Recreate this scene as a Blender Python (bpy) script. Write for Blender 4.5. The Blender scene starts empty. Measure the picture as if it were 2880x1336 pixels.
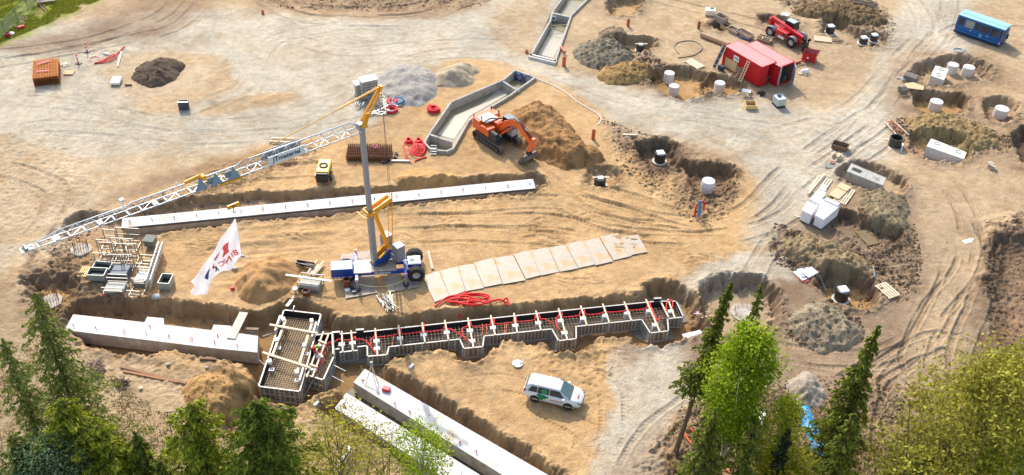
import bpy, math, random
import numpy as np
from mathutils import Matrix, Vector
R = math.radians
sc = bpy.context.scene
# ------------------------------------------------------------------ camera
CF, CTH, CRO, CH = 2880.0, R(38.67), R(2.59), 60.0      # focal length (photo px), pitch, roll, height
_c, _s = math.cos(CTH), math.sin(CTH)
_fw = np.array([0, _c, -_s]); _r = np.array([1, 0, 0.]); _u = np.cross(_r, _fw)
_r2 = math.cos(CRO) * _r + math.sin(CRO) * _u; _u2 = -math.sin(CRO) * _r + math.cos(CRO) * _u
cd = bpy.data.cameras.new('camera'); cam = bpy.data.objects.new('camera', cd)
sc.collection.objects.link(cam); sc.camera = cam
cd.sensor_width = 36; cd.lens = 36; cd.clip_start = .5; cd.clip_end = 6000
cam.matrix_world = Matrix(((_r2[0], _u2[0], -_fw[0], 0), (_r2[1], _u2[1], -_fw[1], 0), (_r2[2], _u2[2], -_fw[2], CH), (0, 0, 0, 1)))
# ------------------------------------------------------------------ sky, sun, exposure
SUN_EL, SUN_DIR = R(39), np.array([-.37, .93])
SUN_DIR = SUN_DIR / np.linalg.norm(SUN_DIR)
world = bpy.data.worlds.new('World'); sc.world = world; world.use_nodes = True
nt = world.node_tree; bg = nt.nodes['Background']; sky = nt.nodes.new('ShaderNodeTexSky')
sky.sky_type = 'NISHITA'; sky.sun_disc = False; sky.sun_elevation = SUN_EL
sky.sun_rotation = math.atan2(SUN_DIR[0], SUN_DIR[1]); sky.dust_density = 2.5; sky.air_density = 1.2
nt.links.new(sky.outputs[0], bg.inputs[0]); bg.inputs[1].default_value = 0.15
sl = bpy.data.lights.new('sun', 'SUN'); sl.energy = 2.4; sl.angle = R(.55); sl.color = (1, .94, .85)
so = bpy.data.objects.new('sun', sl); sc.collection.objects.link(so); so.location = (0, 60, 90)
_d = Vector((SUN_DIR[0] * math.cos(SUN_EL), SUN_DIR[1] * math.cos(SUN_EL), math.sin(SUN_EL)))
so.rotation_euler = _d.to_track_quat('Z', 'Y').to_euler()
vs = sc.view_settings; vs.view_transform = 'Standard'; vs.look = 'None'; vs.gamma = 1; vs.exposure = 0.86
vs.use_curve_mapping = False
# ------------------------------------------------------------------ small helpers
COL = sc.collection
def lin(c):
    c = np.asarray(c, float) / 255.
    return np.where(c <= .04045, c / 12.92, ((c + .055) / 1.055) ** 2.4)
def unp(x, y, z=0.):
    d = _fw * CF + _r2 * (x - 1440.) + _u2 * (668. - y)
    t = (z - CH) / d[2]
    return np.array([d[0] * t, d[1] * t, z])
def prj(P):
    d = np.asarray(P, float) - np.array([0, 0, CH]); z = d @ _fw
    return np.array([1440 + CF * (d @ _r2) / z, 668 - CF * (d @ _u2) / z])
K = 2880 / 2576.
def t(i, x, y):      # a reading from the i-th enlarged quarter of the reference -> photo px
    return ((0, 720, 1440, 2160)[i % 4] + x / 2.5972, (0, 440, 876)[i // 4] + y / 2.5972)
_rng = np.random.RandomState(7)
_tab = _rng.rand(256, 256)
def vn(x, y, s=0):
    x = x + s * 17.37; y = y + s * 9.71
    xi = np.floor(x).astype(int); yi = np.floor(y).astype(int); fx = x - xi; fy = y - yi
    fx = fx * fx * (3 - 2 * fx); fy = fy * fy * (3 - 2 * fy)
    a = _tab[xi & 255, yi & 255]; b = _tab[(xi + 1) & 255, yi & 255]; c = _tab[xi & 255, (yi + 1) & 255]; d = _tab[(xi + 1) & 255, (yi + 1) & 255]
    return (a + (b - a) * fx) * (1 - fy) + (c + (d - c) * fx) * fy
def fbm(x, y, o=4, s=0):
    v = 0.; a = .5; n = 0.
    for i in range(o):
        ca, sa = math.cos(i * 1.1), math.sin(i * 1.1)
        v = v + a * vn((x * ca - y * sa) * 2 ** i, (x * sa + y * ca) * 2 ** i, s + i * 3); n += a; a *= .5
    return v / n
def ss(a, b, x):
    q = np.clip((x - a) / (b - a), 0, 1); return q * q * (3 - 2 * q)
def polysd(px, py, pts):           # signed distance, positive inside
    P = np.asarray(pts, float)[:, :2]; n = len(P); d = np.full(px.shape, 1e9); ins = np.zeros(px.shape, bool)
    for i in range(n):
        a = P[i]; b = P[(i + 1) % n]; e = b - a
        wx = px - a[0]; wy = py - a[1]; h = np.clip((wx * e[0] + wy * e[1]) / (e @ e + 1e-9), 0, 1)
        d = np.minimum(d, (wx - e[0] * h) ** 2 + (wy - e[1] * h) ** 2)
        if abs(e[1]) > 1e-9:
            c = ((a[1] <= py) != (b[1] <= py)) & (px < a[0] + e[0] * (py - a[1]) / e[1]); ins ^= c
    d = np.sqrt(d); return np.where(ins, d, -d)
def smoothline(P, k=4):
    P = np.asarray(P, float); out = []
    for i in range(len(P) - 1):
        p0 = P[max(i - 1, 0)]; p1 = P[i]; p2 = P[i + 1]; p3 = P[min(i + 2, len(P) - 1)]
        for j in range(k):
            s = j / k
            out.append(.5 * ((2 * p1) + (-p0 + p2) * s + (2 * p0 - 5 * p1 + 4 * p2 - p3) * s * s + (-p0 + 3 * p1 - 3 * p2 + p3) * s ** 3))
    out.append(P[-1]); return np.array(out)
def linesd(px, py, pts):           # distance, along, signed across
    P = np.asarray(pts, float)[:, :2]; best = np.full(px.shape, 1e9); al = np.zeros(px.shape); ac = np.zeros(px.shape); L = 0
    for i in range(len(P) - 1):
        a = P[i]; e = P[i + 1] - a; l = math.hypot(*e) + 1e-9
        wx = px - a[0]; wy = py - a[1]; h = np.clip((wx * e[0] + wy * e[1]) / (l * l), 0, 1)
        d = np.hypot(wx - e[0] * h, wy - e[1] * h); m = d < best
        best = np.where(m, d, best); al = np.where(m, L + h * l, al); ac = np.where(m, (wx * e[1] - wy * e[0]) / l, ac); L += l
    return best, al, ac
def wo(pts, z=0.):                 # overview readings -> ground outline in metres
    return np.array([unp(x * K, y * K, z)[:2] for x, y in pts])
# ------------------------------------------------------------------ ground colours (as seen in full sun)
GAIN = 1.22
PAL = dict(gravel=(200, 188, 166), sand=(206, 168, 119), tan=(197, 170, 134), dirt=(180, 150, 117), brown=(146, 118, 92), dark=(92, 74, 58),
           grass=(150, 158, 58), grey=(172, 167, 158), pale=(228, 214, 190), ochre=(196, 154, 98), wet=(158, 122, 80), mud=(158, 134, 108), conc=(176, 170, 160), needle=(176, 152, 118))
PAL = {k: lin(v) / GAIN for k, v in PAL.items()}
# outlines read off the photograph's overview, turned to metres
PATCH = [   # (colour, strength, softness m, outline)
 ('gravel', .95, 2.0, [(-200, 60), (200, 60), (420, 20), (640, 30), (900, 45), (1100, 40), (1400, -40), (1400, 60), (1340, 145), (1600, 215), (1900, 250), (2080, 280), (2200, 180), (2260, -60), (2420, -60), (2500, 80), (2320, 180), (2260, 300), (2240, 400), (2120, 440), (2020, 560), (1960, 640), (1850, 640), (1900, 540), (1890, 440), (1800, 360), (1600, 330), (1400, 215), (1150, 150), (1000, 240), (1000, 330), (800, 350), (500, 390), (300, 460), (200, 560), (60, 640), (-200, 640)]),
 ('tan', .8, 1.2, [(-200, 330), (60, 350), (200, 400), (330, 380), (500, 380), (380, 460), (260, 500), (160, 560), (60, 620), (-200, 640)]),
 ('tan', .85, .8, [(290, 150), (360, 128), (540, 135), (585, 190), (590, 230), (480, 268), (400, 292), (345, 275), (320, 235), (250, 190)]),
 ('sand', .7, .7, [(545, 262), (640, 240), (745, 236), (740, 250), (640, 275), (540, 285), (490, 283)]),
 ('brown', .7, 2.0, [(-60, 130), (-60, 100), (60, 95), (180, 75), (280, 40), (400, -50), (560, -50), (520, 20), (420, 90), (280, 110), (140, 130)]),
 ('dirt', .8, 1.5, [(620, -60), (1260, -60), (1230, 10), (1180, 25), (1040, 45), (900, 42), (760, 30), (640, 12)]),
 ('tan', .8, 1.2, [(1230, 60), (1280, 10), (1390, -40), (1370, 60), (1335, 140), (1260, 120)]),
 ('sand', .95, 1.2, [(190, 620), (300, 520), (420, 470), (560, 400), (760, 350), (900, 330), (1000, 270), (1100, 210), (1090, 175), (1160, 150), (1290, 165), (1350, 190), (1480, 260), (1520, 300), (1560, 380), (1700, 400), (1880, 440), (1900, 540), (1860, 610), (1980, 640), (2010, 600), (2000, 700), (1800, 700), (1720, 730), (1700, 850), (1620, 870), (1570, 960), (1530, 1100), (1480, 1260), (1000, 1300), (600, 1100), (560, 980), (400, 920), (200, 880), (170, 760)]),
 ('gravel', .9, .5, [(1560, 870), (1780, 850), (1900, 900), (1960, 960), (1760, 1010), (1680, 1060), (1660, 1300), (1440, 1300), (1505, 1110), (1540, 1040), (1530, 960)]),
 ('tan', .9, 1.3, [(1470, 50), (1540, -20), (1900, -60), (2260, -60), (2240, 60), (2180, 160), (2080, 240), (1960, 230), (1740, 240), (1560, 200), (1430, 150)]),
 ('dirt', .6, 1.3, [(1460, 120), (1560, 90), (1700, 200), (1880, 210), (1880, 235), (1700, 250), (1500, 190)]),
 ('mud', .9, 2.0, [(1960, 600), (2130, 470), (2280, 470), (2440, 420), (2640, 300), (2800, 300), (2800, 1300), (2000, 1300), (1880, 1000), (1760, 960), (1700, 860), (1760, 760), (1720, 700), (1900, 700)]),
 ('dirt', .7, 1.5, [(2250, 130), (2400, 130), (2640, 200), (2800, 240), (2800, 600), (2500, 560), (2420, 470), (2300, 420), (2240, 300)]),
 ('tan', .75, 1.6, [(2300, 480), (2480, 420), (2700, 520), (2560, 640), (2430, 820), (2400, 900), (2300, 1000), (2260, 900), (2340, 740)]),
 ('tan', .8, 1.6, [(2460, -60), (2800, -60), (2800, 180), (2500, 120)]),
 ('ochre', .8, 1.2, [(2500, 800), (2800, 760), (2800, 960), (2560, 900)]),
 ('dark', .6, .9, [(2440, 760), (2500, 600), (2560, 640), (2500, 760), (2500, 900), (2560, 960), (2480, 900)]),
 ('ochre', .7, .6, [(1700, 730), (1760, 770), (1770, 830), (1700, 850), (1680, 800)]),
 ('brown', .5, 1.0, [(1500, 300), (1600, 340), (1850, 400), (1830, 520), (1740, 540), (1700, 470), (1580, 390)]),
 ('gravel', .85, .7, [(1720, 700), (1850, 640), (1960, 640), (1990, 700), (1780, 730), (1760, 745)]),
 ('needle', .95, 1.2, [(-60, 700), (60, 700), (120, 860), (230, 900), (300, 960), (420, 1010), (520, 1100), (760, 1200), (760, 1300), (-200, 1300), (-200, 700)]),
 ('tan', .8, 1.0, [(900, 1010), (1060, 1130), (1220, 1300), (760, 1300), (700, 1100), (800, 1040)]),
 ('brown', .75, .7, [(60, 690), (160, 650), (330, 660), (380, 760), (180, 770), (100, 800)]),
 ('brown', .7, .9, [(130, 580), (250, 530), (420, 460), (700, 400), (760, 370), (560, 400), (380, 450), (200, 540)]),
 ('brown', .6, .9, [(1540, 900), (1560, 850), (1620, 850), (1600, 920)]),
 ('brown', .55, 1.0, [(1490, 1300), (1670, 1060), (1760, 1010), (1900, 1000), (2300, 1040), (2300, 1300)]),
]
PITS = [    # (outline, depth m, bank width m, floor colour)
 ([(160, 800), (188, 765), (300, 752), (450, 760), (560, 770), (640, 785), (690, 772), (745, 756), (800, 768), (835, 795), (850, 806), (1000, 798), (1100, 788), (1300, 768), (1500, 750), (1620, 736), (1620, 712), (1660, 704), (1710, 715), (1760, 760), (1775, 800), (1765, 840), (1700, 853), (1660, 866), (1600, 866), (1570, 845), (1540, 850), (1500, 852), (1490, 870), (1440, 888), (1380, 882), (1362, 868), (1290, 862), (1262, 866), (1230, 885), (1210, 908), (1160, 912), (1128, 885), (1060, 892), (1000, 900), (980, 918), (1000, 938), (1200, 1050), (1400, 1178), (1560, 1290), (1240, 1290), (1010, 1160), (800, 1030), (830, 1010), (850, 985), (835, 975), (790, 1000), (760, 1018), (640, 1005), (636, 950), (600, 920), (470, 896), (420, 885), (380, 900), (250, 882), (190, 850)], 1.35, .85, 'wet'),
 ([(160, 570), (200, 540), (300, 536), (420, 512), (600, 488), (900, 476), (1150, 450), (1348, 440), (1362, 470), (1340, 490), (1200, 498), (920, 530), (700, 552), (600, 564), (420, 588), (380, 602), (330, 612), (200, 600)], .7, .5, 'dirt'),
 ([(90, 770), (60, 720), (90, 690), (200, 700), (200, 740), (170, 780), (130, 820)], .8, 1.6, 'ochre'),
 ([(1640, 215), (1635, 180), (1700, 168), (1760, 180), (1790, 200), (1775, 240), (1700, 250)], 1.1, 1.0, 'ochre'),
 ([(1765, 205), (1790, 190), (1840, 195), (1880, 210), (1870, 235), (1790, 240)], 1.0, .8, 'ochre'),
 ([(1550, 100), (1580, 92), (1640, 98), (1655, 110), (1640, 130), (1560, 128)], 1.1, .8, 'sand'),
 ([(1600, 380), (1620, 355), (1680, 352), (1710, 375), (1730, 410), (1840, 420), (1840, 470), (1790, 505), (1740, 480), (1720, 430), (1640, 425)], 1.2, 1.0, 'brown'),
 ([(1470, 440), (1490, 420), (1540, 418), (1570, 435), (1560, 460), (1480, 470)], .6, 1.2, 'sand'),
 ([(1525, 10), (1560, -10), (1610, -6), (1618, 15), (1590, 40), (1540, 38)], .9, 1.0, 'sand'),
 ([(2290, 180), (2320, 155), (2400, 140), (2450, 145), (2500, 175), (2480, 205), (2380, 215), (2310, 215)], 1.1, 1.7, 'tan'),
 ([(2290, 245), (2320, 232), (2400, 235), (2440, 250), (2420, 285), (2330, 290)], 1.1, .9, 'ochre'),
 ([(2470, 260), (2510, 245), (2560, 265), (2550, 305), (2490, 310)], .8, 1.0, 'dirt'),
 ([(2290, 360), (2300, 335), (2400, 345), (2450, 385), (2420, 410), (2330, 400)], 1.0, .7, 'dirt'),
 ([(2120, 420), (2160, 405), (2280, 450), (2260, 495), (2200, 490), (2110, 445)], .8, .7, 'tan'),
 ([(2060, 690), (2080, 678), (2140, 690), (2200, 710), (2215, 740), (2190, 775), (2110, 770), (2070, 740), (2050, 720)], 1.4, .6, 'ochre'),
 ([(2090, 530), (2160, 540), (2260, 580), (2270, 600), (2200, 640), (2140, 610), (2080, 560)], 1.0, 1.0, 'mud'),
 ([(1760, 745), (1800, 700), (1900, 695), (1960, 740), (1960, 800), (1900, 850), (1800, 830)], 1.3, .8, 'tan'),
 ([(1905, 45), (1930, 38), (2000, 50), (2010, 70), (1940, 66)], .9, .9, 'mud'),
 ([(2070, 55), (2100, 45), (2160, 75), (2230, 85), (2240, 115), (2160, 118), (2110, 100), (2060, 80)], .8, 1.2, 'tan'),
 ([(1780, 62), (1810, 55), (1840, 65), (1820, 80)], .7, .6, 'dark'),
 ([(2540, 350), (2580, 320), (2640, 340), (2640, 430), (2580, 420)], 1.0, 1.0, 'dark'),
 ([(2500, 620), (2560, 600), (2700, 640), (2700, 960), (2520, 900), (2480, 760)], .4, 2.5, 'brown'),
 ([(600, 995), (640, 1000), (640, 1090), (560, 1100), (540, 1060)], .7, 1.5, 'wet'),
]
LUMPS = [   # (outline, roughness m)  churned, clodded ground
 ([(60, 640), (300, 520), (760, 360), (800, 400), (420, 540), (200, 620), (380, 740), (100, 820)], .28),
 ([(-60, 330), (150, 360), (260, 470), (160, 560), (60, 640), (-60, 640)], .10),
 ([(1460, 150), (1500, 90), (1620, 120), (1700, 200), (1600, 215)], .35),
 ([(1950, 560), (2050, 600), (2260, 680), (2180, 700), (2060, 690), (1940, 660)], .38),
 ([(2180, 470), (2280, 500), (2270, 560), (2160, 540)], .25),
 ([(1990, 790), (2080, 770), (2160, 800), (2170, 860), (2080, 880), (1980, 850)], .4),
 ([(2250, 300), (2400, 290), (2500, 330), (2560, 370), (2380, 400), (2260, 360)], .32),
 ([(2480, 560), (2800, 560), (2800, 1000), (2540, 960)], .4),
 ([(200, 900), (400, 890), (640, 930), (620, 1100), (500, 1080), (380, 1000), (250, 980)], .11),
 ([(1860, -60), (2040, -60), (2230, 20), (2240, 90), (2120, 60), (2000, 30)], .35),
 ([(1500, 290), (1600, 330), (1850, 420), (1830, 540), (1740, 560), (1560, 420)], .22),
 ([(1660, 1080), (1800, 980), (2300, 960), (2300, 1300), (1640, 1300)], .25),
 ([(-60, 820), (200, 860), (300, 960), (760, 1150), (760, 1300), (-60, 1300)], .07),
 ([(640, -60), (1240, -60), (1200, 20), (700, 20)], .22),
 ([(1330, 900), (1560, 850), (1560, 960), (1380, 960)], .14),
 ([(780, 1020), (870, 960), (1000, 900), (1000, 940), (860, 1000), (1100, 1160), (1000, 1230), (700, 1150), (700, 1020)], .2),
 ([(2080, 600), (2300, 560), (2300, 760), (2150, 780)], .22),
]
MOUNDS = [  # (outline, height m)
 ([(2460, 560), (2560, 540), (2700, 600), (2700, 640), (2500, 640), (2470, 800), (2440, 760)], .5),
 ([(770, 1000), (850, 940), (880, 960), (820, 1010)], .4),
 ([(1620, 870), (1560, 850), (1370, 870), (1330, 900), (1480, 910)], .25),
 ([(1170, 900), (1300, 870), (1450, 890), (1330, 930), (1150, 960), (1000, 940)], .2),
 ([(290, 892), (420, 892), (610, 925), (630, 960), (560, 980), (300, 930)], .4),
 ([(480, 235), (745, 228), (760, 245), (540, 285)], .22),
]
TRACKS = [  # (points, half gauge m, depth m, tread width m, tread kind)
 ([(1400, 480), (1500, 520), (1700, 560), (1820, 560), (1900, 520), (1980, 440), (2060, 380), (2200, 280)], 1.1, .09, .55, 1),
 ([(1000, 560), (1200, 555), (1400, 560), (1560, 590), (1780, 600), (1960, 560), (2060, 470), (2160, 400), (2300, 300)], 1.0, .08, .5, 1),
 ([(1380, 470), (1450, 530), (1560, 570), (1700, 580)], 1.2, .10, .6, 1),
 ([(1430, 470), (1560, 500), (1700, 545), (1760, 560)], 1.2, .12, .6, 1),
 ([(940, 530), (1150, 520), (1400, 510), (1500, 540)], 1.1, .07, .5, 1),
 ([(950, 600), (1150, 590), (1350, 600), (1500, 620)], 1.1, .06, .5, 1),
 ([(1320, 340), (1400, 420), (1480, 480)], 1.3, .08, .6, 1),
 ([(480, 600), (640, 590), (800, 575), (920, 560)], 2.2, .10, 1.6, 0),
 ([(480, 660), (640, 650), (820, 640), (900, 630)], 2.2, .09, 1.6, 0),
 ([(420, 480), (560, 450), (760, 430), (900, 440)], 1.2, .06, .6, 0),
 ([(2410, 1240), (2380, 1060), (2330, 960), (2300, 900), (2350, 780), (2430, 680), (2440, 560), (2380, 460), (2300, 400)], 1.0, .10, .5, 1),
 ([(2210, 1240), (2160, 1100), (2200, 960), (2320, 860), (2400, 700), (2420, 600)], 1.1, .10, .5, 1),
 ([(2440, 1100), (2420, 900), (2470, 760), (2500, 620), (2440, 500)], 1.0, .10, .55, 1),
 ([(2080, 1000), (2260, 900), (2400, 860), (2560, 1000)], 1.0, .08, .5, 1),
 ([(2300, 1240), (2250, 1060), (2180, 960), (2260, 860)], 1.0, .09, .5, 1),
 ([(1880, 870), (2060, 900), (2200, 900), (2300, 860)], 1.0, .07, .5, 1),
 ([(2000, 560), (1930, 640), (1900, 720), (1950, 780)], 1.0, .06, .5, 1),
 ([(1440, 1200), (1480, 1100), (1380, 1030), (1300, 980)], .9, .05, .35, 1),
 ([(1500, 1180), (1540, 1080), (1520, 960), (1400, 940)], .9, .05, .35, 1),
 ([(1560, 1240), (1640, 1100), (1720, 1030), (1800, 960), (1800, 880)], 1.0, .07, .5, 1),
 ([(1100, 980), (1260, 960), (1420, 1000), (1520, 960)], .85, .035, .3, 1),
 ([(-60, 140), (100, 125), (260, 95), (420, 30), (470, -60)], 1.0, .07, .5, 0),
 ([(-60, 170), (120, 140), (300, 105), (460, 60), (560, -60)], 1.0, .07, .5, 0),
 ([(0, 340), (120, 320), (300, 330), (500, 350), (800, 330), (1000, 290)], 1.1, .035, .6, 0),
 ([(0, 250), (200, 270), (400, 310), (640, 310), (850, 250), (960, 190), (1100, 140), (1300, 140)], 1.1, .03, .6, 0),
 ([(-40, 420), (60, 440), (140, 480), (120, 560), (40, 640)], 1.1, .07, .5, 0),
 ([(640, -40), (760, 20), (900, 30), (1060, 20), (1180, -40)], 1.2, .10, .6, 0),
 ([(600, -40), (740, 40), (900, 55), (1080, 45), (1240, -40)], 1.2, .06, .6, 0),
 ([(1500, -60), (1660, 0), (1860, 50), (2000, 90), (2100, 110)], 1.1, .08, .5, 0),
 ([(2250, -60), (2330, 60), (2250, 170), (2140, 280), (1960, 340)], 1.1, .06, .6, 0),
 ([(2400, -60), (2380, 60), (2280, 190), (2180, 320), (2060, 420)], 1.1, .06, .6, 0),
 ([(2800, 40), (2620, 60), (2460, 60), (2340, 120), (2260, 240)], 1.1, .05, .6, 0),
 ([(1340, 160), (1480, 220), (1640, 270), (1820, 310), (2060, 350), (2260, 450), (2380, 560)], 1.1, .035, .6, 0),
 ([(700, 90), (860, 130), (1040, 120), (1200, 110), (1330, 120)], 1.1, .03, .6, 0),
 ([(900, 60), (700, 100), (640, 180), (600, 230), (420, 300)], 1.1, .03, .6, 0),
]
def rnd(P, k=3):          # round an outline off
    P = np.asarray(P); Q = np.concatenate([P[-2:], P, P[:3]]); S = smoothline(Q, k); return S[2 * k:(2 + len(P)) * k]
PATCH = [(c, a, s, rnd(wo(p), 2)) for c, a, s, p in PATCH]
PITS = [(rnd(wo(p)), d, b, c) for p, d, b, c in PITS]
LUMPS = [(rnd(wo(p), 2), a) for p, a in LUMPS]; MOUNDS = [(rnd(wo(p), 2), h) for p, h in MOUNDS]
LEDGE = rnd(wo([(420, 600), (430, 590), (900, 545), (1330, 500), (1480, 520), (1700, 590), (1840, 640), (1700, 700), (1300, 740), (1060, 640), (900, 600), (760, 650), (500, 680)]), 2)
TRACKS = [(smoothline(wo(p), 5), g, d, w, k) for p, g, d, w, k in TRACKS]
GRASS = wo([(-300, -80), (250, -80), (262, -10), (215, 22), (130, 62), (70, 92), (0, 118), (-60, 130), (-300, 160)])
BAS1 = wo([t(2, 395, -60), t(2, 560, -15), t(2, 440, 110), t(2, 318, 452), t(2, 150, 405), t(2, 290, 75)]) if 0 else None
def loc(i, pts, z=0.):
    return np.array([unp(*t(i, x, y), z)[:2] for x, y in pts])
BAS1 = loc(2, [(400, -70), (600, -60), (540, 10), (440, 108), (312, 448), (150, 400), (292, 80), (350, 0)])
BAS2 = np.array([unp(*q)[:2] for q in [t(1, 1420, 745), t(1, 1800, 585), t(2, 20, 508), t(2, 178, 562), t(2, 0, 690), t(1, 1560, 880), t(1, 1440, 1085), t(1, 1400, 1100), t(1, 1270, 1090), t(1, 1225, 1045), t(1, 1270, 960)]])
def bbmask(X, Y, P, m):
    P = np.asarray(P); return (X > P[:, 0].min() - m) & (X < P[:, 0].max() + m) & (Y > P[:, 1].min() - m) & (Y < P[:, 1].max() + m)
def ground(X, Y, want=True):
    sh = X.shape; X = X.ravel(); Y = Y.ravel()
    w1 = fbm(X * .55, Y * .55, 4, 1) - .5; w2 = fbm(X * .55, Y * .55, 4, 5) - .5
    Xw = X + 2.0 * w1; Yw = Y + 2.0 * w2; w3 = fbm(X * 1.9, Y * 1.9, 3, 7) - .5; w4 = fbm(X * 1.9, Y * 1.9, 3, 9) - .5; Xs = X + 1.0 * w1 + .55 * w3; Ys = Y + 1.0 * w2 + .55 * w4
    Z = .25 * (fbm(X * .06, Y * .06, 3, 2) - .5) + .05 * (fbm(X * .7, Y * .7, 3, 3) - .5)
    rough = np.full(X.shape, .03)
    for P, a in LUMPS:
        m = bbmask(X, Y, P, 2); 
        if m.any(): rough[m] = np.maximum(rough[m], a * ss(-.8, 1.2, polysd(Xw[m], Yw[m], P)))
    for P, h in MOUNDS:
        m = bbmask(X, Y, P, 2)
        if m.any():
            sd = polysd(Xw[m], Yw[m], P); Z[m] += h * ss(-.3, 2.4, sd) * (.75 + .5 * fbm(X[m] * .9, Y[m] * .9, 3, 8))
    n = fbm(X * 1.6, Y * 1.6, 4, 11); Z += rough * 1.3 * (.45 - np.abs(n - .5) * 2.6) + rough * .6 * (vn(X * 5, Y * 5, 4) - .5)
    m = bbmask(X, Y, LEDGE, 1)
    if m.any():
        q = fbm(X[m] * .16 + .1 * Y[m], Y[m] * .42, 4, 91) * 11; f = q - np.floor(q); Z[m] += .16 * (ss(.0, .10, f) - f) * ss(0, 2, polysd(X[m], Y[m], LEDGE)) * ss(.42, .6, fbm(X[m] * .25, Y[m] * .25, 3, 93))
    Z += .035 * (fbm(X * 2.6, Y * 2.6, 3, 95) - .5) * (1 + 2 * ss(.5, .65, fbm(X * .3, Y * .3, 3, 97)))
    C = np.tile(PAL['tan'], (len(X), 1)) if want else None
    TR = np.zeros(len(X)); 
    if want:
        for c, a, s, P in PATCH:
            m = bbmask(X, Y, P, 4)
            if m.any():
                k = a * ss(-s, s, polysd(Xw[m], Yw[m], P)) * (.55 + .9 * fbm(X[m] * .35, Y[m] * .35, 4, 21))
                k = np.clip(k, 0, 1)[:, None]; C[m] = C[m] * (1 - k) + PAL[c] * k
        k = ss(.12, .36, rough)[:, None] * ss(.42, .62, fbm(X * .8, Y * .8, 4, 31))[:, None] * .75
        C = C * (1 - k) + (PAL['dark'] * .7 + PAL['brown'] * .5) * k
    for P, g, d, w, kind in TRACKS:
        m = bbmask(X, Y, P, g + 1.5)
        if not m.any(): continue
        _, al, ac = linesd(X[m], Y[m], P); ac = ac + .12 * (fbm(X[m] * .5, Y[m] * .5, 2, 41) - .5) * 2
        q = np.abs(np.abs(ac) - g); L = al.max()
        fade = ss(0, 3, al) * ss(0, 3, L - al) * ss(.30, .50, fbm(al * .22 + g, ac * .25, 4, 43))
        rut = ss(w * .75, w * .35, q); rim = ss(w * .95, w * .7, q) * ss(w * .4, w * .62, q)
        tread = 0
        if kind == 1:
            ph = al / .36 + q * 1.6; tread = .04 * (np.abs((ph % 1) - .5) * 4 - 1) * rut
        Z[m] += fade * (-d * rut + d * .7 * rim + tread) * (.7 + .6 * fbm(al * .8, ac * .8, 3, 45))
        TR[m] = np.maximum(TR[m], fade * rut * min(1, d * 11))
    for P, d, b, c in PITS:
        m = bbmask(X, Y, P, 2)
        if not m.any(): continue
        sd = polysd(Xs[m], Ys[m], P); k = ss(-b * .25, b * .75, sd)
        Z[m] = Z[m] * (1 - k * .7) - d * k + .12 * ss(-1.2, -.1, sd) * ss(.3, -.1, sd) + (.55 * (.5 - np.abs(fbm(X[m] * 1.7, Y[m] * 1.7, 4, 49) - .5) * 3.2)) * ss(-.7, .1, sd) * ss(b * 1.7, b * .6, sd) * min(1, d)
        if want:
            rk = (ss(-2.4, -.1, sd) * ss(.42, .6, fbm(X[m] * .9, Y[m] * .9, 4, 47)) * (.65 if c in ('brown', 'dark', 'mud', 'ochre') else .3))[:, None]; C[m] = C[m] * (1 - rk) + (PAL['brown'] * .6 + PAL['dark'] * .3) * rk
            kk = ss(0, b * 1.0, sd)[:, None]; C[m] = C[m] * (1 - .8 * kk) + PAL[c] * .8 * kk
            bk = (ss(-.15, .1, sd) * ss(b * 1.0, b * .5, sd) * .42)[:, None]; C[m] = C[m] * (1 - bk) + (PAL['dark'] if c in ('brown', 'dark', 'mud', 'ochre') else PAL['brown'] * .9) * bk
    for P, d in ((BAS1, 1.6), (BAS2, 1.6)):
        m = bbmask(X, Y, P, 1)
        if m.any(): Z[m] -= d * ss(.05, .3, polysd(X[m], Y[m], P))
    if not want: return Z.reshape(sh)
    m = bbmask(X, Y, GRASS, 3)
    if m.any():
        k = ss(-1.2, 1.5, polysd(Xw[m], Yw[m], GRASS)) * ss(.2, .5, fbm(X[m] * .5, Y[m] * .5, 4, 51)); k = k[:, None]
        g = PAL['grass'] * (.7 + .6 * fbm(X[m] * .9, Y[m] * .9, 3, 53))[:, None]; C[m] = C[m] * (1 - k) + g * k
    # wheel-polished and driven streaks along the haul roads, blotches of fines and damp
    C *= (1 - .10 * TR)[:, None]
    st = fbm(X * .12 + Y * .5, Y * .1 - X * .5, 4, 61); C *= (.90 + .22 * st)[:, None]
    b = fbm(X * .22, Y * .22, 5, 63); C *= (.76 + .48 * b)[:, None]
    b2 = ss(.5, .7, fbm(X * .9, Y * .9, 4, 65))[:, None]; C = C * (1 - .14 * b2 * np.array([.6, .9, 1.2]))
    return Z.reshape(sh), np.clip(C, 0, 1), np.clip(rough, 0, 1)
def gz(x, y): return float(ground(np.array([float(x)]), np.array([float(y)]), False)[0])
def hit(x, y, dz=0.):      # where the sight line through a photo reading meets the ground (raised by dz)
    z = 0.
    for _ in range(4):
        p = unp(x, y, z + dz); z = gz(p[0], p[1])
    return np.array([p[0], p[1], z])
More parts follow.
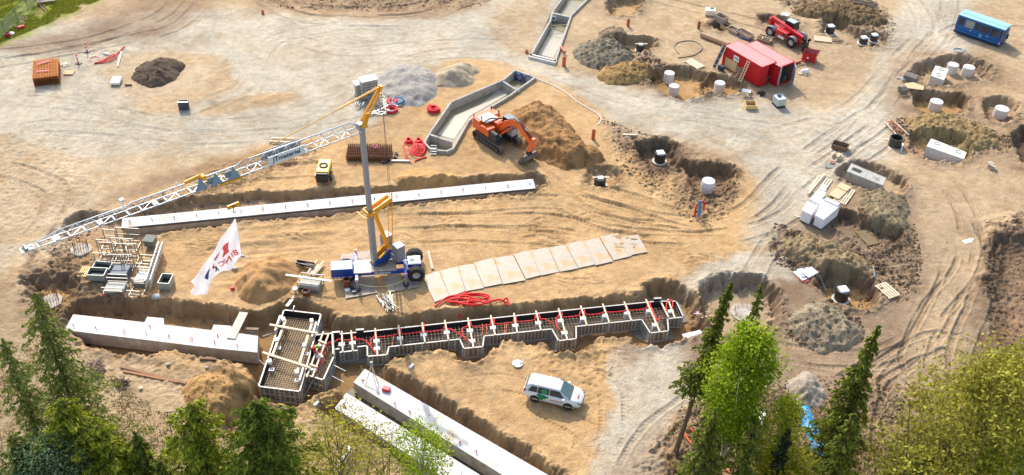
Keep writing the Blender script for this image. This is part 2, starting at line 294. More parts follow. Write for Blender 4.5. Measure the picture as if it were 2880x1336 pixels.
# ------------------------------------------------------------------ materials
MC = {}
def mat(name, col, rough=.7, metal=0., var=.12, scale=3., bump=0., bscale=30., srgb=True, stain=None, coat=0.):
    if name in MC: return MC[name]
    c = list(lin(col) if srgb else np.array(col)); m = bpy.data.materials.new(name); m.use_nodes = True
    N = m.node_tree.nodes; Lk = m.node_tree.links; b = N['Principled BSDF']
    b.inputs['Roughness'].default_value = rough; b.inputs['Metallic'].default_value = metal
    if coat: b.inputs['Coat Weight'].default_value = coat
    tc = N.new('ShaderNodeTexCoord'); ns = N.new('ShaderNodeTexNoise'); ns.inputs['Scale'].default_value = scale; ns.inputs['Detail'].default_value = 5; ns.inputs['Roughness'].default_value = .65
    Lk.new(tc.outputs['Object'], ns.inputs['Vector'])
    mr = N.new('ShaderNodeMapRange'); mr.inputs[1].default_value = .3; mr.inputs[2].default_value = .7; mr.inputs[3].default_value = 1 - var; mr.inputs[4].default_value = 1 + var * .6
    Lk.new(ns.outputs[0], mr.inputs[0])
    mx = N.new('ShaderNodeMix'); mx.data_type = 'RGBA'; mx.blend_type = 'MULTIPLY'; mx.inputs[0].default_value = 1
    mx.inputs[6].default_value = (*c, 1); Lk.new(mr.outputs[0], mx.inputs[7]); out = mx.outputs[2]
    if stain:
        s2 = N.new('ShaderNodeTexNoise'); s2.inputs['Scale'].default_value = stain[1]; s2.inputs['Detail'].default_value = 6; Lk.new(tc.outputs['Object'], s2.inputs['Vector'])
        m2 = N.new('ShaderNodeMapRange'); m2.inputs[1].default_value = stain[2]; m2.inputs[2].default_value = stain[2] + .12; m2.inputs[4].default_value = stain[3]; Lk.new(s2.outputs[0], m2.inputs[0])
        mm = N.new('ShaderNodeMix'); mm.data_type = 'RGBA'; mm.inputs[7].default_value = (*lin(stain[0]), 1); Lk.new(m2.outputs[0], mm.inputs[0]); Lk.new(out, mm.inputs[6]); out = mm.outputs[2]
    Lk.new(out, b.inputs['Base Color'])
    if bump:
        n2 = N.new('ShaderNodeTexNoise'); n2.inputs['Scale'].default_value = bscale; n2.inputs['Detail'].default_value = 4; Lk.new(tc.outputs['Object'], n2.inputs['Vector'])
        bp = N.new('ShaderNodeBump'); bp.inputs['Strength'].default_value = bump; bp.inputs['Distance'].default_value = .03; Lk.new(n2.outputs[0], bp.inputs['Height']); Lk.new(bp.outputs[0], b.inputs['Normal'])
    MC[name] = m; return m
def sidetint(m, c):        # formed faces turn blotchy grey brown by their normal, the trowelled top stays pale
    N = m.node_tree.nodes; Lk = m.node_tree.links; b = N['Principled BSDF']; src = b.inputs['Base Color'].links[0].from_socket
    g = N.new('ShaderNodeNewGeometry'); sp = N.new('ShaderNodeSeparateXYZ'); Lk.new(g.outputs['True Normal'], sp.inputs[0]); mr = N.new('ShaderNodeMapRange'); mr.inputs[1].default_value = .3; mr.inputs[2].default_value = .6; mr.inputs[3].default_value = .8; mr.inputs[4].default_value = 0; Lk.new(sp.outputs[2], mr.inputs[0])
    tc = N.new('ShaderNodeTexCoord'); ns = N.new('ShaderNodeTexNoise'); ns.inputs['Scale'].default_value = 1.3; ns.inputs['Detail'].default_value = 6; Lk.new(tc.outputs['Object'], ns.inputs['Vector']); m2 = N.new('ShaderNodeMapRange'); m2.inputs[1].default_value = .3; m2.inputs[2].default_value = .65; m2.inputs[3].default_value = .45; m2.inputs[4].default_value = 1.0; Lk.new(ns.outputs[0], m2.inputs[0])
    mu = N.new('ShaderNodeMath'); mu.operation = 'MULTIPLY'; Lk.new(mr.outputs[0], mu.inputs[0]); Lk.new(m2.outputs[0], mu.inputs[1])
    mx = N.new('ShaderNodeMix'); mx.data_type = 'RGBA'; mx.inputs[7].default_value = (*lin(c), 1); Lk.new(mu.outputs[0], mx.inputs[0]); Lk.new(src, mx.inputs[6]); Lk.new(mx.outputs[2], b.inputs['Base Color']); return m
def soil(name='soil'):
    m = bpy.data.materials.new(name); m.use_nodes = True; N = m.node_tree.nodes; Lk = m.node_tree.links; b = N['Principled BSDF']; b.inputs['Roughness'].default_value = .95
    b.inputs['Specular IOR Level'].default_value = .15
    at = N.new('ShaderNodeAttribute'); at.attribute_name = 'col'; tc = N.new('ShaderNodeTexCoord')
    fac = None; cur = at.outputs['Color']
    for sc_, lo, hi, dt in ((1.3, .86, 1.13, 6), (7., .84, 1.14, 4), (26., .80, 1.18, 2)):
        ns = N.new('ShaderNodeTexNoise'); ns.inputs['Scale'].default_value = sc_; ns.inputs['Detail'].default_value = dt; Lk.new(tc.outputs['Object'], ns.inputs['Vector'])
        mr = N.new('ShaderNodeMapRange'); mr.inputs[1].default_value = .3; mr.inputs[2].default_value = .7; mr.inputs[3].default_value = lo; mr.inputs[4].default_value = hi; Lk.new(ns.outputs[0], mr.inputs[0])
        mx = N.new('ShaderNodeMix'); mx.data_type = 'RGBA'; mx.blend_type = 'MULTIPLY'; mx.inputs[0].default_value = 1; Lk.new(cur, mx.inputs[6]); Lk.new(mr.outputs[0], mx.inputs[7]); cur = mx.outputs[2]
    vo = N.new('ShaderNodeTexVoronoi'); vo.inputs['Scale'].default_value = 9; Lk.new(tc.outputs['Object'], vo.inputs['Vector'])
    Lk.new(cur, b.inputs['Base Color'])
    n1 = N.new('ShaderNodeTexNoise'); n1.inputs['Scale'].default_value = 6; n1.inputs['Detail'].default_value = 7; n1.inputs['Roughness'].default_value = .65; Lk.new(tc.outputs['Object'], n1.inputs['Vector'])
    bp = N.new('ShaderNodeBump'); bp.inputs['Strength'].default_value = .7; bp.inputs['Distance'].default_value = .15; Lk.new(n1.outputs[0], bp.inputs['Height'])
    Lk.new(bp.outputs[0], b.inputs['Normal']); return m
SOIL = soil()
# ------------------------------------------------------------------ mesh builder and tagging
def tag(o, label=None, cat=None, group=None, kind=None):
    if label: o['label'] = label
    if cat: o['category'] = cat
    if group: o['group'] = group
    if kind: o['kind'] = kind
    return o
def thing(name, label, cat, loc=(0, 0, 0), rz=0., group=None):
    o = bpy.data.objects.new(name, None); o.empty_display_size = .3; COL.objects.link(o); o.location = [float(v) for v in loc]; o.rotation_euler = (0, 0, float(rz))
    return tag(o, label, cat, group)
class MB:
    def __init__(s): s.v = []; s.f = []; s.sm = []
    def add(s, vs, fs, smooth=False):
        k = len(s.v); s.v += [tuple(float(q) for q in v) for v in vs]; s.f += [tuple(i + k for i in f) for f in fs]; s.sm += [smooth] * len(fs); return s
    def box(s, c, d, rz=0., rx=0., ry=0., ch=0.):
        x, y, z = d[0] / 2, d[1] / 2, d[2] / 2; M = Matrix.Rotation(rz, 3, 'Z') @ Matrix.Rotation(ry, 3, 'Y') @ Matrix.Rotation(rx, 3, 'X'); C = Vector([float(q) for q in c])
        vs = [M @ Vector((a * x, b * y, e * z)) + C for e in (-1, 1) for a, b in ((-1, -1), (1, -1), (1, 1), (-1, 1))]
        return s.add(vs, [(3, 2, 1, 0), (4, 5, 6, 7), (0, 1, 5, 4), (1, 2, 6, 5), (2, 3, 7, 6), (3, 0, 4, 7)])
    def bar(s, a, b, w, h=None, up=(0, 0, 1)):          # square bar from a to b
        a = Vector([float(q) for q in a]); b = Vector([float(q) for q in b]); h = h or w; d = (b - a)
        if d.length < 1e-6: return s
        d.normalize(); U = Vector(up); 
        if abs(d.dot(U)) > .97: U = Vector((0, 1, 0))
        sx = d.cross(U).normalized(); uz = sx.cross(d).normalized(); vs = []
        for p in (a, b):
            for i, j in ((-1, -1), (1, -1), (1, 1), (-1, 1)): vs.append(p + sx * (i * w / 2) + uz * (j * h / 2))
        return s.add(vs, [(3, 2, 1, 0), (4, 5, 6, 7), (0, 1, 5, 4), (1, 2, 6, 5), (2, 3, 7, 6), (3, 0, 4, 7)])
    def tube(s, pts, r, n=8, caps=True, closed=False):
        P = [Vector([float(q) for q in p]) for p in pts]; m = len(P); k = len(s.v); rr = r if hasattr(r, '__len__') else [r] * m; vs = []; pu = None
        for i in range(m):
            d = (P[(i + 1) % m] - P[i - 1]) if closed else (P[min(i + 1, m - 1)] - P[max(i - 1, 0)])
            d = d.normalized() if d.length > 1e-9 else Vector((0, 0, 1))
            if pu is None:
                U = Vector((0, 0, 1)) if abs(d.z) < .9 else Vector((1, 0, 0)); pu = (U - d * U.dot(d)).normalized()
            else:
                q = pu - d * pu.dot(d); pu = q.normalized() if q.length > 1e-6 else pu
            w = d.cross(pu)
            for j in range(n):
                a = 2 * math.pi * j / n; vs.append(P[i] + pu * (math.cos(a) * rr[i]) + w * (math.sin(a) * rr[i]))
        fs = []
        for i in range(m if closed else m - 1):
            for j in range(n):
                a = i * n + j; b = i * n + (j + 1) % n; c = ((i + 1) % m) * n; fs.append((a, b, c + (j + 1) % n, c + j))
        s.add(vs, fs, True)
        if caps and not closed: s.add(vs[:n], [tuple(range(n))[::-1]]); s.add(vs[-n:], [tuple(range(n))])
        return s
    def cyl(s, c, r, h, n=24, r2=None, caps=True):
        c = [float(q) for q in c]; return s.tube([c, (c[0], c[1], c[2] + h)], [r, r if r2 is None else r2], n, caps)
    def ring(s, c, ro, ri, h, n=28):       # annular prism, base at c
        vs = []
        for z in (0, h):
            for rad in (ro, ri):
                vs += [(c[0] + rad * math.cos(2 * math.pi * j / n), c[1] + rad * math.sin(2 * math.pi * j / n), c[2] + z) for j in range(n)]
        fs = []
        for j in range(n):
            q = (j + 1) % n; a, b, e, f = 0, n, 2 * n, 3 * n
            fs += [(a + j, a + q, e + q, e + j), (b + q, b + j, f + j, f + q), (e + j, e + q, f + q, f + j), (a + q, a + j, b + j, b + q)]
        return s.add(vs, fs)
    def prism(s, pts, z0, z1, ztops=None):
        P = [(float(p[0]), float(p[1])) for p in pts]; A = sum(P[i][0] * P[(i + 1) % len(P)][1] - P[(i + 1) % len(P)][0] * P[i][1] for i in range(len(P)))
        if A < 0: P = P[::-1]
        n = len(P); vs = [(x, y, z0) for x, y in P] + [(x, y, z1) for x, y in P]
        return s.add(vs, [tuple(range(n))[::-1], tuple(range(n, 2 * n))] + [(i, (i + 1) % n, n + (i + 1) % n, n + i) for i in range(n)])
    def sphere(s, c, r, n=10, sq=(1, 1, 1)):
        vs = []; m = n // 2 + 1
        for i in range(m + 1):
            th = math.pi * i / m
            for j in range(n): ph = 2 * math.pi * j / n; vs.append((c[0] + r * sq[0] * math.sin(th) * math.cos(ph), c[1] + r * sq[1] * math.sin(th) * math.sin(ph), c[2] + r * sq[2] * math.cos(th)))
        return s.add(vs, [(i * n + j, (i + 1) * n + j, (i + 1) * n + (j + 1) % n, i * n + (j + 1) % n) for i in range(m) for j in range(n)], True)
    def extr(s, prof, y0, y1):              # profile in xz, extruded along y
        n = len(prof); vs = [(x, y0, z) for x, z in prof] + [(x, y1, z) for x, z in prof]
        return s.add(vs, [tuple(range(n)), tuple(range(n, 2 * n))[::-1]] + [((i + 1) % n, i, n + i, n + (i + 1) % n) for i in range(n)])
    def mesh(s, name):
        me = bpy.data.meshes.new(name); me.from_pydata(s.v, [], s.f); me.polygons.foreach_set('use_smooth', s.sm); me.update(); return me
    def build(s, name, m, parent=None, bev=0.):
        me = s.mesh(name); me.materials.append(m); o = bpy.data.objects.new(name, me); COL.objects.link(o)
        if parent: o.parent = parent
        if bev:
            b = o.modifiers.new('bevel', 'BEVEL'); b.width = bev; b.segments = 2; b.limit_method = 'ANGLE'
        return o
def dup(root, loc, rz=None, label=None, group=None, scale=None):
    def cp(o, par):
        c = o.copy(); COL.objects.link(c)
        if par: c.parent = par
        for ch in o.children: cp(ch, c)
        return c
    r = cp(root, None); r.location = [float(v) for v in loc]
    if rz is not None: r.rotation_euler = (0, 0, float(rz))
    if label: r['label'] = label
    if group: r['group'] = group
    if scale: r.scale = (scale,) * 3
    return r
def npmesh(name, V, F, m, C=None, smooth=False, parent=None):
    me = bpy.data.meshes.new(name); V = np.asarray(V, np.float32); F = np.asarray(F, np.int32)
    me.vertices.add(len(V)); me.vertices.foreach_set('co', V.ravel()); k = F.shape[1]
    me.loops.add(F.size); me.loops.foreach_set('vertex_index', F.ravel()); me.polygons.add(len(F))
    me.polygons.foreach_set('loop_start', np.arange(0, F.size, k, dtype=np.int32)); me.polygons.foreach_set('loop_total', np.full(len(F), k, np.int32))
    if smooth: me.polygons.foreach_set('use_smooth', np.ones(len(F), bool))
    me.update(calc_edges=True)
    if C is not None:
        a = me.color_attributes.new('col', 'FLOAT_COLOR', 'POINT'); a.data.foreach_set('color', np.concatenate([C, np.ones((len(C), 1))], 1).astype(np.float32).ravel())
    me.materials.append(m); o = bpy.data.objects.new(name, me); COL.objects.link(o)
    if parent: o.parent = parent
    return o
# ------------------------------------------------------------------ ground sheet
def grid_faces(nr, nc):
    i = np.arange(nr - 1)[:, None] * nc + np.arange(nc - 1)[None]; return np.stack([i, i + 1, i + nc + 1, i + nc], -1).reshape(-1, 4)
NR, NC = 860, 1040
yv = 40 + 100 * (np.linspace(0, 1, NR) ** 1.25)
uv = np.linspace(-1, 1, NC)
yv = np.concatenate([[-1500, -200, 0, 25], yv, [170, 240, 500, 3000]]); uv = np.concatenate([[-40, -8, -2, -1.3], uv, [1.3, 2, 8, 40]])
hw = np.interp(yv, [0, 40, 140], [40, 42, 90])
GX = uv[None] * hw[:, None] + 0 * yv[:, None]; GY = np.repeat(yv[:, None], len(uv), 1)
GZ, GC, _ = ground(GX, GY)
npmesh('ground', np.stack([GX, GY, GZ], -1).reshape(-1, 3), grid_faces(len(yv), len(uv)), SOIL, GC, True)['kind'] = 'structure'
# ------------------------------------------------------------------ shared materials
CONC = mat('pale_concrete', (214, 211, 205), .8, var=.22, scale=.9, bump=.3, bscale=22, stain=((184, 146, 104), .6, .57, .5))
sidetint(CONC, (150, 134, 110))
CONC2 = mat('old_concrete', (178, 174, 164), .85, var=.22, scale=2.0, bump=.4, bscale=16, stain=((120, 112, 98), 1.6, .55, .5))
CONCW = mat('white_concrete', (216, 212, 203), .75, var=.14, scale=3, bump=.2, bscale=20, stain=((196, 178, 150), 2.0, .6, .4))
TIMB = mat('raw_timber', (226, 204, 172), .7, var=.15, scale=5)
TIMBO = mat('weathered_timber', (150, 128, 104), .85, var=.25, scale=4)
BRN = mat('brown_board', (120, 84, 58), .7, var=.2, scale=4)
RED = mat('red_plastic_pipe', (224, 16, 28), .6, var=.12, scale=2)
REDH = mat('red_tape', (226, 50, 60), .6)
ORP = mat('orange_clay_pipe', (190, 98, 56), .55, var=.12, scale=4)
BLKP = mat('black_plastic', (38, 38, 42), .4, var=.2)
STL = mat('galvanised_steel', (178, 182, 184), .42, .55, var=.12, scale=4)
STLD = mat('dull_steel', (118, 120, 118), .5, .5, var=.2, scale=4)
RUST = mat('rusty_steel', (150, 92, 46), .85, .1, var=.25, scale=6)
WHT = mat('white_plastic', (236, 236, 234), .5, var=.05)
FOAM = mat('white_foam', (240, 240, 238), .8, var=.05)
YEL = mat('yellow_paint', (238, 166, 20), .42, var=.08, scale=2, coat=.3)
BLUEP = mat('blue_paint', (28, 72, 160), .42, var=.12, scale=3, coat=.3)
GRYP = mat('grey_paint', (150, 153, 154), .45, var=.08, scale=2, coat=.2)
RUBB = mat('tyre_rubber', (48, 47, 46), .85, var=.2, scale=5)
DARK = mat('dark_grey', (52, 54, 56), .6, var=.15)
GLASS = mat('dark_glass', (30, 40, 44), .08, var=.05)
BLUPP = mat('blue_pipe', (60, 150, 200), .45, var=.1)
# ------------------------------------------------------------------ heaps
def heap(name, label, cat, pts, H, colr, slope=.62, rough=.05, group=None, step=.14, var=.25, ridge=0., cn='soil_heap'):
    P = rnd(np.asarray(pts), 3); x0, y0 = P.min(0) - .5; x1, y1 = P.max(0) + .5
    X, Y = np.meshgrid(np.arange(x0, x1, step), np.arange(y0, y1, step)); sh = X.shape
    w1 = fbm(X * .8, Y * .8, 4, 71) - .5; w2 = fbm(X * .8, Y * .8, 4, 73) - .5
    sd = polysd((X + 1.1 * w1).ravel(), (Y + 1.1 * w2).ravel(), P).reshape(sh); h = slope * sd
    h = H * (1 - np.exp(-np.maximum(h, 0) / H * 1.25)) * (.72 + .56 * fbm(X * .35, Y * .35, 3, 75)) + np.minimum(h, 0) * 1.2
    n = fbm(X * 2.2, Y * 2.2, 4, 77); g2 = fbm(X * .75 + .3 * Y, Y * .45, 4, 83); h += (rough * 1.2 * (.4 - np.abs(n - .5) * 2) + .30 * H * (.25 - np.abs(g2 - .5) * 2.2) + rough * .7 * (vn(X * 5, Y * 5, 9) - .5)) * ss(.0, .9, sd)
    if ridge: h += ridge * np.sin((X * 3 + Y * 1.2) + 3 * w1) * ss(.2, 1, sd)
    Z0 = ground(X, Y, False); Z = np.where(sd > -.4, Z0 + h + .02, Z0 - .3)
    C = PAL[colr] if isinstance(colr, str) else lin(colr) / GAIN
    C = C * (1 - var + 2 * var * fbm(X * 1.1, Y * 1.1, 4, 79))[..., None] * (1 - .35 * ss(.5, .68, fbm(X * 2.5, Y * 2.5, 3, 81)) * (rough > .06))[..., None]
    idx = np.arange(X.size).reshape(sh); keep = (sd > -.45); fk = keep[:-1, :-1] & keep[1:, :-1] & keep[:-1, 1:] & keep[1:, 1:]
    F = np.stack([idx[:-1, :-1], idx[:-1, 1:], idx[1:, 1:], idx[1:, :-1]], -1)[fk]
    used = np.unique(F); mp = np.zeros(X.size, int); mp[used] = np.arange(len(used)); V = np.stack([X, Y, Z], -1).reshape(-1, 3)[used]
    c = V.mean(0) * [1, 1, 0]; o = npmesh(name, V - c, mp[F], SOIL, C.reshape(-1, 3)[used], True); o.location = [float(q) for q in c]
    if rough > .09:
        rs = np.random.RandomState(int(abs(c[0]) * 10)); q = V[rs.randint(0, len(V), int(len(V) * .12))] - c; base = np.array([(1, 0, 0), (-1, 0, 0), (0, 1, 0), (0, -1, 0), (0, 0, 1), (0, 0, -1)], float); tri = np.array([(0, 2, 4), (2, 1, 4), (1, 3, 4), (3, 0, 4), (2, 0, 5), (1, 2, 5), (3, 1, 5), (0, 3, 5)])
        s = .13 * rs.uniform(.3, 1, (len(q), 1, 1)) ** 2; W3 = base[None] * rs.uniform(.6, 1.3, (len(q), 6, 1)) * s + q[:, None]; cc_ = np.clip(np.array([.9, .95, 1]) * 0 + C.reshape(-1, 3)[used].mean(0) * 1.0, 0, 1)
        k = npmesh('loose_rubble', W3.reshape(-1, 3), (tri[None] + 6 * np.arange(len(q))[:, None, None]).reshape(-1, 3), SOIL, np.repeat(cc_[None] * rs.uniform(.6, 1.5, (len(q), 1)), 6, 0), False, o); k['kind'] = 'stuff'
    return tag(o, label, cat, group)
HG = 'earth heaps left around the site'
_heap = heap
def heap(n, l, c, p, H, *a, **k): return _heap(n, l, c, p, H * (.72 if k.get('group') else 1), *a, **k)
heap('soil_heap', 'dark brown soil heap alone on the pale sand island, upper left', 'heap', loc(0, [(970, 575), (1000, 510), (1100, 450), (1180, 432), (1300, 450), (1342, 490), (1290, 560), (1245, 612), (1110, 638), (1020, 612)]), 1.5, (112, 94, 78), rough=.14)
heap('gravel_heap', 'wide light grey gravel heap behind the coiled blue and red hoses', 'heap', loc(1, [(900, 600), (950, 500), (1100, 478), (1290, 525), (1345, 620), (1295, 720), (1185, 772), (1080, 764), (960, 710)]), 1.4, (176, 169, 158), slope=.42, rough=.03, var=.12)
heap('sand_heap', 'small beige sand heap with rake grooves left of the middle basin', 'heap', loc(1, [(1290, 575), (1370, 495), (1480, 468), (1600, 500), (1612, 550), (1560, 620), (1450, 640), (1340, 635)]), 1.5, (190, 172, 144), rough=.02, ridge=.05, var=.12)
heap('sand_heap', 'largest sand heap, tall orange brown one right of the excavator', 'heap', np.array([unp(x, y)[:2] for x, y in [(1440, 330), (1475, 300), (1530, 292), (1590, 335), (1630, 385), (1700, 445), (1680, 466), (1590, 476), (1510, 446), (1455, 405)]]), 2.9, (176, 134, 88), rough=.11, slope=.7)
heap('sand_heap', 'rounded brown sand heap beside the hanging flag', 'heap', wo([(592, 700), (635, 658), (700, 645), (752, 660), (756, 700), (722, 742), (650, 768), (605, 742)]), 2.0, (190, 148, 100), rough=.06, slope=.75)
heap('sand_heap', 'ochre sand heap left of the large rebar formwork box, near the conifers', 'heap', wo([(468, 970), (530, 940), (615, 930), (640, 960), (635, 1010), (600, 1052), (540, 1060), (480, 1030)]), 1.7, (200, 158, 104), rough=.12, slope=.7)
heap('gravel_heap', 'brown grey gravel heap beside the bright green birch', 'heap', loc(11, [(150, 520), (230, 440), (330, 450), (415, 545), (410, 650), (310, 720), (190, 690)]), 1.7, (172, 158, 140), rough=.03, var=.15)
heap('rubble_heap', 'broad grey rubble heap left of the pit with the white capped well', 'heap', wo([(1985, 800), (2050, 762), (2110, 785), (2168, 840), (2140, 876), (2060, 885), (2000, 850)]), 1.0, (164, 148, 122), rough=.2, group=HG)
heap('rubble_heap', 'grey brown rubble heap beside the white insulation packs', 'heap', wo([(2160, 500), (2225, 474), (2288, 520), (2275, 578), (2200, 566)]), 1.1, (156, 138, 108), rough=.18, group=HG)
heap('rubble_heap', 'long rubble ridge between the insulation packs and the well pit', 'heap', wo([(1980, 600), (2060, 600), (2170, 650), (2195, 690), (2120, 700), (2040, 670), (1980, 650)]), 1.0, (164, 142, 108), rough=.2, group=HG)
heap('rubble_heap', 'grey rubble heap nearest the upper basin', 'heap', wo([(1440, 140), (1475, 108), (1545, 100), (1592, 140), (1560, 172), (1480, 168)]), 1.0, (150, 138, 116), rough=.16, group=HG)
heap('rubble_heap', 'small brushy heap above the black well with a plank', 'heap', wo([(1500, 100), (1520, 74), (1565, 72), (1575, 95), (1545, 108)]), 1.2, (150, 130, 104), rough=.14, group=HG)
heap('soil_heap', 'yellow brown soil heap beside the pit with two white wells', 'heap', wo([(1500, 185), (1560, 160), (1630, 165), (1645, 190), (1600, 212), (1530, 212)]), 1.2, (176, 142, 92), rough=.2, group=HG)
heap('sand_heap', 'low sand mound behind the upper concrete beam', 'heap', wo([(985, 450), (1040, 428), (1110, 432), (1150, 450), (1120, 470), (1020, 472)]), .9, (200, 158, 104), rough=.05, group=HG)
heap('soil_heap', 'ochre spoil heap beside the pit with the white box tank', 'heap', wo([(2280, 300), (2370, 290), (2470, 320), (2520, 365), (2430, 380), (2310, 350)]), .9, (178, 150, 104), rough=.22, group=HG)
heap('soil_heap', 'dark brush topped soil heap behind the telehandler', 'heap', wo([(1990, 30), (2080, 5), (2190, 25), (2230, 60), (2150, 66), (2060, 50)]), 1.0, (140, 116, 84), rough=.2, group=HG)
# ------------------------------------------------------------------ concrete beams
def loops(parent, spots, z, col=REDH, h=.32, name='lifting_loop'):
    for x, y in spots:
        p = unp(x, y, z)[:2]; m = MB(); a = random.uniform(0, 3)
        m.tube([(p[0] - .06 * math.cos(a), p[1], z - .02), (p[0] - .08 * math.cos(a), p[1], z + h * .7), (p[0], p[1], z + h), (p[0] + .08 * math.cos(a), p[1], z + h * .7), (p[0] + .06, p[1], z - .02)], .028, 5)
        m.build(name, col, parent)
random.seed(3)
def beam(label, P, z0, z1, spots, col=REDH):
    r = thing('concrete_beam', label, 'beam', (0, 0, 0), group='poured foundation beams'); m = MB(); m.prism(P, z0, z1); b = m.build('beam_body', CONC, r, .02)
    loops(r, spots, z1, col); return r
Z1 = .12
P = np.array([unp(*q, Z1)[:2] for q in [(344.6, 613.3), t(6, 155, 163), t(6, 172, 232), (340.8, 640.5)]])
DRK = mat('rusty_anchor', (112, 62, 48), .8)
b1 = beam('longest pale concrete beam, lying in the sand behind the blue crane', P, -1.15, Z1, [(365 + 62.5 * i, 626 - 5.95 * i) for i in range(19)], DRK)
m = MB()      # formwork tie strip along the near edge
a, b = P[3], P[2]; m.bar((a[0], a[1] - .04, Z1 - .12), (b[0], b[1] - .04, Z1 - .12), .06, .12); m.build('edge_strip', DARK, b1)
P = loc(8, [(535, 20), (1055, 78), (1075, 38), (1195, 48), (1198, 96), (1545, 136), (1560, 95), (1692, 105), (1685, 150), (1885, 178), (1880, 300), (1560, 268), (470, 135)], Z1)
beam('pale stepped beam with red loops at lower left of the site', P, -1.2, Z1, [t(8, x, y + 22) for x, y in [(538, 90), (700, 108), (908, 130), (1095, 95), (1068, 145), (1235, 165), (1402, 186), (1565, 205), (1590, 160), (1733, 235)]])
P3 = loc(9, [(795, 418), (2490, 1400), (2130, 1400), (712, 518)], Z1)
beam('long pale beam with the tripod and red case on it', P3, -1.25, Z1, [t(9, x, y) for x, y in [(775, 510), (1013, 680), (1120, 740), (1488, 965), (1607, 1030)]])
P4 = loc(9, [(660, 592), (1973, 1400), (1669, 1400), (575, 705)], Z1)
beam('pale beam running under the budding trees, parallel to the tripod beam', P4, -1.25, Z1, [t(9, x, y) for x, y in [(645, 690), (1358, 1160), (990, 910)]])
m = MB(); p = loc(9, [(720, 600), (2000, 1400), (2130, 1400), (712, 545)], -1.2)
W = mat('muddy_water', (92, 84, 66), .12, var=.15, scale=.6)
m = MB(); m.prism(loc(9, [(700, 560), (2200, 1450), (1900, 1450), (640, 610)], -1.1), -1.19, -1.12); o = m.build('water', W); tag(o, kind='structure')
# ------------------------------------------------------------------ basins
def wallring(m, P, th, z0, z1, closed=True):
    P = [np.array(p, float) for p in P]; n = len(P)
    A = sum(P[i][0] * P[(i + 1) % n][1] - P[(i + 1) % n][0] * P[i][1] for i in range(n)); sg = 1 if A > 0 else -1
    def nrm(a, b): e = b - a; e = e / (np.linalg.norm(e) + 1e-9); return np.array([-e[1], e[0]]) * sg
    Q = []
    for i in range(n):
        ns = []
        if closed or i > 0: ns.append(nrm(P[i - 1], P[i]))
        if closed or i < n - 1: ns.append(nrm(P[i], P[(i + 1) % n]))
        q = sum(ns) / len(ns); q = q / max(np.linalg.norm(q), .3); c = max(.35, float(q @ ns[0])); Q.append(P[i] + q * th / c)
    for i in range(n if closed else n - 1):
        j = (i + 1) % n; vs = [(*P[i], z0), (*P[j], z0), (*Q[j], z0), (*Q[i], z0), (*P[i], z1), (*P[j], z1), (*Q[j], z1), (*Q[i], z1)]
        fs = [(0, 3, 2, 1), (4, 5, 6, 7), (0, 1, 5, 4), (2, 3, 7, 6)]
        if not closed and i == 0: fs.append((3, 0, 4, 7))
        if not closed and i == n - 2: fs.append((1, 2, 6, 5))
        m.add(vs, fs)
    return Q
SLUR = mat('slurry_water', (150, 142, 112), .16, var=.16, scale=.35, stain=((132, 122, 90), .35, .5, .8))
SLUR2 = mat('grey_slurry', (176, 168, 148), .35, var=.06, scale=.5)
r = thing('concrete_basin', 'upper narrow concrete basin running out of the top edge', 'basin'); m = MB()
W1 = loc(2, [(400, -70), (292, 80), (272, 150), (128, 405), (318, 452), (440, 108), (545, 5), (620, -60)], .3); wallring(m, W1, .22, -1.5, .3, False)
m.build('side_wall', CONC2, r); m = MB(); a, b = loc(2, [(296, 92), (424, 122)], .3); m.bar((*a, -.6), (*b, -.6), .3, 1.76); m.build('cross_wall', CONC2, r)
m = MB(); a, b = loc(2, [(128, 400), (322, 448)], .3); m.bar((*a, -.45), (*b, -.45), .7, 1.5); m.build('end_sill', CONCW, r)
m = MB(); a, b = loc(2, [(262, 200), (412, 192)], -.2); m.bar((*a, .0), (*b, .0), .12, .1); a, b = loc(2, [(262, 205), (380, 245)], -.2); m.bar((*a, .0), (*b, .0), .08); m.build('cross_strut', TIMBO, r)
m = MB(); c = unp(*t(2, 305, 138), -.2); m.tube([(c[0] + .3 * math.cos(q), c[1] + .1, -.2 + .3 * math.sin(q)) for q in np.linspace(0, 6.28, 14)[:-1]], .08, 6, closed=True); m.build('float_ring', WHT, r)
m = MB(); m.prism(loc(2, [(400, -70), (292, 80), (272, 150), (140, 400), (308, 440), (430, 112), (540, 10), (610, -60)], .0), -1.45, -.75); tag(m.build('water', SLUR), kind='structure')
m = MB(); m.prism(loc(2, [(285, 225), (395, 250), (300, 425), (185, 395)], -.7), -1.0, -.70); tag(m.build('silt_slab', SLUR2), 'pale silt bed lying in the upper basin', 'silt')
r = thing('concrete_basin', 'middle crooked concrete basin with two blue pipe ends', 'basin'); m = MB()
W2 = np.array([unp(*q, .35)[:2] for q in [t(2, 178, 562), t(2, 0, 690), t(1, 1560, 880), t(1, 1445, 1085), t(1, 1395, 1105), t(1, 1275, 1095), t(1, 1222, 1040), t(1, 1270, 955), t(1, 1418, 742), t(1, 1800, 580), t(2, 20, 506)]]); Q2 = wallring(m, W2, .2, -1.5, .35)
m.build('side_wall', CONC2, r)
for a, b in ((unp(*t(1, 1262, 978), .3)[:2], unp(*t(1, 1432, 1035), .3)[:2]), (unp(*t(1, 1800, 590), .3)[:2], unp(*t(2, 50, 665), .3)[:2])): m = MB(); m.bar((*a, -.55), (*b, -.55), .24, 1.7); m.build('cross_wall', CONC2, r)
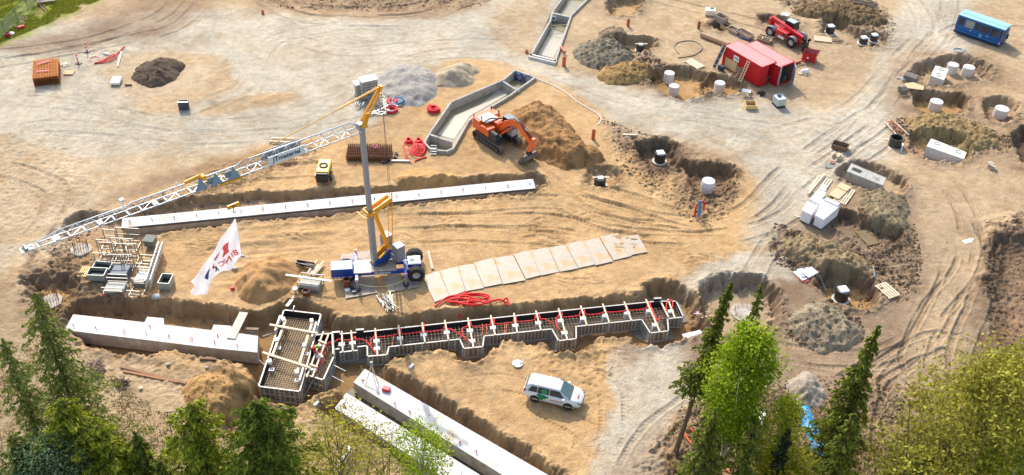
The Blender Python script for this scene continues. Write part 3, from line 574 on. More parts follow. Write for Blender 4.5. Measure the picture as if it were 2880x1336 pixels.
for x in (55, 123):
    c = unp(*t(2, x, 575 if x > 60 else 558), -.25); m = MB(); q = Vector((c[0], c[1], -.25)); d = Vector((-.35, -.93, 0)).normalized(); n_ = 18
    sx = Vector((d.y, -d.x, 0)); vs = []
    for dd, rr in ((0, .52), (.5, .52), (.5, .45), (0, .45)): vs += [q + d * (dd - .2) + sx * (rr * math.cos(2 * math.pi * j / n_)) + Vector((0, 0, rr * math.sin(2 * math.pi * j / n_))) for j in range(n_)]
    m.add(vs, [(k * n_ + j, k * n_ + (j + 1) % n_, (k + 1) * n_ + (j + 1) % n_, (k + 1) * n_ + j) for k in range(3) for j in range(n_)] + [tuple(range(3 * n_, 4 * n_))]); m.build('blue_pipe_end', mat('deep_blue_pipe', (20, 70, 150), .4), r)
m = MB(); m.prism(W2, -1.45, -.7); tag(m.build('water', SLUR), kind='structure')
m = MB(); m.prism(np.array([unp(*q, -.7)[:2] for q in [t(1, 1790, 640), t(1, 1860, 680), t(1, 1560, 850), t(1, 1445, 1020), t(1, 1325, 985), t(1, 1440, 850), t(1, 1650, 760)]]), -1.0, -.66); tag(m.build('silt_slab', SLUR2), 'pale silt bed lying in the middle basin', 'silt')
# steps hung on the near rim
r = thing('scaffold_steps', 'small metal steps hung over the near rim of the middle basin', 'steps'); c = unp(*t(1, 1300, 1085), .3); m = MB()
for s in (-.28, .28):
    m.bar((c[0] + s, c[1], .5), (c[0] + s, c[1] - .9, -.0), .06); m.bar((c[0] + s, c[1] - .35, .9), (c[0] + s, c[1] - .35, .0), .05)
for k in range(3): m.bar((c[0] - .3, c[1] - .2 - .25 * k, .42 - .15 * k), (c[0] + .3, c[1] - .2 - .25 * k, .42 - .15 * k), .2, .04)
m.bar((c[0] - .3, c[1] - .35, .9), (c[0] + .3, c[1] - .35, .9), .05); m.build('steps_frame', STL, r)
# ------------------------------------------------------------------ wells, tanks
def manhole(i, x, y, z, rad, h, style, label, lid=3, group=None):
    p = unp(*t(i, x, y), z); r = thing('well_ring', label, 'well', (p[0], p[1], z), group=group); m = MB()
    if style in ('white', 'wrap'):
        m.ring((0, 0, -.3), rad, rad - .1, h + .3); m.build('ring_wall', CONCW if style == 'white' else WHT, r)
        m = MB(); m.cyl((0, 0, h - .04), rad - .03, .09, 28); l = m.build('lid', CONCW if style == 'white' else WHT, r)
        for k in range(lid): m = MB(); q = .6 + k * 2.1; m.cyl((.52 * rad * math.cos(q), .52 * rad * math.sin(q), h + .04), .09, .02, 10); m.build('lid_hole', BLKP, l)
        if style == 'wrap':
            m = MB(); n_ = 26; vs = []
            for k, zz in enumerate((h * .35, h * .6, h + .07)): vs += [((rad + .02 + .09 * (k < 2) * abs(math.sin(j * 1.7 + k))) * math.cos(2 * math.pi * j / n_), (rad + .02 + .09 * (k < 2) * abs(math.sin(j * 1.7 + k))) * math.sin(2 * math.pi * j / n_), zz) for j in range(n_)]
            vs.append((0, 0, h + .1)); m.add(vs, [(k * n_ + j, k * n_ + (j + 1) % n_, (k + 1) * n_ + (j + 1) % n_, (k + 1) * n_ + j) for k in range(2) for j in range(n_)] + [(2 * n_ + j, 2 * n_ + (j + 1) % n_, 3 * n_) for j in range(n_)]); m.build('wrap_sheet', FOAM, r)
    else:
        m.ring((0, 0, -.3), rad, rad - .08, h + .3); m.build('ring_wall', mat('black_well', (58, 54, 50), .5, var=.25), r)
        m = MB(); m.cyl((0, 0, -.1), rad * 1.32, .14, 30); m.build('base_slab', CONCW, r)
        m = MB(); m.cyl((0, 0, -.1), rad - .09, h * (.75 if style != 'open' else .2), 20); m.build('inner_floor', BLKP, r)
        if style == 'cap':
            m = MB(); m.box((0, 0, h - .02), (rad * 1.35, rad * 1.35, .34), .25); m.build('foam_cap', FOAM, r, .06)
        if style == 'plank':
            m = MB(); m.box((0, 0, h - .05), (rad * 1.0, rad * .9, .2), .2); m.build('foam_cap', FOAM, r, .04); m = MB(); m.box((.05, 0, h + .04), (rad * 2.9, .16, .06), .1); tag(m.build('cover_plank', TIMB, r))
    return r
WG = 'white concrete wells'
for a in [(2, 1143, 590, -.95, .62, 1.05, 'white', 'rear white well with holed lid, in the double well pit', 3), (2, 1178, 680, -.95, .6, .95, 'white', 'front white well with bar grooves, in the double well pit', 2),
          (2, 1510, 660, -.85, .62, 1.0, 'white', 'single plain white well in the pit left of the red containers', 0), (3, 118, 150, -.7, .58, .9, 'white', 'white well half hidden behind the telehandler cab', 3),
          (3, 1335, 530, -1.1, .68, 1.1, 'white', 'white well directly behind the square white tank', 0), (3, 1450, 548, -1.1, .7, 1.1, 'white', 'shorter white well with an outlet, right of the square tank', 1),
          (3, 1215, 795, -1.0, .74, 1.0, 'white', 'single white well with two dark lid holes in the ochre pit', 2), (3, 1692, 845, -.7, .78, .95, 'white', 'white well standing alone at the far right edge', 3),
          (6, 1425, 238, -.95, .62, 1.0, 'wrap', 'well wrapped in crumpled white sheet in the dark pit', 1)]: manhole(*a, group=WG)
BG = 'black wells'
for a in [(2, 936, 370, -.9, .52, .9, 'plank', 'black well with a short plank, in the pit above the yellow heap'), (3, 450, 240, -.6, .56, .95, 'cap', 'black well with white cap and pale slab, right of the telehandler'),
          (3, 693, 315, -.2, .54, .75, 'cap', 'left one of the two white capped wells standing together'), (3, 770, 295, -.2, .52, .75, 'cap', 'right one of the two white capped wells standing together'),
          (3, 922, 1065, -.1, .68, 1.1, 'open', 'open topped dark well beside the broken timber frame'), (6, 1077, 35, -1.05, .58, 1.05, 'cap', 'black well with white cap in the pit right of the big sand heap'),
          (6, 640, 210, -.5, .6, .95, 'plank', 'black well with plank at the end of the upper beam'), (7, 530, 1040, -1.3, .62, 1.1, 'cap', 'black well with white cap in the ochre pit at lower right')]: manhole(*a, group=BG)
def slabtank(label, pts, z0, z1, hole=None, marks=()):
    P = np.array([unp(*q, z1)[:2] for q in pts]); c = P.mean(0); r = thing('precast_tank', label, 'tank', (c[0], c[1], 0)); m = MB(); m.prism(P - c, z0, z1); m.build('tank_body', CONCW if 'white' in label else CONC2, r, .02)
    m = MB(); P2 = (P - c) * .0 + (P - c) * 1.0
    for k in marks:
        m = MB(); q = P[0] + (P[1] - P[0]) * k[0] + (P[3] - P[0]) * k[1] - c; m.ring((q[0], q[1], z1 - .01), k[2], k[2] - .07, .06, 16); m.build('lid_ring', CONC2, r)
    if hole:
        e = (P[1] - P[0]) / np.linalg.norm(P[1] - P[0]); m = MB(); q = P[0] + (P[1] - P[0]) * hole[0] + (P[3] - P[0]) * hole[1] - c; m.box((q[0], q[1], z1 + .004), (hole[2], hole[3], .03), math.atan2(e[1], e[0])); m.build('hatch', BLKP, r)
    m = MB(); a = (P[0] + P[1]) / 2 - c; b = (P[3] + P[2]) / 2 - c; m.bar((*a, z1 + .003), (*b, z1 + .003), .03, .02); m.build('joint', STLD, r); return r
slabtank('square white tank with cast marks in the far right pit', [(2631.5, 183.8), (2668.4, 194), (2655.5, 225.3), (2617.7, 212.4)], -1.15, .15, marks=[(.5, .2, .35), (.5, .75, .35)])
slabtank('long grey precast tank with open dark hatch', [(2200 + x / 4.267, 380 + y / 4.267) for x, y in [(830, 335), (1252, 512), (1212, 606), (775, 432)]], -.75, .45, hole=(.22, .5, 1.0, .6), marks=[(.8, .5, .22), (.72, .45, .12)])
slabtank('long white grey precast tank with two round lids at far right', [t(3, x, y) for x, y in [(1192, 1010), (1452, 1112), (1432, 1162), (1158, 1068)]], -.95, .4, marks=[(.2, .3, .3), (.8, .3, .3)])
# ------------------------------------------------------------------ steel road plates
PLT = mat('sandy_steel_plate', (180, 168, 150), .5, .0, var=.2, scale=.8, stain=((188, 144, 92), .7, .5, .8))
PLT2 = mat('grey_road_plate', (166, 150, 130), .6, .0, var=.14, scale=.8, stain=((120, 104, 88), 1.2, .52, .6))
PL = [(5, [(1215, 878), (1335, 838), (1413, 1025), (1305, 1066)]), (5, [(1340, 837), (1473, 804), (1528, 985), (1415, 1025)]), (5, [(1477, 803), (1590, 785), (1663, 962), (1532, 985)]), (5, [(1593, 783), (1735, 745), (1799, 935), (1667, 962)]),
      (6, [(-132, 745), (4, 725), (97, 908), (-67, 937)]), (6, [(8, 724), (127, 697), (209, 877), (101, 905)]), (6, [(130, 696), (265, 672), (344, 850), (213, 877)]), (6, [(268, 671), (390, 650), (484, 822), (348, 850)]),
      (6, [(393, 650), (515, 622), (607, 797), (488, 822)]), (6, [(518, 621), (635, 597), (736, 768), (611, 797)]), (6, [(638, 596), (770, 570), (874, 735), (740, 768)]), (6, [(785, 605), (918, 582), (988, 707), (850, 733)])]
PW = ['nearest the crane', 'second from the crane', 'third from the crane', 'fourth from the crane', 'fifth from the crane', 'sixth from the crane', 'seventh from the crane', 'fifth from the far end', 'fourth from the far end', 'third from the far end', 'second from the far end', 'at the far end, set lower']
random.seed(5)
def plate(i, P, label, group, m_, th=.03, lift=.05):
    Q = loc(i, P); c = Q.mean(0); m = MB(); vs = []
    for s in (lift - th, lift): vs += [(q[0] - c[0], q[1] - c[1], gz(*q) * .3 + s + .05) for q in Q]
    m.add(vs, [(0, 1, 2, 3), (7, 6, 5, 4), (1, 0, 4, 5), (2, 1, 5, 6), (3, 2, 6, 7), (0, 3, 7, 4)]); o = m.build('road_plate', m_); o.location = (c[0], c[1], 0)
    bpy.context.view_layer.update(); tag(o, label, 'road plate', group)
for k, (i, P) in enumerate(PL): jx, jy = random.uniform(-1.5, 1.5), random.uniform(-5, 5); P = [(x + jx, y + jy) for x, y in P]; plate(i, P, 'sandy steel road plate in the long row, ' + PW[k], 'road plates in a row', PLT, lift=.05 + .012 * (k % 2))
for k, (P, w) in enumerate([([(640, 920), (860, 850), (885, 1000), (655, 1042)], 'under the left front outrigger'), ([(930, 885), (1045, 860), (1100, 975), (965, 998)], 'under the right front outrigger'), ([(1075, 870), (1185, 865), (1197, 955), (1110, 975)], 'under the big right tyre'),
                            ([(620, 720), (835, 690), (840, 760), (615, 760)], 'behind the crane base')]): plate(5, P, 'grey road plate ' + w, 'plates under the crane', PLT2, lift=.04)
# ------------------------------------------------------------------ formwork
PANEL = mat('formwork_face', (124, 125, 120), .6, .2, var=.2, scale=3)
PRIB = mat('formwork_rib', (190, 188, 180), .55, .2, var=.15, scale=3)
PINN = mat('formwork_plywood', (46, 43, 48), .7, var=.15)
PTOP = mat('formwork_top_edge', (192, 188, 180), .5, .1, var=.06)
CAGE = mat('cage_bar', (158, 138, 112), .8, .1, var=.2)
FLOORC = mat('grey_blinding', (134, 126, 114), .9, var=.15, scale=2, stain=((150, 112, 70), 1.2, .52, .8))  # dark grey concrete with brown blotches for the slabs under the forms
TF = (lambda k: {'A': (920, 900, 7.1556), 'B': (1280, 850, 7.1556), 'C': (1600, 820, 6.779), 'X': (720, 860, 4.1208)}[k])
def zz(k, x, y): o = TF(k); return (o[0] + x / o[2], o[1] + y / o[2])
def Lz(k, pts, z): return [np.array(unp(*zz(k, x, y), z)[:2]) for x, y in pts]
def panel(par, a, b, z0, z1, side, rot=False):     # side +1: outer face to the right of a->b
    a = np.array(a, float); b = np.array(b, float); L = np.linalg.norm(b - a)
    if L < .12: return
    e = (b - a) / L; n = np.array([e[1], -e[0]]) * side; h = z1 - z0
    def P(s, o, z): q = a + e * s + n * o; return (q[0], q[1], z)
    m = MB(); m.bar(P(.01, .015, (z0 + z1) / 2), P(L - .01, .015, (z0 + z1) / 2), .03, h - .02); pn = m.build('form_panel', PANEL, par)
    m = MB(); m.bar(P(.0, -.012, (z0 + z1) / 2), P(L, -.012, (z0 + z1) / 2), .02, h - .03); m.build('plywood_face', PINN, pn)
    m = MB()
    for z in (z0 + .04, z0 + h * .5) if h > 1.3 else (z0 + .04,): m.bar(P(0, .075, z), P(L, .075, z), .09, .06)
    for s in (.035, L - .035): m.bar(P(s, .075, z0 + .07), P(s, .075, z1 - .05), .07, .09, up=(e[0], e[1], 0))
    if L > .8:
        q = min(.55, L * .24)
        for s in (q, L - q): m.bar(P(s, .07, z0 + .07), P(s, .07, z1 - .08), .05, .08, up=(e[0], e[1], 0))
        for k in range(1, 4):
            z = z0 + .07 + (h - .15) * k / 4
            m.bar(P(.07, .065, z), P(q - .03, .065, z), .07, .05); m.bar(P(L - q + .03, .065, z), P(L - .07, .065, z), .07, .05)
        n_ = max(2, int((L - 2 * q) / .3))
        for k in range(1, n_): s = q + (L - 2 * q) * k / n_; m.bar(P(s, .065, z0 + .15), P(s, .065, z1 - .14), .045, .07, up=(e[0], e[1], 0))
    else:
        for k in range(1, 4): z = z0 + .07 + (h - .15) * k / 4; m.bar(P(.07, .065, z), P(L - .07, .065, z), .07, .05)
    m.build('panel_rib', PRIB, pn)
    m = MB(); m.bar(P(-.0, .05, z1 - .02), P(L, .05, z1 - .02), .11, .06); m.build('top_edge', PTOP, pn)
def run(par, pts, z0, z1, side, bay=2.4):
    for i in range(len(pts) - 1):
        a, b = np.array(pts[i]), np.array(pts[i + 1]); L = np.linalg.norm(b - a); n = max(1, round(L / bay))
        for k in range(n): panel(par, a + (b - a) * k / n, a + (b - a) * (k + 1) / n - (b - a) / L * .012, z0, z1, side)
ZT, ZB = -.1, -1.22
form = thing('wall_formwork', 'long stepped wall formwork with white top edges and red hose, right of the big box', 'formwork')
far = Lz('A', [(125, 300), (790, 240), (2576, 50)], ZT) + Lz('B', [(1200, 282), (2576, 135)], ZT) + Lz('C', [(1640, 195), (2035, 190)], ZT)
far = [far[0], far[1], far[2], far[4], far[5], far[6]]; run(form, far, ZB, ZT, -1)
c = Lz('C', [(2040, 195), (2168, 470)], ZT); run(form, c, ZB, ZT, -1, 3)
for pts in (Lz('A', [(140, 580), (250, 570)], ZT), Lz('A', [(252, 640), (615, 600)], ZT), Lz('A', [(612, 528), (820, 508), (825, 720), (1195, 688), (1232, 530), (2576, 385)], ZT) + Lz('B', [(100, 725), (185, 920), (545, 885), (570, 672), (1955, 528), (2090, 765), (2425, 725), (2420, 478)], ZT) + Lz('C', [(130, 658), (1395, 522), (1560, 780), (1885, 742), (1870, 510), (2166, 480)], ZT)):
    run(form, pts, ZB, ZT, 1)
for k, x, y in (('A', 175, 245), ('A', 660, 195), ('C', 1690, 130)):   # taller filler boards in the far wall
    p = unp(*zz(k, x, y), ZT + .3); m = MB(); m.box((p[0], p[1] - .02, ZT - .4), (.62, .1, 1.4), .16); f = m.build('filler_panel', PINN, form); m = MB(); m.box((p[0], p[1] - .02, ZT + .33), (.66, .16, .06), .16); m.build('top_edge', PTOP, f)
SPB = [('A', 295, 250, 315, 625), ('A', 485, 235, 515, 600), ('A', 968, 190, 1015, 712), ('A', 1440, 130, 1487, 490), ('A', 1915, 75, 1967, 435), ('A', 2370, 25, 2440, 382), ('B', 260, 335, 368, 900), ('B', 720, 285, 802, 645), ('B', 1185, 240, 1247, 595),
       ('B', 1630, 190, 1722, 545), ('B', 2085, 145, 2255, 745), ('C', 230, 290, 338, 632), ('C', 650, 252, 767, 582), ('C', 1060, 212, 1187, 542), ('C', 1475, 168, 1728, 757), ('C', 1740, 168, 1888, 472), ('C', 1895, 168, 2017, 497)]
for k, x0, y0, x1, y1 in SPB:
    a, b = Lz(k, [(x0, y0), (x1, y1)], ZT + .06); e = (b - a) / np.linalg.norm(b - a); a = a - e * .12; b = b + e * .1; m = MB(); m.bar((*a, ZT + .06), (*b, ZT + .06), .13, .09); m.build('spreader_timber', TIMB, form)
for k, x, y in [('A', 292, 480), ('A', 512, 450), ('A', 995, 410), ('A', 1003, 565), ('A', 1467, 355), ('A', 1940, 285), ('A', 2407, 240), ('B', 298, 560), ('B', 342, 770), ('B', 762, 500), ('B', 1213, 455), ('B', 1675, 405), ('B', 2125, 360), ('B', 2205, 605), ('C', 272, 500), ('C', 692, 450), ('C', 1112, 400), ('C', 1532, 355), ('C', 1645, 625), ('C', 1945, 365)]:
    p = unp(*zz(k, x, y), ZT - .05); m = MB(); m.box((p[0], p[1], ZT - .38), (.50, .42, .64), .14); v = m.build('anchor_box', WHT, form, .03)
    for i in (-1, 1):
        for j in (-1, 1): m = MB(); m.cyl((p[0] + i * .14, p[1] + j * .12, ZT - .06), .035, .02, 8); m.build('anchor_hole', BLKP, v)
for x, y in [(1330, 400), (1015, 520)]:
    k = 'A' if x == 1330 else 'B'; p = unp(*zz(k, x, y), -.5); m = MB()
    for d in ((0,) if k == 'A' else (-.07, .07)): m.tube([(p[0] + d, p[1] + .7, -.45), (p[0] + d, p[1] - .75, -.45)], .05, 7)
    m.build('orange_duct', ORP, form)
m = MB(); p1 = Lz('B', [(548, 440), (630, 440)], -.4)
for q in p1: m.tube([(q[0], q[1], -.4), (q[0] + .1, q[1] - 1.2, -.45)], .06, 7)
m.build('orange_duct', ORP, form)
# reinforcement cage standing inside the form
def cage(m, P, z0, z1, sp=.22, lv=3, r=.013):
    P = np.asarray(P); x0, y0 = P.min(0); x1, y1 = P.max(0)
    e = P[1] - P[0]; e = e / np.linalg.norm(e); n = np.array([-e[1], e[0]]); c = P.mean(0)
    def clipline(o, d):
        ts = []
        for i in range(len(P)):
            a, b = P[i], P[(i + 1) % len(P)]; f = b - a; den = d[0] * f[1] - d[1] * f[0]
            if abs(den) < 1e-9: continue
            w = a - o; tt = (w[0] * f[1] - w[1] * f[0]) / den; s = (w[0] * d[1] - w[1] * d[0]) / den
            if 0 <= s < 1: ts.append(tt)
        ts.sort(); return [(o + d * ts[i], o + d * ts[i + 1]) for i in range(0, len(ts) - 1, 2)]
    ext = np.abs((P - c) @ n).max(); exl = np.abs((P - c) @ e).max()
    for z in np.linspace(z0, z1, lv):
        for k in np.arange(-ext, ext, sp):
            for a, b in clipline(c + n * (k + 1e-4), e): m.bar((*a, z), (*b, z), r * 2)
        for k in np.arange(-exl, exl, sp):
            for a, b in clipline(c + e * (k + 1e-4), n):
                m.bar((*a, z + r * 2), (*b, z + r * 2), r * 2)
                if z == z1: m.bar((*a, z0), (*a, z1), r * 2); m.bar((*b, z0), (*b, z1), r * 2)
ZC = -.42
rc = thing('rebar_cage', 'dark rebar cage lying inside the long stepped formwork', 'rebar'); m = MB()
for a, b in ((0, 1), (1, 2), (2, 3), (3, 5)): pass
nearL = Lz('A', [(145, 580)], ZT) + Lz('C', [(2150, 470)], ZT); farL = [far[0], far[-1]]
q = [np.array(v) for v in (nearL[0], nearL[1], farL[1], farL[0])]; dn = (q[3] - q[0]) / np.linalg.norm(q[3] - q[0]) * .18; cage(m, [q[0] + dn * 1.2, q[1] + dn, q[2] - dn, q[3] - dn], -1.15, ZC, .3, 3, .012)
for pts in (Lz('A', [(850, 690), (1180, 660), (1190, 430), (840, 450)], ZT), Lz('B', [(200, 890), (530, 860), (540, 600), (150, 640)], ZT), Lz('B', [(2100, 735), (2400, 700), (2380, 450), (2000, 480)], ZT), Lz('C', [(1580, 755), (1860, 720), (1790, 440), (1450, 470)], ZT)): cage(m, pts, -1.15, ZC, .28, 3, .012)
m.build('cage_bars', CAGE, rc)
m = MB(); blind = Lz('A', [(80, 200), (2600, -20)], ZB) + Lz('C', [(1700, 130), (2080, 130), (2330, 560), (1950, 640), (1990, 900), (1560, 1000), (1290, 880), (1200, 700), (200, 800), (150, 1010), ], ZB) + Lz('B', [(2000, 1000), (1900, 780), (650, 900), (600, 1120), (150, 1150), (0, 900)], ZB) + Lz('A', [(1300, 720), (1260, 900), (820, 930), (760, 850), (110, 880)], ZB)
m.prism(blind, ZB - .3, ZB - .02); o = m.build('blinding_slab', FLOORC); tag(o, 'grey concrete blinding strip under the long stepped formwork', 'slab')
# red supply hose looping between the spreaders
m = MB(); hp = []
HP = [('A', 20, 510), ('A', 160, 440), ('A', 230, 380), ('A', 290, 400), ('A', 380, 410), ('A', 520, 395), ('A', 560, 330), ('A', 590, 390), ('A', 700, 390), ('A', 790, 430), ('A', 870, 520), ('A', 930, 600), ('A', 985, 670)]
HP2 = [('A', 890, 500), ('A', 885, 400), ('A', 920, 360), ('A', 960, 330), ('A', 965, 270), ('A', 1010, 345), ('A', 1380, 300), ('A', 1425, 250), ('A', 1425, 175), ('A', 1485, 185), ('A', 1515, 285), ('A', 1870, 240), ('A', 1915, 190), ('A', 1910, 100), ('A', 1960, 90), ('A', 1970, 235), ('A', 2330, 200), ('A', 2350, 150), ('A', 2380, 130), ('A', 2420, 180), ('A', 2500, 190), ('B', 100, 655), ('B', 220, 740), ('B', 300, 800)]
HP3 = [('B', 170, 680), ('B', 135, 560), ('B', 170, 510), ('B', 245, 490), ('B', 265, 400), ('B', 310, 395), ('B', 360, 495), ('B', 680, 460), ('B', 720, 400), ('B', 725, 330), ('B', 790, 350), ('B', 810, 440), ('B', 1150, 410), ('B', 1180, 330), ('B', 1230, 300), ('B', 1260, 390), ('B', 1590, 360), ('B', 1615, 250), ('B', 1690, 255), ('B', 1720, 340), ('B', 1800, 340), ('B', 1970, 430)]
HP4 = [('B', 2115, 560), ('B', 2045, 480), ('B', 2030, 340), ('B', 2075, 290), ('B', 2100, 230), ('B', 2155, 220), ('B', 2180, 300), ('B', 2480, 270), ('B', 2520, 200), ('C', 290, 350), ('C', 340, 440), ('C', 640, 410), ('C', 690, 310), ('C', 720, 390), ('C', 1060, 370), ('C', 1110, 275), ('C', 1150, 355), ('C', 1460, 325), ('C', 1500, 260), ('C', 1540, 200), ('C', 1560, 280), ('C', 1620, 420), ('C', 1685, 560), ('C', 1745, 460)]
for H, w in ((HP, 'starting by the worker'), (HP2, 'in the left third'), (HP3, 'in the middle'), (HP4, 'in the right third')):
    pp = smoothline([unp(*zz(k, x, y), -.12) for k, x, y in H], 3); m = MB(); m.tube(pp, .055, 6); tag(m.build('red_hose', RED), 'red hose run across the long formwork, ' + w, 'hose', 'hoses strung over the formwork')
m = MB(); pp = smoothline([unp(*zz('C', x, y), .0) for x, y in [(1850, 360), (1870, 220), (1930, 150), (1980, 220), (1975, 300)]], 4); m.tube(pp, .055, 6); tag(m.build('red_hose', RED), 'short red hose arch at the far right end of the formwork', 'hose')
# --- the two box forms
BZ = .2; BB = -1.25
bx = thing('box_formwork', 'largest box formwork with open rebar pit and two long boards on top', 'formwork')
c4 = Lz('X', [(330, 52), (745, 100), (500, 985), (38, 928)], BZ); run(bx, c4 + [c4[0]], BB, BZ, -1, 1.8)
def wood(par, pts, z, w=.16, h=.1, name='timber', k='X', m_=TIMB):
    a, b = Lz(k, pts, z); m = MB(); m.bar((*a, z), (*b, z), w, h); return m.build(name, m_, par)
wood(bx, [(345, 165), (185, 590)], BZ + .12, .2, .12, 'waler_timber'); wood(bx, [(650, 195), (478, 760)], BZ + .12, .2, .12, 'waler_timber')
wood(bx, [(280, 115), (222, 290)], BZ + .2, .14, .14, 'steel_waler', m_=PTOP); wood(bx, [(700, 190), (650, 360)], BZ + .2, .14, .14, 'steel_waler', m_=PTOP); wood(bx, [(557, 690), (503, 870)], BZ + .2, .14, .14, 'steel_waler', m_=PTOP)
for i, (p, w) in enumerate((([(158, 218), (716, 318)], 'rear'), ([(78, 540), (622, 715)], 'front'))):
    a, b = Lz('X', p, BZ + .3); m = MB(); m.bar((*a, BZ + .29), (*b, BZ + .29), .2, .1); tag(m.build('long_board', TIMB), w + ' long board laid across the largest box formwork', 'board', 'boards on the box form')
for x, y in [(320, 165), (242, 400), (160, 650), (645, 182), (560, 465), (473, 775)]:
    p = unp(*zz('X', x, y), BZ + .1); m = MB(); m.box((p[0], p[1], BZ + .12), (.3, .42, .3), .25); m.build('anchor_box', WHT, bx, .02)
for x, y in [(335, 255), (258, 488), (180, 738), (656, 262), (577, 556), (480, 862)]:
    p = unp(*zz('X', x, y), BZ - .15); m = MB(); h = .17
    for s in (-1, 1): m.bar((p[0] + s * h, p[1] - h, BZ - .15), (p[0] + s * h, p[1] + h, BZ - .15), .07); m.bar((p[0] - h, p[1] + s * h * .8, BZ - .15), (p[0] + h, p[1] + s * h * .8, BZ - .15), .06)
    m.bar((p[0], p[1] - h, BZ - .15), (p[0], p[1] + h, BZ - .15), .05); m.build('anchor_plate', WHT, bx)
m = MB(); ins = Lz('X', [(350, 75), (725, 120), (490, 965), (60, 910)], BZ); cage(m, ins, -1.15, -.3, .2, 3, .014); rc2 = thing('rebar_cage', 'rebar mesh pit inside the largest box formwork', 'rebar'); m.build('cage_bars', mat('tan_cage_bar', (188, 164, 130), .8, .1, var=.2), rc2)
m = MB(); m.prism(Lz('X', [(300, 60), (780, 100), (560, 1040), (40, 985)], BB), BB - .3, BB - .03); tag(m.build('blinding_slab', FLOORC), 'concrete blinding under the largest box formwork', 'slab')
sb = thing('box_formwork', 'smaller box formwork where the worker in red stands', 'formwork')
c5 = Lz('X', [(672, 345), (885, 322), (898, 575), (775, 850), (572, 790)], BZ - .05); run(sb, c5, BB, BZ - .05, -1, 1.8); run(sb, [c5[-1], (np.array(c5[-1]) * .85 + np.array(c5[0]) * .15)], BB, BZ - .05, -1)
m = MB(); cage(m, Lz('X', [(690, 380), (860, 350), (880, 570), (765, 825), (590, 770)], BZ - .05), -1.15, -.4, .2, 3, .014); rc3 = thing('rebar_cage', 'rebar cage inside the smaller box formwork', 'rebar'); m.build('cage_bars', CAGE, rc3)
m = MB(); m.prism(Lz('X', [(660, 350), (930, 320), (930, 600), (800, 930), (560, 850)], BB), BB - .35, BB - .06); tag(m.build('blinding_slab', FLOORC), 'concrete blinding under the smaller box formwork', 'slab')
lp = thing('walkway_ladder', 'ladder like timber frame across the smaller box formwork', 'timber frame')
wood(lp, [(782, 300), (588, 828)], BZ + .1, .13, .1, 'side_timber'); wood(lp, [(845, 320), (652, 828)], BZ + .1, .13, .1, 'side_timber'); wood(lp, [(725, 400), (815, 440)], BZ + .2, .16, .1, 'cross_timber'); wood(lp, [(622, 678), (712, 710)], BZ + .2, .16, .1, 'cross_timber')
wood(lp, [(700, 520), (755, 600)], BZ + .2, .14, .08, 'cross_timber')
for x, y in [(740, 460), (790, 460), (715, 590), (755, 590), (650, 740), (690, 740)]:
    p = unp(*zz('X', x, y), BZ); m = MB(); m.box((p[0], p[1], BZ), (.26, .3, .2), .3); m.build('anchor_box', WHT, lp, .02)
m = MB(); m.bar((*Lz('X', [(885, 320)], BZ)[0], BZ + .1), (*Lz('X', [(895, 570)], BZ)[0], BZ + .1), .14, .1); m.build('edge_timber', TIMB, sb)
m = MB(); m.tube(smoothline([unp(*zz('X', x, y), .1) for x, y in [(870, 420), (825, 450), (790, 550), (770, 640), (725, 700), (705, 780)]], 4), .06, 6); tag(m.build('red_hose', RED), 'red hose hanging down inside the smaller box formwork', 'hose')
def prop(a, b, za, zb, label, k='X', kb='X', r=.045, group='steel push pull props'):
    pa = unp(*(zz(k, *a)), za); pb = unp(*(zz(kb, *b)), zb); t_ = thing('push_pull_prop', label, 'prop', pa, group=group); d = pb - pa; m = MB(); m.tube([(0, 0, 0), d * .5], r, 8); m.build('outer_tube', STL, t_); m = MB(); m.tube([d * .45, d], r * .7, 8); m.build('inner_tube', STL, t_); return t_
prop((882, 680), (1040, 758), -.2, .15, 'upper steel prop between the smaller box form and the tripod beam'); prop((845, 798), (1020, 885), -.5, .0, 'lower steel prop between the smaller box form and the tripod beam')
prop((0, 600), (105, 688), -.6, .0, 'steel prop left of the largest box form'); prop((660, 860), (545, 1085), -.2, -1.2, 'thin prop leaning between the two box forms'); prop((80, 355), (230, 305), -.2, .1, 'short prop behind the left wall of the largest box form')
prop((445, 0), (430, 50), .3, .3, 'short prop behind the rear wall of the largest box form', r=.06)
m = MB(); a, b = loc(8, [(1685, 190), (1780, 0)], .3); m.bar((*a, .18), (*b, .18), .72, .08); tag(m.build('plank_bridge', mat('grey_plank', (206, 190, 172), .7)), 'grey plank bridge from the stepped beam to the bank', 'plank')
r = thing('trench_steps', 'timber steps in the trench beside the plank bridge', 'steps'); m = MB()
for k in range(4): p = unp(*t(8, 1835, 120 + 16 * k), -.2 - .1 * k); m.box((p[0], p[1], -.3 - .12 * k), (1.2, .26, .06)); 
m.build('tread_board', TIMBO, r)
# far end boards, white sheet near the right end of the form
p = unp(*t(10, 1310, 172), -.2); m = MB(); m.box((0, 0, 0), (1.5, .55, .1), .35); m.box((.3, .1, .1), (1.2, .4, .08), .45); o = m.build('foam_sheet', FOAM); o.location = p; tag(o, 'white foam boards dropped at the right end of the long formwork', 'foam boards')
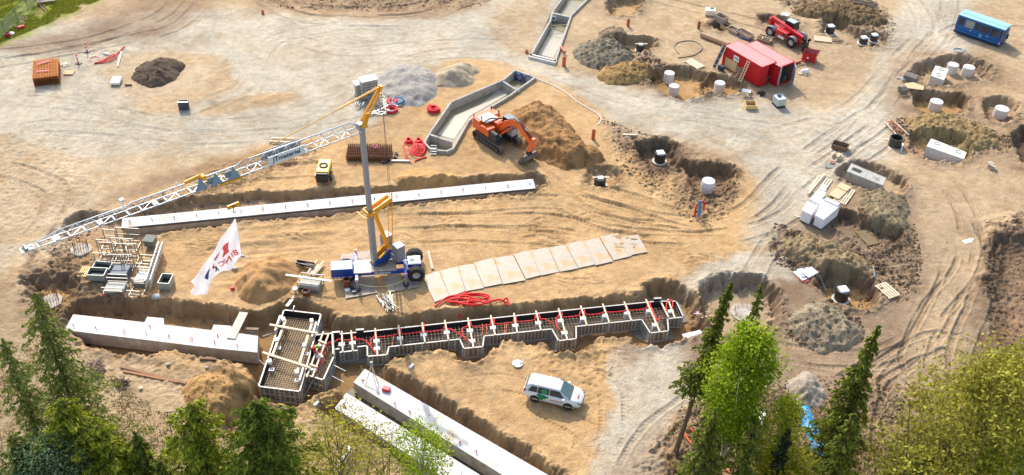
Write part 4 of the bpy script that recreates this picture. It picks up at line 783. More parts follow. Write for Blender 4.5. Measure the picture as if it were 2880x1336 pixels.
# ------------------------------------------------------------------ worker
SKIN = mat('skin', (214, 160, 130), .6); JACK = mat('red_jacket', (214, 34, 36), .7, var=.12, scale=6); TROU = mat('dark_trousers', (34, 36, 44), .8, var=.15, scale=6); HELM = mat('lime_helmet', (120, 214, 40), .4); BOOT = mat('boot', (40, 36, 32), .7)
def skin(name, verts, edges, m_, par, root=0, lv=2):
    me = bpy.data.meshes.new(name); me.from_pydata([v[:3] for v in verts], edges, []); me.update(); o = bpy.data.objects.new(name, me); COL.objects.link(o); o.parent = par; me.materials.append(m_)
    s = o.modifiers.new('skin', 'SKIN'); s.use_smooth_shade = True; sv = me.skin_vertices[0].data if me.skin_vertices else None
    if sv is None: me.attributes; 
    for i, v in enumerate(verts): me.skin_vertices[0].data[i].radius = (v[3], v[3] if len(v) < 5 else v[4])
    me.skin_vertices[0].data[root].use_root = True; u = o.modifiers.new('sub', 'SUBSURF'); u.levels = u.render_levels = lv; return o
pw = unp(*zz('X', 668, 590), -.55)
w = thing('person', 'worker in red jacket and lime green helmet bending over the smaller box form', 'person', pw, R(-35))
# local: faces +x, feet at z 0, bent forward at the waist, arms reaching down ahead
J = dict(pel=(0, 0, .92), sp=(.10, 0, 1.08), ch=(.30, 0, 1.26), nk=(.42, 0, 1.37), hd=(.53, 0, 1.45), ls=(.34, .19, 1.29), le=(.50, .27, 1.05), lw=(.72, .20, .93), rs=(.34, -.19, 1.29), re=(.52, -.26, 1.06), rw=(.74, -.16, .96),
         lh=(-.01, .10, .88), lk=(.06, .15, .48), la=(-.04, .16, .09), lt=(.14, .18, .04), rh=(-.01, -.10, .88), rk=(.10, -.16, .48), ra=(.06, -.17, .09), rt=(.24, -.18, .04))
def jj(names, rad): return [(*J[n], *((q,) if not isinstance(q, tuple) else q)) for n, q in zip(names, rad)]
names = ['pel', 'sp', 'ch', 'nk', 'hd', 'ls', 'le', 'lw', 'rs', 're', 'rw', 'lh', 'lk', 'la', 'lt', 'rh', 'rk', 'ra', 'rt']
body = skin('body', jj(names, [.13, .12, .14, .055, .095, .06, .045, .03, .06, .045, .03, .085, .06, .04, .04, .085, .06, .04, .04]),
            [(0, 1), (1, 2), (2, 3), (3, 4), (2, 5), (5, 6), (6, 7), (2, 8), (8, 9), (9, 10), (0, 11), (11, 12), (12, 13), (13, 14), (0, 15), (15, 16), (16, 17), (17, 18)], SKIN, w)
for sd, wr in ((1, J['lw']), (-1, J['rw'])):
    m = MB()
    m.sphere((wr[0] + .05, wr[1], wr[2] - .01), .045, 8, (1, .8, .45))
    for k, l in enumerate((.065, .078, .072, .055)):
        y = wr[1] + (k - 1.5) * .021; m.tube([(wr[0] + .08, y, wr[2] - .01), (wr[0] + .08 + l * .6, y, wr[2] - .02), (wr[0] + .08 + l * .85, y, wr[2] - .05)], [.010, .009, .007], 6)
    m.tube([(wr[0] + .04, wr[1] - sd * .035, wr[2]), (wr[0] + .08, wr[1] - sd * .065, wr[2] - .02), (wr[0] + .10, wr[1] - sd * .06, wr[2] - .04)], [.012, .010, .008], 6); m.build('hand', SKIN, w)
skin('jacket', jj(['pel', 'sp', 'ch', 'nk', 'ls', 'le', 'lw', 'rs', 're', 'rw'], [.16, .165, .185, .08, .085, .068, .05, .085, .068, .05]), [(0, 1), (1, 2), (2, 3), (2, 4), (4, 5), (5, 6), (2, 7), (7, 8), (8, 9)], JACK, w)
skin('trousers', [(*J['pel'], .145), (*J['lh'], .105), (*J['lk'], .08), (*J['la'], .065), (*J['rh'], .105), (*J['rk'], .08), (*J['ra'], .065)], [(0, 1), (1, 2), (2, 3), (0, 4), (4, 5), (5, 6)], TROU, w)
for a, b in (('la', 'lt'), ('ra', 'rt')):
    m = MB(); m.tube([(J[a][0] - .05, J[a][1], .06), (J[a][0] + .05, J[a][1], .07), (J[b][0] + .03, J[b][1], .04)], [.055, .06, .045], 10); m.tube([(J[a][0], J[a][1], .04), (J[a][0], J[a][1], .2)], [.055, .06], 10); m.build('boot', BOOT, w)
m = MB(); hx, hy, hz = J['hd']; n_ = 14; hc = Vector((hx + .03, hy, hz + .05)); ax = Vector((.35, 0, .94)).normalized(); sx = Vector((0, 1, 0)); sy = ax.cross(sx)
vs = []
for k in range(6):
    th = k / 5 * math.pi / 2
    for j in range(n_): q = 2 * math.pi * j / n_; vs.append(hc + (sy * math.cos(q) * 1.15 + sx * math.sin(q)) * (.135 * math.cos(th) + .001) + ax * .13 * math.sin(th))
brim = [hc + (sy * math.cos(2 * math.pi * j / n_) * 1.25 + sx * math.sin(2 * math.pi * j / n_)) * .155 - ax * .01 for j in range(n_)]; vs = brim + vs
m.add(vs, [(k * n_ + j, k * n_ + (j + 1) % n_, (k + 1) * n_ + (j + 1) % n_, (k + 1) * n_ + j) for k in range(6) for j in range(n_)], True); m.build('helmet', HELM, w)
m = MB(); f = Vector((hx + .10, 0, hz - .03)); m.sphere((f.x + .015, 0, f.z - .005), .02, 6, (1.2, .7, 1)); m.build('nose', SKIN, w)
for s in (1, -1):
    m = MB(); m.sphere((f.x - .01, s * .034, f.z + .025), .013, 6); m.build('eye', DARK, w); m = MB(); m.sphere((hx, s * .097, hz - .01), .03, 6, (.7, .35, 1)); m.build('ear', SKIN, w)
m = MB(); m.bar((f.x + .0, -.025, f.z - .045), (f.x + .0, .025, f.z - .045), .012); m.build('mouth', mat('lip', (160, 80, 76), .6), w)
# ------------------------------------------------------------------ lettering
def text(s, size, m_, par, M, name='lettering', mirror=False, bold=.0):
    cu = bpy.data.curves.new('t', 'FONT'); cu.body = s; cu.size = size; cu.align_x = 'CENTER'; cu.align_y = 'CENTER'; cu.extrude = .004; cu.offset = bold
    o = bpy.data.objects.new('t', cu); COL.objects.link(o); bpy.context.view_layer.update(); me = bpy.data.meshes.new_from_object(o.evaluated_get(bpy.context.evaluated_depsgraph_get())); bpy.data.objects.remove(o); bpy.data.curves.remove(cu)
    if mirror: me.transform(Matrix.Scale(-1, 4, (1, 0, 0))); me.flip_normals()
    me.transform(M); me.materials.clear(); me.materials.append(m_); me.name = name; o = bpy.data.objects.new(name, me); COL.objects.link(o)
    if par: o.parent = par
    return o
def frame(c, ex, ey):      # placement of flat lettering: centre, reading direction, up direction
    ex = Vector(ex).normalized(); ey = Vector(ey); ey = (ey - ex * ey.dot(ex)).normalized(); ez = ex.cross(ey)
    return Matrix(((ex.x, ey.x, ez.x, c[0]), (ex.y, ey.y, ez.y, c[1]), (ex.z, ey.z, ez.z, c[2]), (0, 0, 0, 1)))
def wheel(par, c, r, w, axis='y', rim=WHT, name='wheel', hub=.5, lugs=0, inner=None):
    wl = bpy.data.objects.new(name, None); COL.objects.link(wl); wl.parent = par; wl.location = c
    if axis == 'x': wl.rotation_euler = (0, 0, math.pi / 2)
    m = MB(); n = 28; prof = [(hub * r, -w * .38), (r * .86, -w * .5), (r, -w * .36), (r, w * .36), (r * .86, w * .5), (hub * r, w * .38)]
    vs = [(a * math.cos(2 * math.pi * j / n), b, a * math.sin(2 * math.pi * j / n)) for a, b in prof for j in range(n)]; q = len(prof)
    m.add(vs, [(k * n + j, ((k + 1) % q) * n + j, ((k + 1) % q) * n + (j + 1) % n, k * n + (j + 1) % n) for k in range(q) for j in range(n)])
    if lugs:
        for k in range(lugs):
            a = 2 * math.pi * k / lugs
            for s in (-1, 1): aa = a + (s > 0) * math.pi / lugs; m.box((r * 1.01 * math.cos(aa), s * w * .24, r * 1.01 * math.sin(aa)), (.07, w * .44, .06), ry=-aa)
    m.build('tyre', RUBB, wl); m = MB(); n = 20
    vs = []; prof = [(hub * r * 1.02, -w * .36), (hub * r * .8, -w * .30), (hub * r * .35, -w * .12), (.02, -w * .16), (.02, w * .16), (hub * r * .35, w * .12), (hub * r * .8, w * .30), (hub * r * 1.02, w * .36)]
    vs = [(a * math.cos(2 * math.pi * j / n), b, a * math.sin(2 * math.pi * j / n)) for a, b in prof for j in range(n)]; m.add(vs, [(k * n + j, (k + 1) * n + j, (k + 1) * n + (j + 1) % n, k * n + (j + 1) % n) for k in range(len(prof) - 1) for j in range(n)], True)
    m.build('rim', rim, wl)
# ------------------------------------------------------------------ mobile tower crane
CB = unp(930 + 590 / 4.1214, 560 + 800 / 4.1214, 1.); ca = R(9.5)
crane = thing('tower_crane', 'tall mobile tower crane with blue chassis, grey mast and lattice jib', 'crane', (CB[0], CB[1], 0), ca)
CI = Matrix.Rotation(-ca, 3, 'Z')
def cl(p): v = CI @ Vector((p[0] - CB[0], p[1] - CB[1], 0)); return Vector((v.x, v.y, p[2]))
def bld(m, n, mm, par=crane, bev=0): return m.build(n, mm, par, bev)
m = MB(); m.box((-.1, -.45, .95), (4.9, .28, .34)); m.box((-.1, .75, .95), (4.9, .28, .34)); m.box((-2.3, .15, .95), (.3, 1.3, .3)); m.box((2.1, .15, .95), (.3, 1.3, .3)); ch = bld(m, 'chassis', BLUEP)
o = text('Montarent', .34, WHT, ch, frame((.05, -.596, .95), (1, 0, 0), (0, 0, 1)), bold=.008)
m = MB(); m.box((-1.65, .15, 1.17), (1.5, 1.75, .1)); bld(m, 'deck', mat('pale_deck', (222, 208, 190), .7, var=.08), bev=.01)
m = MB(); m.box((.2, .15, 1.14), (2.2, 1.5, .06)); bld(m, 'turntable_deck', PLT2)
m = MB(); m.box((-3.45, .12, 1.05), (1.9, 1.25, .9)); mb_ = bld(m, 'engine_box', BLUEP, bev=.04); m = MB(); m.box((-3.45, .12, 1.52), (1.86, 1.2, .05)); bld(m, 'box_lid', mat('faded_blue', (92, 140, 206), .4, var=.1), mb_); m = MB(); m.box((-3.45, -.53, .62), (1.7, .05, .14)); bld(m, 'warning_strip', WHT, mb_)
for k in range(6):
    m = MB(); m.box((-4.2 + k * .3, -.56, .62), (.12, .02, .13), ry=.5); bld(m, 'red_stripe', RED, mb_)
m = MB(); m.box((2.9, .5, 1.3), (1.1, 1.0, .1)); m.box((2.9, .0, 1.1), (1.15, .14, .42)); m.box((2.9, 1.0, 1.1), (1.15, .14, .42)); bld(m, 'rear_platform', WHT); m = MB(); m.box((2.9, .0, 1.1), (1.2, .18, .3)); bld(m, 'rear_frame', BLUEP)
m = MB(); m.tube([(2.75 + .18 * math.cos(q), .45 + .14 * math.sin(q), 1.38) for q in np.linspace(0, 5.5, 12)], .04, 6); bld(m, 'cable_coil', mat('green_cable', (40, 140, 110), .5))
for x, y, r_, w_ in ((-3.1, 1.15, .62, .5), (-2.9, .0, .5, .9), (3.0, -.75, .72, .62), (3.0, 1.75, .72, .62)): wheel(crane, (x, y, r_), r_, w_, rim=mat('grey_rim', (190, 190, 186), .5, .3), lugs=18, hub=.48)
for x, y0, y1 in ((-2.2, -.5, -1.7), (-2.2, .9, 2.3), (2.05, -.5, -1.4), (2.05, .9, 1.9)):
    s = 1 if y1 > 0 else -1; m = MB(); m.bar((x, y0, .98), (x, y1, .98), .26, .26); og = bld(m, 'outrigger_arm', mat('bright_blue_paint', (64, 122, 210), .4), bev=.02)
    m = MB(); m.cyl((x, y1, .12), .07, 1.3, 12); bld(m, 'jack', STL, og); m = MB(); m.cyl((x, y1, .05), .3, .1, 18); bld(m, 'foot_pad', mat('dark_pad', (60, 64, 66), .6), og)
    for k in range(3): m = MB(); m.box((x, y1 - s * (.12 + .17 * k), .98 + .0), (.28, .07, .27)); bld(m, 'stripe', RED if k % 2 == 0 else WHT, og)
m = MB(); m.tube(smoothline([(-2.2, -1.75, .9), (-1.2, -1.85, .6), (0, -1.9, .5), (1.2, -1.8, .65), (2.05, -1.5, .9)], 4), .022, 5); bld(m, 'safety_chain', mat('yellow_chain', (222, 204, 140), .5))
# slewing part: everything below is laid along the jib
ja = R(-138.8) - ca; mb = cl((-12.03, 68.94, 0)); U = Vector((math.cos(ja), math.sin(ja), 0)); Lt = Vector((-U.y, U.x, 0))
def sl_(f, l, z): return Vector((mb.x, mb.y, z)) + U * f + Lt * l          # f forward along jib, l to the side
hd = cl((*unp(1017, 352, 15.3)[:2], 15.3))
m = MB(); m.cyl((mb.x - U.x * .5, mb.y - U.y * .5, 1.12), .75, .16, 28); bld(m, 'slewing_ring', STLD)
base = sl_(0, 0, 1.2); mid = base.lerp(Vector((hd.x, hd.y, 15.3)), .40)
m = MB(); m.bar(base, mid, .46, .46, up=U); bld(m, 'lower_mast', GRYP, bev=.03)
m = MB(); m.bar(mid - Vector((0, 0, .4)), Vector((hd.x, hd.y, 15.2)), .38, .38, up=U); bld(m, 'upper_mast', GRYP, bev=.03)
for s in (-1, 1):
    m = MB(); P = [sl_(.35, s * .32, 1.25), sl_(-1.6, s * .32, 1.25), sl_(-1.7, s * .32, 2.1), sl_(-1.2, s * .32, 2.5), sl_(-.2, s * .32, 1.75)]; off = Lt * .05
    m.add([p - off for p in P] + [p + off for p in P], [(0, 1, 2, 3, 4), (9, 8, 7, 6, 5)] + [(i, (i + 1) % 5 + 0, (i + 1) % 5 + 5, i + 5) for i in range(5)]); bld(m, 'side_plate', BLUEP if s > 0 else YEL)
    m = MB(); m.bar(sl_(-.3, s * .32, 1.85), sl_(-1.55, s * .32, 2.55), .16, .14); bld(m, 'yellow_cheek', YEL)
    m = MB(); m.bar(sl_(-1.5, s * .28, 2.3), Vector(mid) + Lt * (s * .26) - U * .35, .17, .17); bld(m, 'yellow_strut', YEL, bev=.02)
    arm0 = Vector(mid) + Lt * (s * .3); arm1 = arm0 - U * 2.1 + Vector((0, 0, .55)); m = MB(); m.bar(arm0, arm1, .16, .42); bld(m, 'yellow_arm', YEL, bev=.02)
    m = MB(); m.tube([arm1, sl_(-1.75, s * .3, 2.5)], .035, 6); bld(m, 'tie_rod', YEL)
m = MB(); c = Vector(mid)
for s in (-1, 1): m.bar(c + U * .35 + Lt * (s * .5), c - U * .45 + Lt * (s * .5), .1, .3); m.bar(c + Lt * .5 * s + U * .3 + Vector((0, 0, -.3)), c + U * .9 + Lt * (.55 * s) + Vector((0, 0, -.1)), .07)
m.bar(c + U * .35 + Lt * .5, c + U * .35 - Lt * .5, .1, .3); m.bar(c + U * .9 + Lt * .6, c + U * .9 - Lt * .6, .06); bld(m, 'mast_clamp', YEL)
m = MB(); m.cyl((arm1.x, arm1.y, arm1.z), .05, .7, 6); bld(m, 'guide_pin', YEL)
m = MB(); m.box(sl_(-1.9, 0, 1.75), (1.0, 2.3, .5), ja); bld(m, 'counter_frame', GRYP)
for s in (-1, 1): m = MB(); m.box(sl_(-1.95, s * .95, 2.15), (.85, .85, 1.55), ja); bb = bld(m, 'ballast_block', mat('ballast_grey', (140, 140, 142), .7, var=.1), bev=.06); m = MB(); m.box(sl_(-1.95, s * .95, 2.95), (.8, .8, .06), ja); bld(m, 'block_top', mat('ballast_light', (206, 206, 208), .7), bb)
# head and top
head = Vector((hd.x, hd.y, 15.3)); tip = head - U * 2.0 + Vector((0, 0, 2.85))
m = MB(); m.box(head, (.8, .55, .5), ja); bld(m, 'mast_head', GRYP, bev=.03)
m = MB()
for s in (-1, 1): m.bar(head + Lt * (s * .33), tip + Lt * (s * .12), .13, .16)
m.bar(tip - Lt * .2, tip + Lt * .2, .22, .22)
for k in (.35, .6, .82): q = head.lerp(tip, k); m.bar(q - Lt * .25, q + Lt * .25, .06)
bld(m, 'yellow_peak', YEL)
m = MB(); m.bar(head + Lt * .3 + Vector((0, 0, -.1)), head + Lt * .2 - U * .5 + Vector((0, 0, 1.0)), .12, .5); bld(m, 'peak_gusset', YEL)
jt = cl((*unp(60, 706, 15.)[:2], 15.)); j0 = head + U * .3 + Vector((0, 0, -.35)); J1 = Vector((jt.x, jt.y, 15.)); JD = (J1 - j0); JL = JD.length; JD.normalize(); up = Vector((0, 0, 1))
def jp(s, l, h): return j0 + JD * s + Lt * l + up * h
GJ = mat('galvanised_jib', (206, 209, 212), .38, .35, var=.08)
SEC = [(0, 10.6, .42, .95), (10.6, 19.0, .36, .72), (19.0, 24.2, .34, .62), (24.2, JL, .28, .0)]
for s0, s1, wd, hh in SEC:
    m = MB(); rr = .055 if s0 < 19 else .045
    for s in (-1, 1): m.tube([jp(s0, s * wd, 0), jp(s1, s * wd, 0)], rr, 6)
    if hh: m.tube([jp(s0 + .0, 0, hh if s0 else .5), jp(s0 + .8, 0, hh), jp(s1 - .5, 0, hh), jp(s1, 0, hh * .75)], rr * 1.1, 6)
    else: m.tube([jp(s0 - .2, 0, .5), jp(s0 + 1.2, 0, .25), jp(s0 + 1.8, 0, .05)], .04, 6)
    n = max(2, round((s1 - s0) / .95)); q = (s1 - s0) / n
    bld(m, 'jib_chord', GJ); m = MB()
    for k in range(n):
        a, b, c_ = s0 + k * q, s0 + (k + .5) * q, s0 + (k + 1) * q
        m.bar(jp(a, -wd, 0), jp(a, wd, 0), .05)
        if k % 2: m.bar(jp(a, -wd, 0), jp(c_, wd, 0), .03)
        if hh:
            for s in (-1, 1): m.tube([jp(a, s * wd, 0), jp(b, 0, hh), jp(c_, s * wd, 0)], .022, 5)
    m.bar(jp(s1, -wd, 0), jp(s1, wd, 0), .07); bld(m, 'jib_lattice', GJ)
m = MB()
for s in (11.2, 12.6): m.box(jp(s, .2, .35), (.9, .04, .55), ja)
for s in (11.0, 12.4, 13.6):
    P = [jp(s - .5, .44, 0), jp(s + .5, .44, 0), jp(s - .1, .08, .8)]; o2 = Lt * .03; m.add([p - o2 for p in P] + [p + o2 for p in P], [(0, 1, 2), (5, 4, 3), (0, 3, 4, 1), (1, 4, 5, 2), (2, 5, 3, 0)])
bld(m, 'joint_plate', mat('blue_grey_plate', (128, 146, 154), .5, .2))
m = MB(); m.tube([jp(13.4, 0, .95), jp(14.6, 0, .8)], .14, 10); m.tube([jp(13.2, -.2, .75), jp(13.2, .2, .75)], .2, 12); bld(m, 'yellow_sheave', YEL)
tieA = jp(10.2, 0, .95)
m = MB(); m.tube([tip, tip.lerp(tieA, .33)], .06, 6); m.tube([tip - Lt * .18, tip.lerp(tieA, .3) - Lt * .04], .05, 6); m.tube([tip.lerp(tieA, .33), tieA], .04, 6); bld(m, 'jib_tie', YEL)
m = MB(); m.tube([tip, tip.lerp(sl_(-1.9, 0, 7.6), 1)], .018, 5); m.tube([tip, sl_(-2.1, 0, 7.2)], .014, 5); bld(m, 'hoist_rope', DARK)
m = MB(); m.tube([jp(s, 0, .5) for s in (19, 20.5, 21)], .03, 5)
bld(m, 'jib_cable', WHT)
for s in (6.5, 17.0, 21.0, 24.0, 25.8): m = MB(); m.box(jp(s, .05, .02), (.35, .5, .16), ja); bld(m, 'jib_fitting', WHT); m = MB(); m.tube([jp(JL - .3, -.25, .05), jp(JL - .3, .25, .05)], .16, 12); bld(m, 'tip_sheave', STL)
m = MB(); m.tube([jp(19.2, 0, .66), jp(19.2, 0, 1.15)], .04, 6); m.box(jp(19.2, 0, 1.2), (.28, .28, .2), ja); m.tube([jp(15.2, 0, .7), jp(15.2, 0, 1.1)], .04, 6); bld(m, 'jib_lamp', WHT)
sg = (jp(5.1, .46, .40), jp(8.2, .46, .40)); m = MB(); m.bar(sg[0] + Lt * .0, sg[1] + Lt * .0, .05, .74); sn = bld(m, 'sign_board', mat('sign_white', (216, 228, 230), .5))
text('JTmateriel', .56, mat('navy_lettering', (24, 48, 92), .5), sn, frame((sg[0] + sg[1]) / 2 + Lt * .034 + up * -.0, -JD, up), bold=.012)
m = MB(); m.bar(jp(5.0, -.46, .42), jp(8.3, -.46, .42), .05, .82); bld(m, 'sign_back', mat('sign_back_grey', (120, 122, 128), .5))
# trolley, rope and hook
tr = cl(unp(640, 494, 15.)); sT = (tr - j0).dot(JD); T0 = jp(sT, 0, -.2)
m = MB(); 
for s in (-1, 1): m.bar(jp(sT - .9, s * .42, -.14), jp(sT + .9, s * .42, -.14), .16, .16)
m.bar(jp(sT - .5, -.42, -.14), jp(sT - .5, .42, -.14), .12); m.bar(jp(sT + .5, -.42, -.14), jp(sT + .5, .42, -.14), .12); bld(m, 'trolley', YEL)
hk = T0 - up * 2.5; m = MB(); m.tube([T0 - U * .25, hk - U * .25], .012, 4); m.tube([T0 + U * .25, hk + U * .25], .012, 4); bld(m, 'hoist_rope', DARK)
m = MB(); m.box(hk, (1.0, .2, .34), ja); hb = bld(m, 'hook_block', YEL, bev=.05); m = MB()
for k in (-1, 0, 1): m.box(hk + Lt * .108 + U * (k * .12), (.05, .01, .3), ja, ry=.4)
bld(m, 'black_stripe', BLKP, hb); m = MB(); m.tube([hk - up * .15, hk - up * .4, hk - up * .55 + U * .12, hk - up * .7, hk - up * .6 - U * .12], .04, 6); bld(m, 'hook', DARK, hb)
m = MB(); m.tube([hk - up * .66, hk - up * 1.25], .012, 4); bld(m, 'flag_rope', DARK, hb)
# ------------------------------------------------------------------ flag
T = np.array(crane.matrix_basis @ (hk - up * 1.2)); bpy.context.view_layer.update(); T = np.array(crane.matrix_world @ (hk - up * 1.2))
def ray_plane(x, y, P0, nrm):
    d = _fw * CF + _r2 * (x - 1440.) + _u2 * (668. - y); C0 = np.array([0, 0, CH]); tt = ((P0 - C0) @ nrm) / (d @ nrm); return C0 + d * tt
wdir = np.array([-1, -.30, 0.]); wdir /= np.linalg.norm(wdir); fn = np.array([-wdir[1], wdir[0], 0])
tpx = prj(T); ox, oy = tpx[0] - 658, tpx[1] - 593
OUT = [(658, 593), (663, 615), (668, 645), (675, 700), (666, 714), (655, 725), (640, 737), (622, 741), (608, 752), (594, 765), (584, 782), (578, 806), (556, 811), (535, 815), (531, 806), (545, 788), (533, 773), (560, 738), (585, 705), (610, 665), (635, 625)]
def fpt(x, y, lift=0.):
    p = ray_plane(x + ox, y + oy, T, fn); s = (p - T) @ wdir; d = T[2] - p[2]
    rp = .16 * math.sin(s * 2.6 + d * .9) * min(1, d * .4) + .07 * math.sin(s * 6 - d * 2.2); return p + fn * (rp + lift)
def inside(x, y, P):
    c = False
    for i in range(len(P)):
        a, b = P[i], P[(i + 1) % len(P)]
        if (a[1] <= y) != (b[1] <= y) and x < a[0] + (b[0] - a[0]) * (y - a[1]) / (b[1] - a[1]): c = not c
    return c
def cloth(P, lift, name, m_, par, st=4., th=.012):
    xs = np.arange(min(p[0] for p in P), max(p[0] for p in P) + st, st); vs = []; fs = []
    ys = np.arange(min(p[1] for p in P), max(p[1] for p in P) + .01, st / 1.2); rows = []
    for y in ys:                      # scan strips between the left and right outline
        c = []
        for i in range(len(P)):
            a, b = P[i], P[(i + 1) % len(P)]
            if (a[1] <= y) != (b[1] <= y): c.append(a[0] + (b[0] - a[0]) * (y - a[1]) / (b[1] - a[1]))
        if len(c) >= 2: rows.append((y, min(c), max(c)))
    N = 14; k0 = 0
    for side in (lift + th / 2, lift - th / 2):
        for y, a, b in rows: vs += [fpt(a + (b - a) * j / N, y, side) for j in range(N + 1)]
    W_ = N + 1; R_ = len(rows); nn = R_ * W_
    for i in range(R_ - 1):
        for j in range(N): a = i * W_ + j; fs += [(a, a + 1, a + W_ + 1, a + W_), (nn + a, nn + a + W_, nn + a + W_ + 1, nn + a + 1)]
    m = MB(); m.add(vs, fs, True); return m.build(name, m_, par)
CL = mat('white_flag_cloth', (244, 243, 246), .8, var=.03)
def sheer(m, f=.55):           # thin cloth lets the sun through
    N = m.node_tree.nodes; Lk = m.node_tree.links; b = N['Principled BSDF']; tr = N.new('ShaderNodeBsdfTranslucent'); ms = N.new('ShaderNodeMixShader'); ms.inputs[0].default_value = f
    Lk.new(b.inputs['Base Color'].links[0].from_socket, tr.inputs[0]); Lk.new(b.outputs[0], ms.inputs[1]); Lk.new(tr.outputs[0], ms.inputs[2]); Lk.new(ms.outputs[0], N['Material Output'].inputs[0]); return m
sheer(CL)
fl = thing('flag', 'large white flag with red and blue emblem hanging from the crane hook', 'flag'); body_ = cloth(OUT, 0, 'flag_cloth', CL, fl)
FR = sheer(mat('flag_red', (252, 150, 146), .8)); FB = sheer(mat('flag_blue', (110, 146, 186), .8)); FP = sheer(mat('flag_magenta', (240, 140, 166), .8))
sgn = 1 if (np.array([0, 0, CH]) - T) @ fn > 0 else -1
for P, mm in (([(640, 661), (638, 680), (641, 692), (630, 696), (622, 702), (622, 694), (625, 686), (621, 676), (626, 670)], FR), ([(615, 683), (610, 695), (600, 713), (597, 709), (605, 696)], FP), ([(599, 722), (599, 735), (595, 742), (593, 733)], FR), ([(588, 737), (584, 752), (582, 767), (575, 764), (571, 757), (576, 750)], FB)):
    cloth([(x, y) for x, y in P], sgn * .03, 'emblem', mm, body_, 1.5)
def glyph(ch, x, y, size, ang, mm, mirror=True):
    c = fpt(x, y, sgn * .05); ex = -wdir * sgn if False else np.array(fpt(x + 4, y)) - np.array(fpt(x - 4, y)); ex[2] = 0; ex /= np.linalg.norm(ex); M = frame(c, tuple(ex), (0, 0, 1)) @ Matrix.Rotation(ang, 4, 'Z'); text(ch, size, mm, body_, M, 'flag_letter', mirror, .02)
for a in (('B', 659, 691, .75, .45, FR), ('I', 650, 699, .6, .3, FR), ('N', 637, 710, .8, .3, FR), ('C', 620, 716, .7, .3, FR), ('K', 604, 735, .7, .5, mat('flag_navy', (58, 68, 96), .8))): glyph(*a)
# ------------------------------------------------------------------ white estate car
def loft(m, secs, closed=True, smooth=True):
    n = len(secs[0]); vs = [p for s in secs for p in s]
    m.add(vs, [(k * n + j, k * n + (j + 1) % n, (k + 1) * n + (j + 1) % n, (k + 1) * n + j) for k in range(len(secs) - 1) for j in range(n if closed else n - 1)], smooth); return m
CP = mat('white_car_paint', (238, 238, 238), .25, var=.02, coat=.6); TRIM = mat('black_trim', (28, 28, 30), .5)
v = [unp(1504, 1133, 0), unp(1605, 1163.7, 0)]; yaw = -.257; cc = np.array([3.9, 55.2])
pc = np.array([3.845, 55.07]); car = thing('estate_car', 'white estate car with green emblem, parked alone on the sand', 'car', (pc[0], pc[1], gz(*pc) + .02), yaw)
ST = [(-2.33, .55, .95, .60, .78), (-2.28, .42, 1.05, .70, .86), (-1.9, .34, 1.08, .80, .90), (-1.0, .32, 1.06, .86, .90), (0, .30, 1.03, .88, .90), (.9, .32, 1.02, .87, .90), (1.3, .34, 1.02, .84, .90), (1.8, .36, .96, .78, .88), (2.15, .38, .84, .66, .82), (2.33, .46, .68, .50, .66)]
m = MB(); secs = []
for x, zb, zt, wt, wm in ST: secs.append([(x, -wm * .96, zb), (x, -wm, zb + .18), (x, -wm, zb + (zt - zb) * .62), (x, -wt, zt - .03), (x, -wt * .75, zt), (x, wt * .75, zt), (x, wt, zt - .03), (x, wm, zb + (zt - zb) * .62), (x, wm, zb + .18), (x, wm * .96, zb)])
loft(m, secs); m.add(secs[0], [tuple(range(10))]); m.add(secs[-1], [tuple(range(10))[::-1]]); bld(m, 'body', CP, car)
GR = [(-2.2, 1.04, 1.06, .74, .74), (-2.05, 1.04, 1.50, .74, .62), (-1.85, 1.04, 1.58, .78, .58), (-1.0, 1.02, 1.63, .82, .60), (0, 1.0, 1.62, .84, .60), (.55, 1.0, 1.56, .84, .58), (1.35, 1.0, 1.03, .80, .72)]
m = MB(); secs = [[(x, -wb, zb), (x, -wt, zt - .05), (x, -wt * .8, zt), (x, wt * .8, zt), (x, wt, zt - .05), (x, wb, zb)] for x, zb, zt, wb, wt in GR]; loft(m, secs, False); bld(m, 'cabin', CP, car)
def quad(m, P, th=.0): m.add(P, [tuple(range(len(P)))]); return m
for s in (-1, 1):
    yb = lambda x, z: s * (.84 + .012 - (z - 1.0) / .62 * .22)
    for x0, x1, x2, x3, zt in ((-1.95, -1.2, -1.22, -1.65, 1.5), (-1.16, -.25, -.25, -1.14, 1.53), (-.2, .98, .55, -.2, 1.52)):
        z0 = 1.04; m = MB(); P = [(x0, yb(x0, z0), z0), (x1, yb(x1, z0), z0), (x2, yb(x2, zt), zt), (x3, yb(x3, zt), zt)]; quad(m, P if s < 0 else P[::-1]); bld(m, 'side_window', GLASS, car)
    m = MB(); m.box((.95, s * .98, 1.06), (.2, .2, .15)); bld(m, 'wing_mirror', CP, car, .03)
    m = MB(); m.bar((-1.8, s * .56, 1.61), (.3, s * .56, 1.63), .04, .05); bld(m, 'roof_rail', CP, car)
    m = MB(); m.box((2.12, s * .62, .74), (.34, .26, .12), ry=.35, rz=-s * .5); bld(m, 'headlight', mat('lamp_glass', (120, 126, 130), .1), car, .02)
    m = MB(); m.box((-2.2, s * .76, .98), (.12, .16, .26), rz=s * .3); bld(m, 'tail_light', mat('tail_red', (150, 20, 30), .2), car, .02)
    m = MB(); m.bar((-1.9, s * .905, .36), (1.8, s * .905, .36), .03, .1); bld(m, 'sill', mat('pale_sill', (206, 204, 200), .5), car)
m = MB(); quad(m, [(1.33, -.73, 1.07), (1.33, .73, 1.07), (.58, .58, 1.57), (.58, -.58, 1.57)]); bld(m, 'windscreen', mat('windscreen', (92, 118, 118), .06), car); m = MB(); m.box((1.36, 0, 1.055), (.14, 1.44, .03)); bld(m, 'wiper_cowl', TRIM, car)
m = MB(); quad(m, [(-2.27, .66, 1.08), (-2.27, -.66, 1.08), (-2.1, -.58, 1.50), (-2.1, .58, 1.50)]); bld(m, 'rear_window', GLASS, car)
